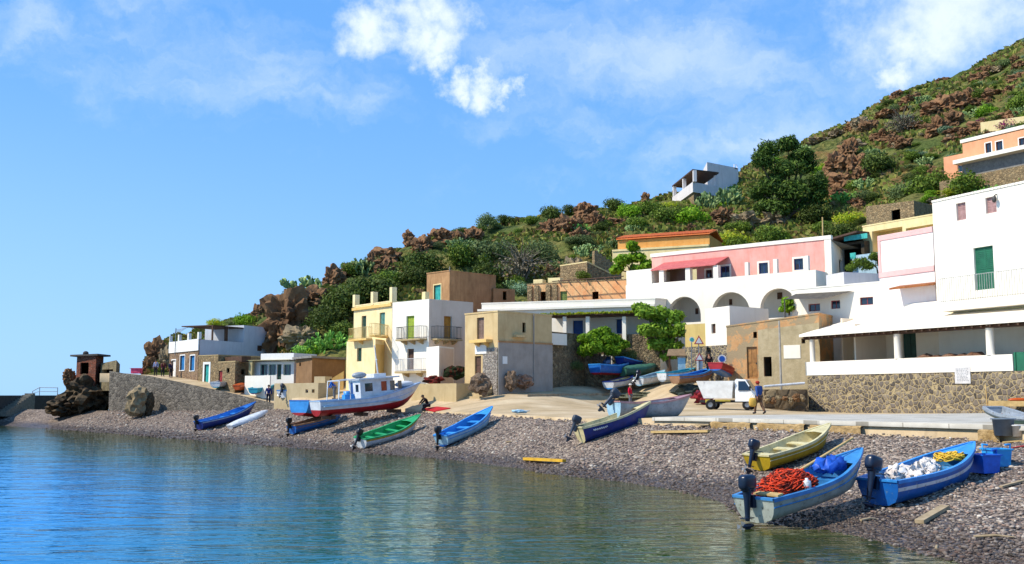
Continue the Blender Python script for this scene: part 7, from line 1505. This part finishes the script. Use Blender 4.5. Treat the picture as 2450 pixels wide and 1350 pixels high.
# scattered shrubs over the slope
made = 0; tries = 0
while made < 285 and tries < 6000:
    tries += 1; px = rs.uniform(690, 2520); py = rs.uniform(100, 720); h = hit_hill(px, py)
    if h is None: continue
    if h.y > 208: continue
    far = h.y > 140
    if px > 1900 and py < 400: kind = rs.choice(['mid', 'olive', 'dark', 'olive', 'cactus', 'mid', 'grey']); r_ = rs.uniform(.8, 2.0)
    elif px < 1350: kind = rs.choice(['dark', 'dark', 'olive', 'mid', 'cactus', 'mid']); r_ = rs.uniform(.8, 1.9)
    else: kind = rs.choice(['dark', 'mid', 'mid', 'bright', 'olive', 'yel', 'cactus', 'gcactus']); r_ = rs.uniform(.8, 2.0)
    lim = 290
    SCAT.append(bush(kind, h + Vector((0, 0, r_ * .25)), r_, KL[kind], None, KG[kind], flat=rs.uniform(.7, .95))); made += 1
made = 0
while made < 75:
    px = rs.uniform(1950, 2480); py = rs.uniform(130, 430); h = hit_hill(px, py)
    if h is None or h.y > 208: continue
    kind = rs.choice(['olive', 'grey', 'mid', 'dry', 'olive', 'dark']); r_ = rs.uniform(.5, 1.25); SCAT.append(bush(kind, h + Vector((0, 0, r_ * .2)), r_, KL[kind], None, KG[kind], flat=.65)); made += 1
# ridge line scrub, so that the skyline is uneven
for i in range(70):
    px = 700 + i * 25.5; D = float(np.interp(px, _hp, _hD[:, 3])); X = (px - CX) / F * D / 1.012; z = float(hill_z(np.array([X]), np.array([D]))[0]); r_ = rs.uniform(.35, .95) * (1 if px < 1900 else 1.2)
    if 1600 < px < 1790: continue
    kind = rs.choice(['olive', 'dark', 'cactus', 'mid']); SCAT.append(bush(kind, Vector((X, D, z + r_ * .2)), r_, KL[kind], None, KG[kind], .8))
# low ground cover as one mass
def cover():
    rs = np.random.RandomState(5); n = 95000; px = rs.uniform(340, 2560, n); Df = rs.uniform(0, 1, n) ** .8
    D0 = np.interp(px, _hp, _hD[:, 1]) + 1; D1 = np.interp(px, _hp, _hD[:, 3]) + 3; D = D0 + (D1 - D0) * Df; X = (px - CX) / F * D / 1.012; Z = hill_z(X, D)
    k = fbm(X * .12, D * .12, 4) > -.08; X, D, Z = X[k], D[k], Z[k]; n = len(X)
    V = []; a = rs.uniform(0, 6.28, n); s = rs.uniform(.12, .34, n) * (D / 110)
    P = np.stack([X, D, Z], 1); t = np.stack([np.cos(a), np.sin(a), rs.uniform(-.3, .3, n)], 1) * s[:, None]; u = np.stack([rs.normal(0, .4, n), rs.normal(0, .4, n), np.ones(n)], 1) * s[:, None]
    V = np.stack([P - t * .8, P + t * .8, P + t * .6 + u * 1.4, P - t * .6 + u * 1.4], 1).reshape(-1, 3)
    me = leaf_mesh('ground_cover', V, np.arange(4 * n).reshape(-1, 4), leafmat('scrub_cover', ['#4a581e', '#62702c', '#80843a', '#6a6030', '#846642', '#586a26', '#9c944c'], .2)); o = bpy.data.objects.new('ground_cover', me); COL.objects.link(o); tag(o, 'low scrub and dry grass covering the hillside', 'scrub', kind='stuff')
cover()
# rocks on the hill
RM = {}
for nm, m_ in (('rust', RR), ('brown', RB), ('tan', RT)):
    RM[nm] = []
    for q in range(3):
        mb = MB(); a, b_ = rock((0, 0, 0), (1, 1, 1), q * 5 + 31, 4, .38, 1.7, ridg=.55); mb.add(a, b_, 0, False); o = mb.build('r', m_); RM[nm].append(o.data); bpy.data.objects.remove(o)
ROCKS = [ # px,py,rx,ry,kind,label
    (690, 760, 52, 50, 'brown', 'huge brown crag above the far quay houses'), (672, 805, 34, 40, 'brown', 'lower shoulder of the brown crag'), (745, 722, 42, 26, 'brown', 'overhanging brown ledge under the crag cactus'), (722, 812, 38, 24, 'tan', 'smooth tan rock slab behind the brown shed'), (700, 725, 40, 26, 'brown', 'upper block of the brown crag'),
    (797, 672, 24, 26, 'rust', 'reddish knob rock with a tuft on top'), (835, 650, 16, 16, 'rust', 'small rust rock on the skyline left'), (925, 620, 32, 22, 'rust', 'square rust rock on the skyline with cactus beside'), (920, 650, 22, 16, 'brown', 'brown rock below the square rust one'), (978, 573, 14, 16, 'rust', 'pointed dark red rock on the skyline'), (888, 615, 8, 10, 'rust', 'tiny pointed skyline rock'),
    (1010, 592, 26, 20, 'rust', 'rust rock right of the pointed skyline one'), (1055, 575, 32, 22, 'rust', 'broad rust crag with shaded hollow'), (1100, 580, 24, 20, 'rust', 'rust crag right of the shaded hollow'), (1135, 570, 24, 18, 'rust', 'orange rust rock at the end of the crag line'), (1205, 535, 8, 12, 'rust', 'little upright red stone on the skyline'),
    (1400, 512, 28, 22, 'rust', 'red rock cluster top on the skyline'), (1425, 535, 24, 20, 'rust', 'dark red rock at the right of the cluster'), (1365, 545, 30, 22, 'rust', 'red rock below the skyline cluster'), (1320, 550, 26, 20, 'rust', 'brown red rock at the left of the cluster'), (1385, 568, 22, 16, 'brown', 'shaded rock under the red cluster'), (1543, 478, 10, 14, 'rust', 'dark upright stone on the skyline before the ridge house'), (1475, 535, 22, 10, 'rust', 'low reddish ledge below the green bushes'),
    (1730, 520, 26, 16, 'brown', 'brown boulder under the tall prickly pear'), (1780, 530, 28, 16, 'tan', 'orange tan boulder left of the pine trunk'), (1855, 525, 30, 20, 'tan', 'pale tan boulder beside the pine trunk'), (1330, 660, 30, 22, 'brown', 'pinkish brown boulder above the ruined building'), (1375, 648, 22, 24, 'tan', 'tan boulder beside the gable ruin'),
    (2030, 362, 22, 22, 'rust', 'top rock of the rust tower beside the pine'), (2000, 400, 28, 24, 'rust', 'left rock of the rust tower'), (2050, 400, 26, 26, 'rust', 'right rock of the rust tower'), (2015, 440, 30, 22, 'rust', 'middle rock of the rust tower'), (2060, 425, 20, 18, 'rust', 'small rock at the right foot of the rust tower'), (2005, 470, 24, 18, 'rust', 'lowest rock of the rust tower'), (2050, 488, 20, 12, 'rust', 'flat rust boulder by the terrace path'),
    (2240, 265, 36, 20, 'rust', 'rust crag in the middle of the upper slope'), (2285, 250, 30, 22, 'rust', 'rust crag right of the middle one'), (2245, 310, 28, 22, 'rust', 'orange crag below the middle of the slope'), (2280, 290, 22, 18, 'brown', 'brown rock among the upper crags'), (2180, 245, 24, 14, 'rust', 'rust rock close to the upper skyline'), (2120, 275, 24, 10, 'rust', 'flat rust rock on the upper skyline'), (2320, 235, 18, 18, 'rust', 'rust rock near the light green bush'), (2380, 230, 28, 12, 'rust', 'long rust ledge at the upper right'), (2440, 190, 26, 12, 'rust', 'rust ledge at the edge of the upper slope'),
    (2110, 330, 26, 14, 'rust', 'low rust rock on the grassy slope'), (2160, 345, 20, 12, 'brown', 'brown rock under the bare tree'), (1960, 340, 28, 8, 'tan', 'pale stones on the skyline right of the pine'), (2290, 320, 28, 10, 'brown', 'brown ledge left of the salmon house'), (378, 852, 26, 32, 'brown', 'brown rock at the tip of the far headland'), (358, 880, 14, 20, 'brown', 'lower rock at the tip of the far headland'), (395, 868, 14, 26, 'tan', 'pale rock face behind the stone house'), (620, 752, 14, 18, 'brown', 'brown rock above the white side of the stone house') ]
for i, (px, py, rx, ry, kind, lab) in enumerate(ROCKS):
    h = hit_hill(px, py + ry * .4) or hit_hill(px, py + ry * 1.1) or at(px, py, 112); s = h.y / F; o = bpy.data.objects.new('rock', RM[kind][i % 3]); COL.objects.link(o)
    o.location = at(px, py, h.y - rx * s * .2); o.scale = (rx * s * 1.25, rx * s * 1.1, ry * s * 1.35); o.rotation_euler = (0, 0, i * 1.3); tag(o, lab, 'rock')
made = 0
while made < 75:
    px = rs.uniform(900, 2480); py = rs.uniform(130, 620); h = hit_hill(px, py)
    if h is None or h.y > 207 or float(fbm(np.array([h.x * .05]), np.array([h.y * .05]), 3)[0]) < -.02: continue
    kind = rs.choice(['rust', 'rust', 'brown', 'tan']); r_ = rs.uniform(.35, 1.3) * (1.3 if h.y > 150 else 1); o = bpy.data.objects.new('rock', RM[kind][made % 3]); COL.objects.link(o); o.location = h + Vector((0, 0, r_ * .15)); o.scale = (r_ * rs.uniform(1, 1.6), r_, r_ * rs.uniform(.5, .95)); o.rotation_euler = (0, 0, rs.uniform(0, 6)); made += 1
    tag(o, {'rust': 'rust red rock lying among the scrub', 'brown': 'brown rock lying among the scrub', 'tan': 'pale tan rock lying among the scrub'}[kind], 'rock', kind + ' rocks among the scrub'); SCAT.append(o)

# every scattered shrub and rock is told by its size and the nearest landmark
LAND = [(px, py, lab) for px, py, *_, lab in BIG + ROCKS if px > 600] + [(1697, 425, 'ridge house'), (2400, 345, 'salmon house'), (1880, 420, 'big pine tree'), (1590, 590, 'ochre house'), (2145, 505, 'stone ruin'), (1100, 690, 'brown house'), (1435, 630, 'gable ruin'), (1380, 700, 'ruined building'), (1780, 620, 'pink house')]
SHORT = {l[2]: l[2] for l in LAND}
def relabel():
    used = {}
    for o in SCAT:
        p = o.matrix_basis.translation; d = p - Vector((0, 0, CAMZ)); fw = d.y * CT + d.z * ST; px = CX + F * d.x / fw; py = CY - F * (d.z * CT - d.y * ST) / fw
        ls = sorted(LAND, key=lambda l: (l[0] - px) ** 2 + (l[1] - py) ** 2)
        size = 'small' if max(o.scale) < .9 else ('large' if max(o.scale) > 1.45 else 'middling')
        base = o['label'].split(' on the')[0].split(' lying')[0]
        for l in ls[:5]:
            dx, dy = l[0] - px, l[1] - py
            rel = ('right of' if dx < 0 else 'left of') if abs(dx) > abs(dy) * 2.2 else (('just below' if dy < 0 else 'just above') if abs(dy) > abs(dx) * 2.2 else (('below and ' if dy < 0 else 'above and ') + ('right of' if dx < 0 else 'left of')))
            w = ' '.join(l[2].split()[:7 if len(base.split()) < 5 else 5])
            while w.split()[-1] in ('the', 'a', 'of', 'by', 'right', 'left', 'above', 'below', 'behind', 'on', 'in', 'and', 'between', 'beside', 'under', 'at', 'with', 'big', 'brown', 'rust', 'yellow', 'just', 'upper', 'pink', 'far', 'long', 'white', 'orange', 'ruined', 'tall', 'round', 'crag' if 'crag cactus' in l[2] else 'zz', 'stone', 'salmon', 'ridge', 'gable', 'dark', 'touching', 'low', 'leafless', 'leafless', 'spreading'): w = ' '.join(w.split()[:-1])
            t = f'{size} {base} {rel} the {w}' if not w.startswith('the ') else f'{size} {base} {rel} {w}'
            if t not in used and len(t.split()) <= 16: break
        used[t] = 1; o['label'] = t
relabel()

# ---- trees
def branchy(root, base, tips, r0, mat):
    mb = MB(); mid = base.lerp(sum(tips, Vector()) / len(tips), .38); mb.tube([base - Vector((0, 0, .3)), base.lerp(mid, .5) + Vector((r0 * .5, 0, 0)), mid], [r0 * 1.2, r0, r0 * .85], 9)
    for t in tips:
        k = mid.lerp(t, .5) + Vector((rnd.uniform(-.2, .2), rnd.uniform(-.2, .2), rnd.uniform(0, .25))); mb.tube([mid, k, t], [r0 * .7, r0 * .42, r0 * .12], 7)
    return mb.build('trunk', mat, root, root.location)
BARK = rockmat('bark', '#5c4a3a', '#75614e', '#463830', 3)
rnd = random.Random(77)
def tree(name, label, base, clumps, leaf, kindmat, n, r0, D, asp=.55, seed=0, flat=.8):
    """clumps: (px, py, r_px, dy) in the crown"""
    b_ = at(*base, D); root = empty(name, b_, label, 'tree'); tips = []; Vs = []; Fs_ = []; o_ = 0
    for i, (px, py, rp, dy) in enumerate(clumps):
        c = at(px, py, D + dy); r_ = rp / F * D; V, Fq = leaf_cloud(n, seed + i, leaf / r_, flat, 7, .3, asp); V = V * r_ * 1.25 + np.array(c); Vs.append(V); Fs_.append(Fq + o_); o_ += len(V); tips.append(c)
    V = np.concatenate(Vs) - np.array(b_); me = leaf_mesh('crown', V, np.concatenate(Fs_), kindmat); co = bpy.data.objects.new('crown', me); COL.objects.link(co); co.parent = root
    branchy(root, b_, tips, r0, BARK); return root
PINE = leafmat('pine_needles', ['#263814', '#384c1a', '#4c6020', '#2e4216', '#5e7026'], .15)
tree('pine_tree', 'big dark pine tree towering over the pink house', (1885, 575), [(1845, 358, 38, 0), (1885, 348, 32, 1), (1818, 385, 30, -1), (1915, 372, 26, 0), (1880, 405, 46, -1), (1925, 395, 38, 1), (1850, 445, 46, 0), (1900, 455, 48, -1.5), (1945, 440, 36, 0), (1820, 460, 32, 1), (1870, 495, 44, 0), (1925, 490, 42, 1), (1960, 470, 28, 0), (1835, 495, 30, 0)], .22, PINE, 1500, .38, 121, .3, 200)
tree('round_tree', 'small round bright green tree behind the ramp boats', (1437, 895), [(1405, 812, 26, 0), (1435, 798, 26, .5), (1465, 812, 26, 0), (1425, 832, 26, -.6), (1460, 836, 24, -.3), (1400, 838, 22, .4), (1484, 822, 18, .3)], .12, LM['bright'], 1100, .13, 76.6, .6, 300)
tree('leafy_tree', 'taller leafy tree with a thick trunk right of the round tree', (1602, 900), [(1545, 748, 28, 0), (1580, 752, 30, .6), (1620, 760, 28, 0), (1556, 790, 28, -.4), (1598, 792, 32, .2), (1632, 790, 24, -.3), (1570, 822, 26, 0), (1612, 826, 28, .4), (1600, 850, 18, 0), (1535, 735, 20, .2)], .13, LM['tree'], 1100, .17, 76.8, .6, 330)
tree('garden_tree', 'bright green tree in front of the ochre house', (1510, 668), [(1490, 628, 24, 0), (1520, 618, 26, .5), (1545, 635, 20, 0), (1512, 592, 18, .3), (1475, 645, 20, -.3), (1525, 645, 20, 0)], .15, LM['bright'], 800, .12, 94, .6, 360)
tree('small_tree', 'small light green tree by the third arch', (1888, 745), [(1885, 722, 16, 0), (1893, 738, 14, 0), (1878, 740, 14, 0)], .1, LM['bright'], 500, .06, 71.5, .6, 380)
tree('palm_shrub', 'spiky green shrub beside the pale blue hut', (2100, 645), [(2095, 615, 16, 0), (2108, 628, 14, 0), (2060, 628, 20, 0), (2078, 636, 18, 0)], .14, LM['mid'], 500, .05, 75, .2, 390)
# vine over the pergola
V, Fq = [], []; o_ = 0; F0 = LONG.F[0]
for k in range(26):
    u = WU + (F0.L - WU) * k / 25; c = F0.pt(u, ZPERG + .14, 2.2 - 1.2 * (k % 2) + .3); a, f = leaf_cloud(170, 500 + k, .13, .22, 5); V.append(a * .75 + np.array(c)); Fq.append(f + o_); o_ += len(a)
me = leaf_mesh('vine', np.concatenate(V), np.concatenate(Fq), LM['yel']); o = bpy.data.objects.new('vine', me); COL.objects.link(o); tag(o, 'yellow green vine trailing over the white house pergola', 'vine')
for (px, py, rp, kind, lab, D) in ((1540, 838, 22, 'mid', 'green shrub at the foot of the curved stair', 78.5), (1500, 850, 22, 'olive', 'brownish creeper on the retaining wall behind the round tree', 77.3), (1375, 875, 18, 'olive', 'low creeper at the dark end of the retaining wall', 77), (1395, 662, 20, 'mid', 'green shrub on top of the ruined building', 95), (2040, 640, 16, 'mid', 'green shrub below the turquoise cloth', 75), (1585, 845, 14, 'dark', 'dark shrub under the leafy tree', 78), (715, 838, 16, 'gcactus', 'little prickly pear above the kiosk', 98), (1560, 560, 0, 'mid', '', 0)):
    if rp: r_ = rp / F * D * 1.3; bush(kind, at(px, py, D), r_, lab)
# utility pole on the slope
mb = MB(); a = at(1969, 600, 92); mb.tube([a - Vector((0, 0, 1)), at(1968, 520, 92)], .07); o = mb.build('wooden_pole', OARW, None, a); tag(o, 'thin wooden pole rising behind the pink house', 'pole')

# ---- small things on the beach and the square
mb = MB(); pts = [hit(2390, 1084) + Vector((0, 0, .12)), hit(2410, 1078) + Vector((0, 0, .05)), hit(2430, 1073) + Vector((0, 0, .04)), hit(2490, 1066) + Vector((0, 0, .04))]; mb.tube(pts, .025, 5); o = mb.build('red_rope', paint('red_rope', '#a83a3c', '#842c2e', .8), None, pts[0]); tag(o, 'dull red rope running from the blue tubs across the stones', 'rope')
for i, (px, py, l, a, lab) in enumerate(((2060, 1250, .5, .4, 'short driftwood stick between the two nearest boats at the water'), (2330, 1290, .8, -.3, 'pale driftwood branch at the bottom of the beach'), (1560, 1110, .6, .9, 'grey driftwood piece on the middle of the pebble slope'), (1210, 1060, .5, -.6, 'small driftwood piece right of the light blue boat'), (2240, 1320, .4, 1.2, 'dark driftwood chip near the lowest beach corner'), (1690, 1080, .7, .2, 'bent driftwood stick left of the yellow boat'))):
    c = hit(px, py) + Vector((0, 0, .05)); d = Vector((math.cos(a), math.sin(a), .03)) * l; mb = MB(); mb.tube([c, c + d * .5 + Vector((.04, .03, .03)), c + d], [.035, .03, .012], 6); o = mb.build('driftwood', paint('grey_wood', '#b09a78', '#8c7858', .8), None, c); tag(o, lab, 'driftwood')
rw = []
for i in range(30):
    px = 1262 + 225 * i / 29; c = hit(px, 949 - 3 * i / 29, d0=50); z = gz(c.x, c.y); e = .03 * mnoise.noise(Vector((px * .1, 3, 0))); rw.append([(c.x, c.y, z - .1), (c.x, c.y, z + .16 + e), (c.x + .05, c.y + .35, z + .17 + e), (c.x + .05, c.y + .36, z - .1)])
mb = MB(); mb.grid(rw, smooth=False, flip=True); o = mb.build('kerb', paint('worn_kerb', '#a8987c', '#80705a', .9), None, rw[0][0]); tag(o, 'low worn kerb crossing the sand below the ramp', 'kerb')
# dark weed stranded along the water edge, as one mass
rs2 = np.random.RandomState(9); n = 5000; D = rs2.uniform(18, 95, n); X = D * np.tan(rs2.uniform(-.5, .5, n)); dd = polyd(X, D, SHORE); k = (dd > .3) & (dd < 1.6) & (vnoise(X * .6, D * .6) > .02); X, D = X[k], D[k]; Z = beach_z(X, D) + .05; n = len(X); a = rs2.uniform(0, 6.28, n); s = rs2.uniform(.04, .14, n)
P = np.stack([X, D, Z], 1); t_ = np.stack([np.cos(a), np.sin(a), rs2.uniform(-.1, .2, n)], 1) * s[:, None]; u_ = np.stack([-np.sin(a), np.cos(a), rs2.uniform(-.1, .3, n)], 1) * (s * .35)[:, None]
me = leaf_mesh('seaweed', np.stack([P - t_, P - u_, P + t_, P + u_], 1).reshape(-1, 3), np.arange(4 * n).reshape(-1, 4), leafmat('weed', ['#2c2a1c', '#3c3424', '#4a3c28'], .05)); o = bpy.data.objects.new('seaweed', me); COL.objects.link(o); tag(o, 'dark seaweed stranded along the water edge', 'seaweed', kind='stuff')
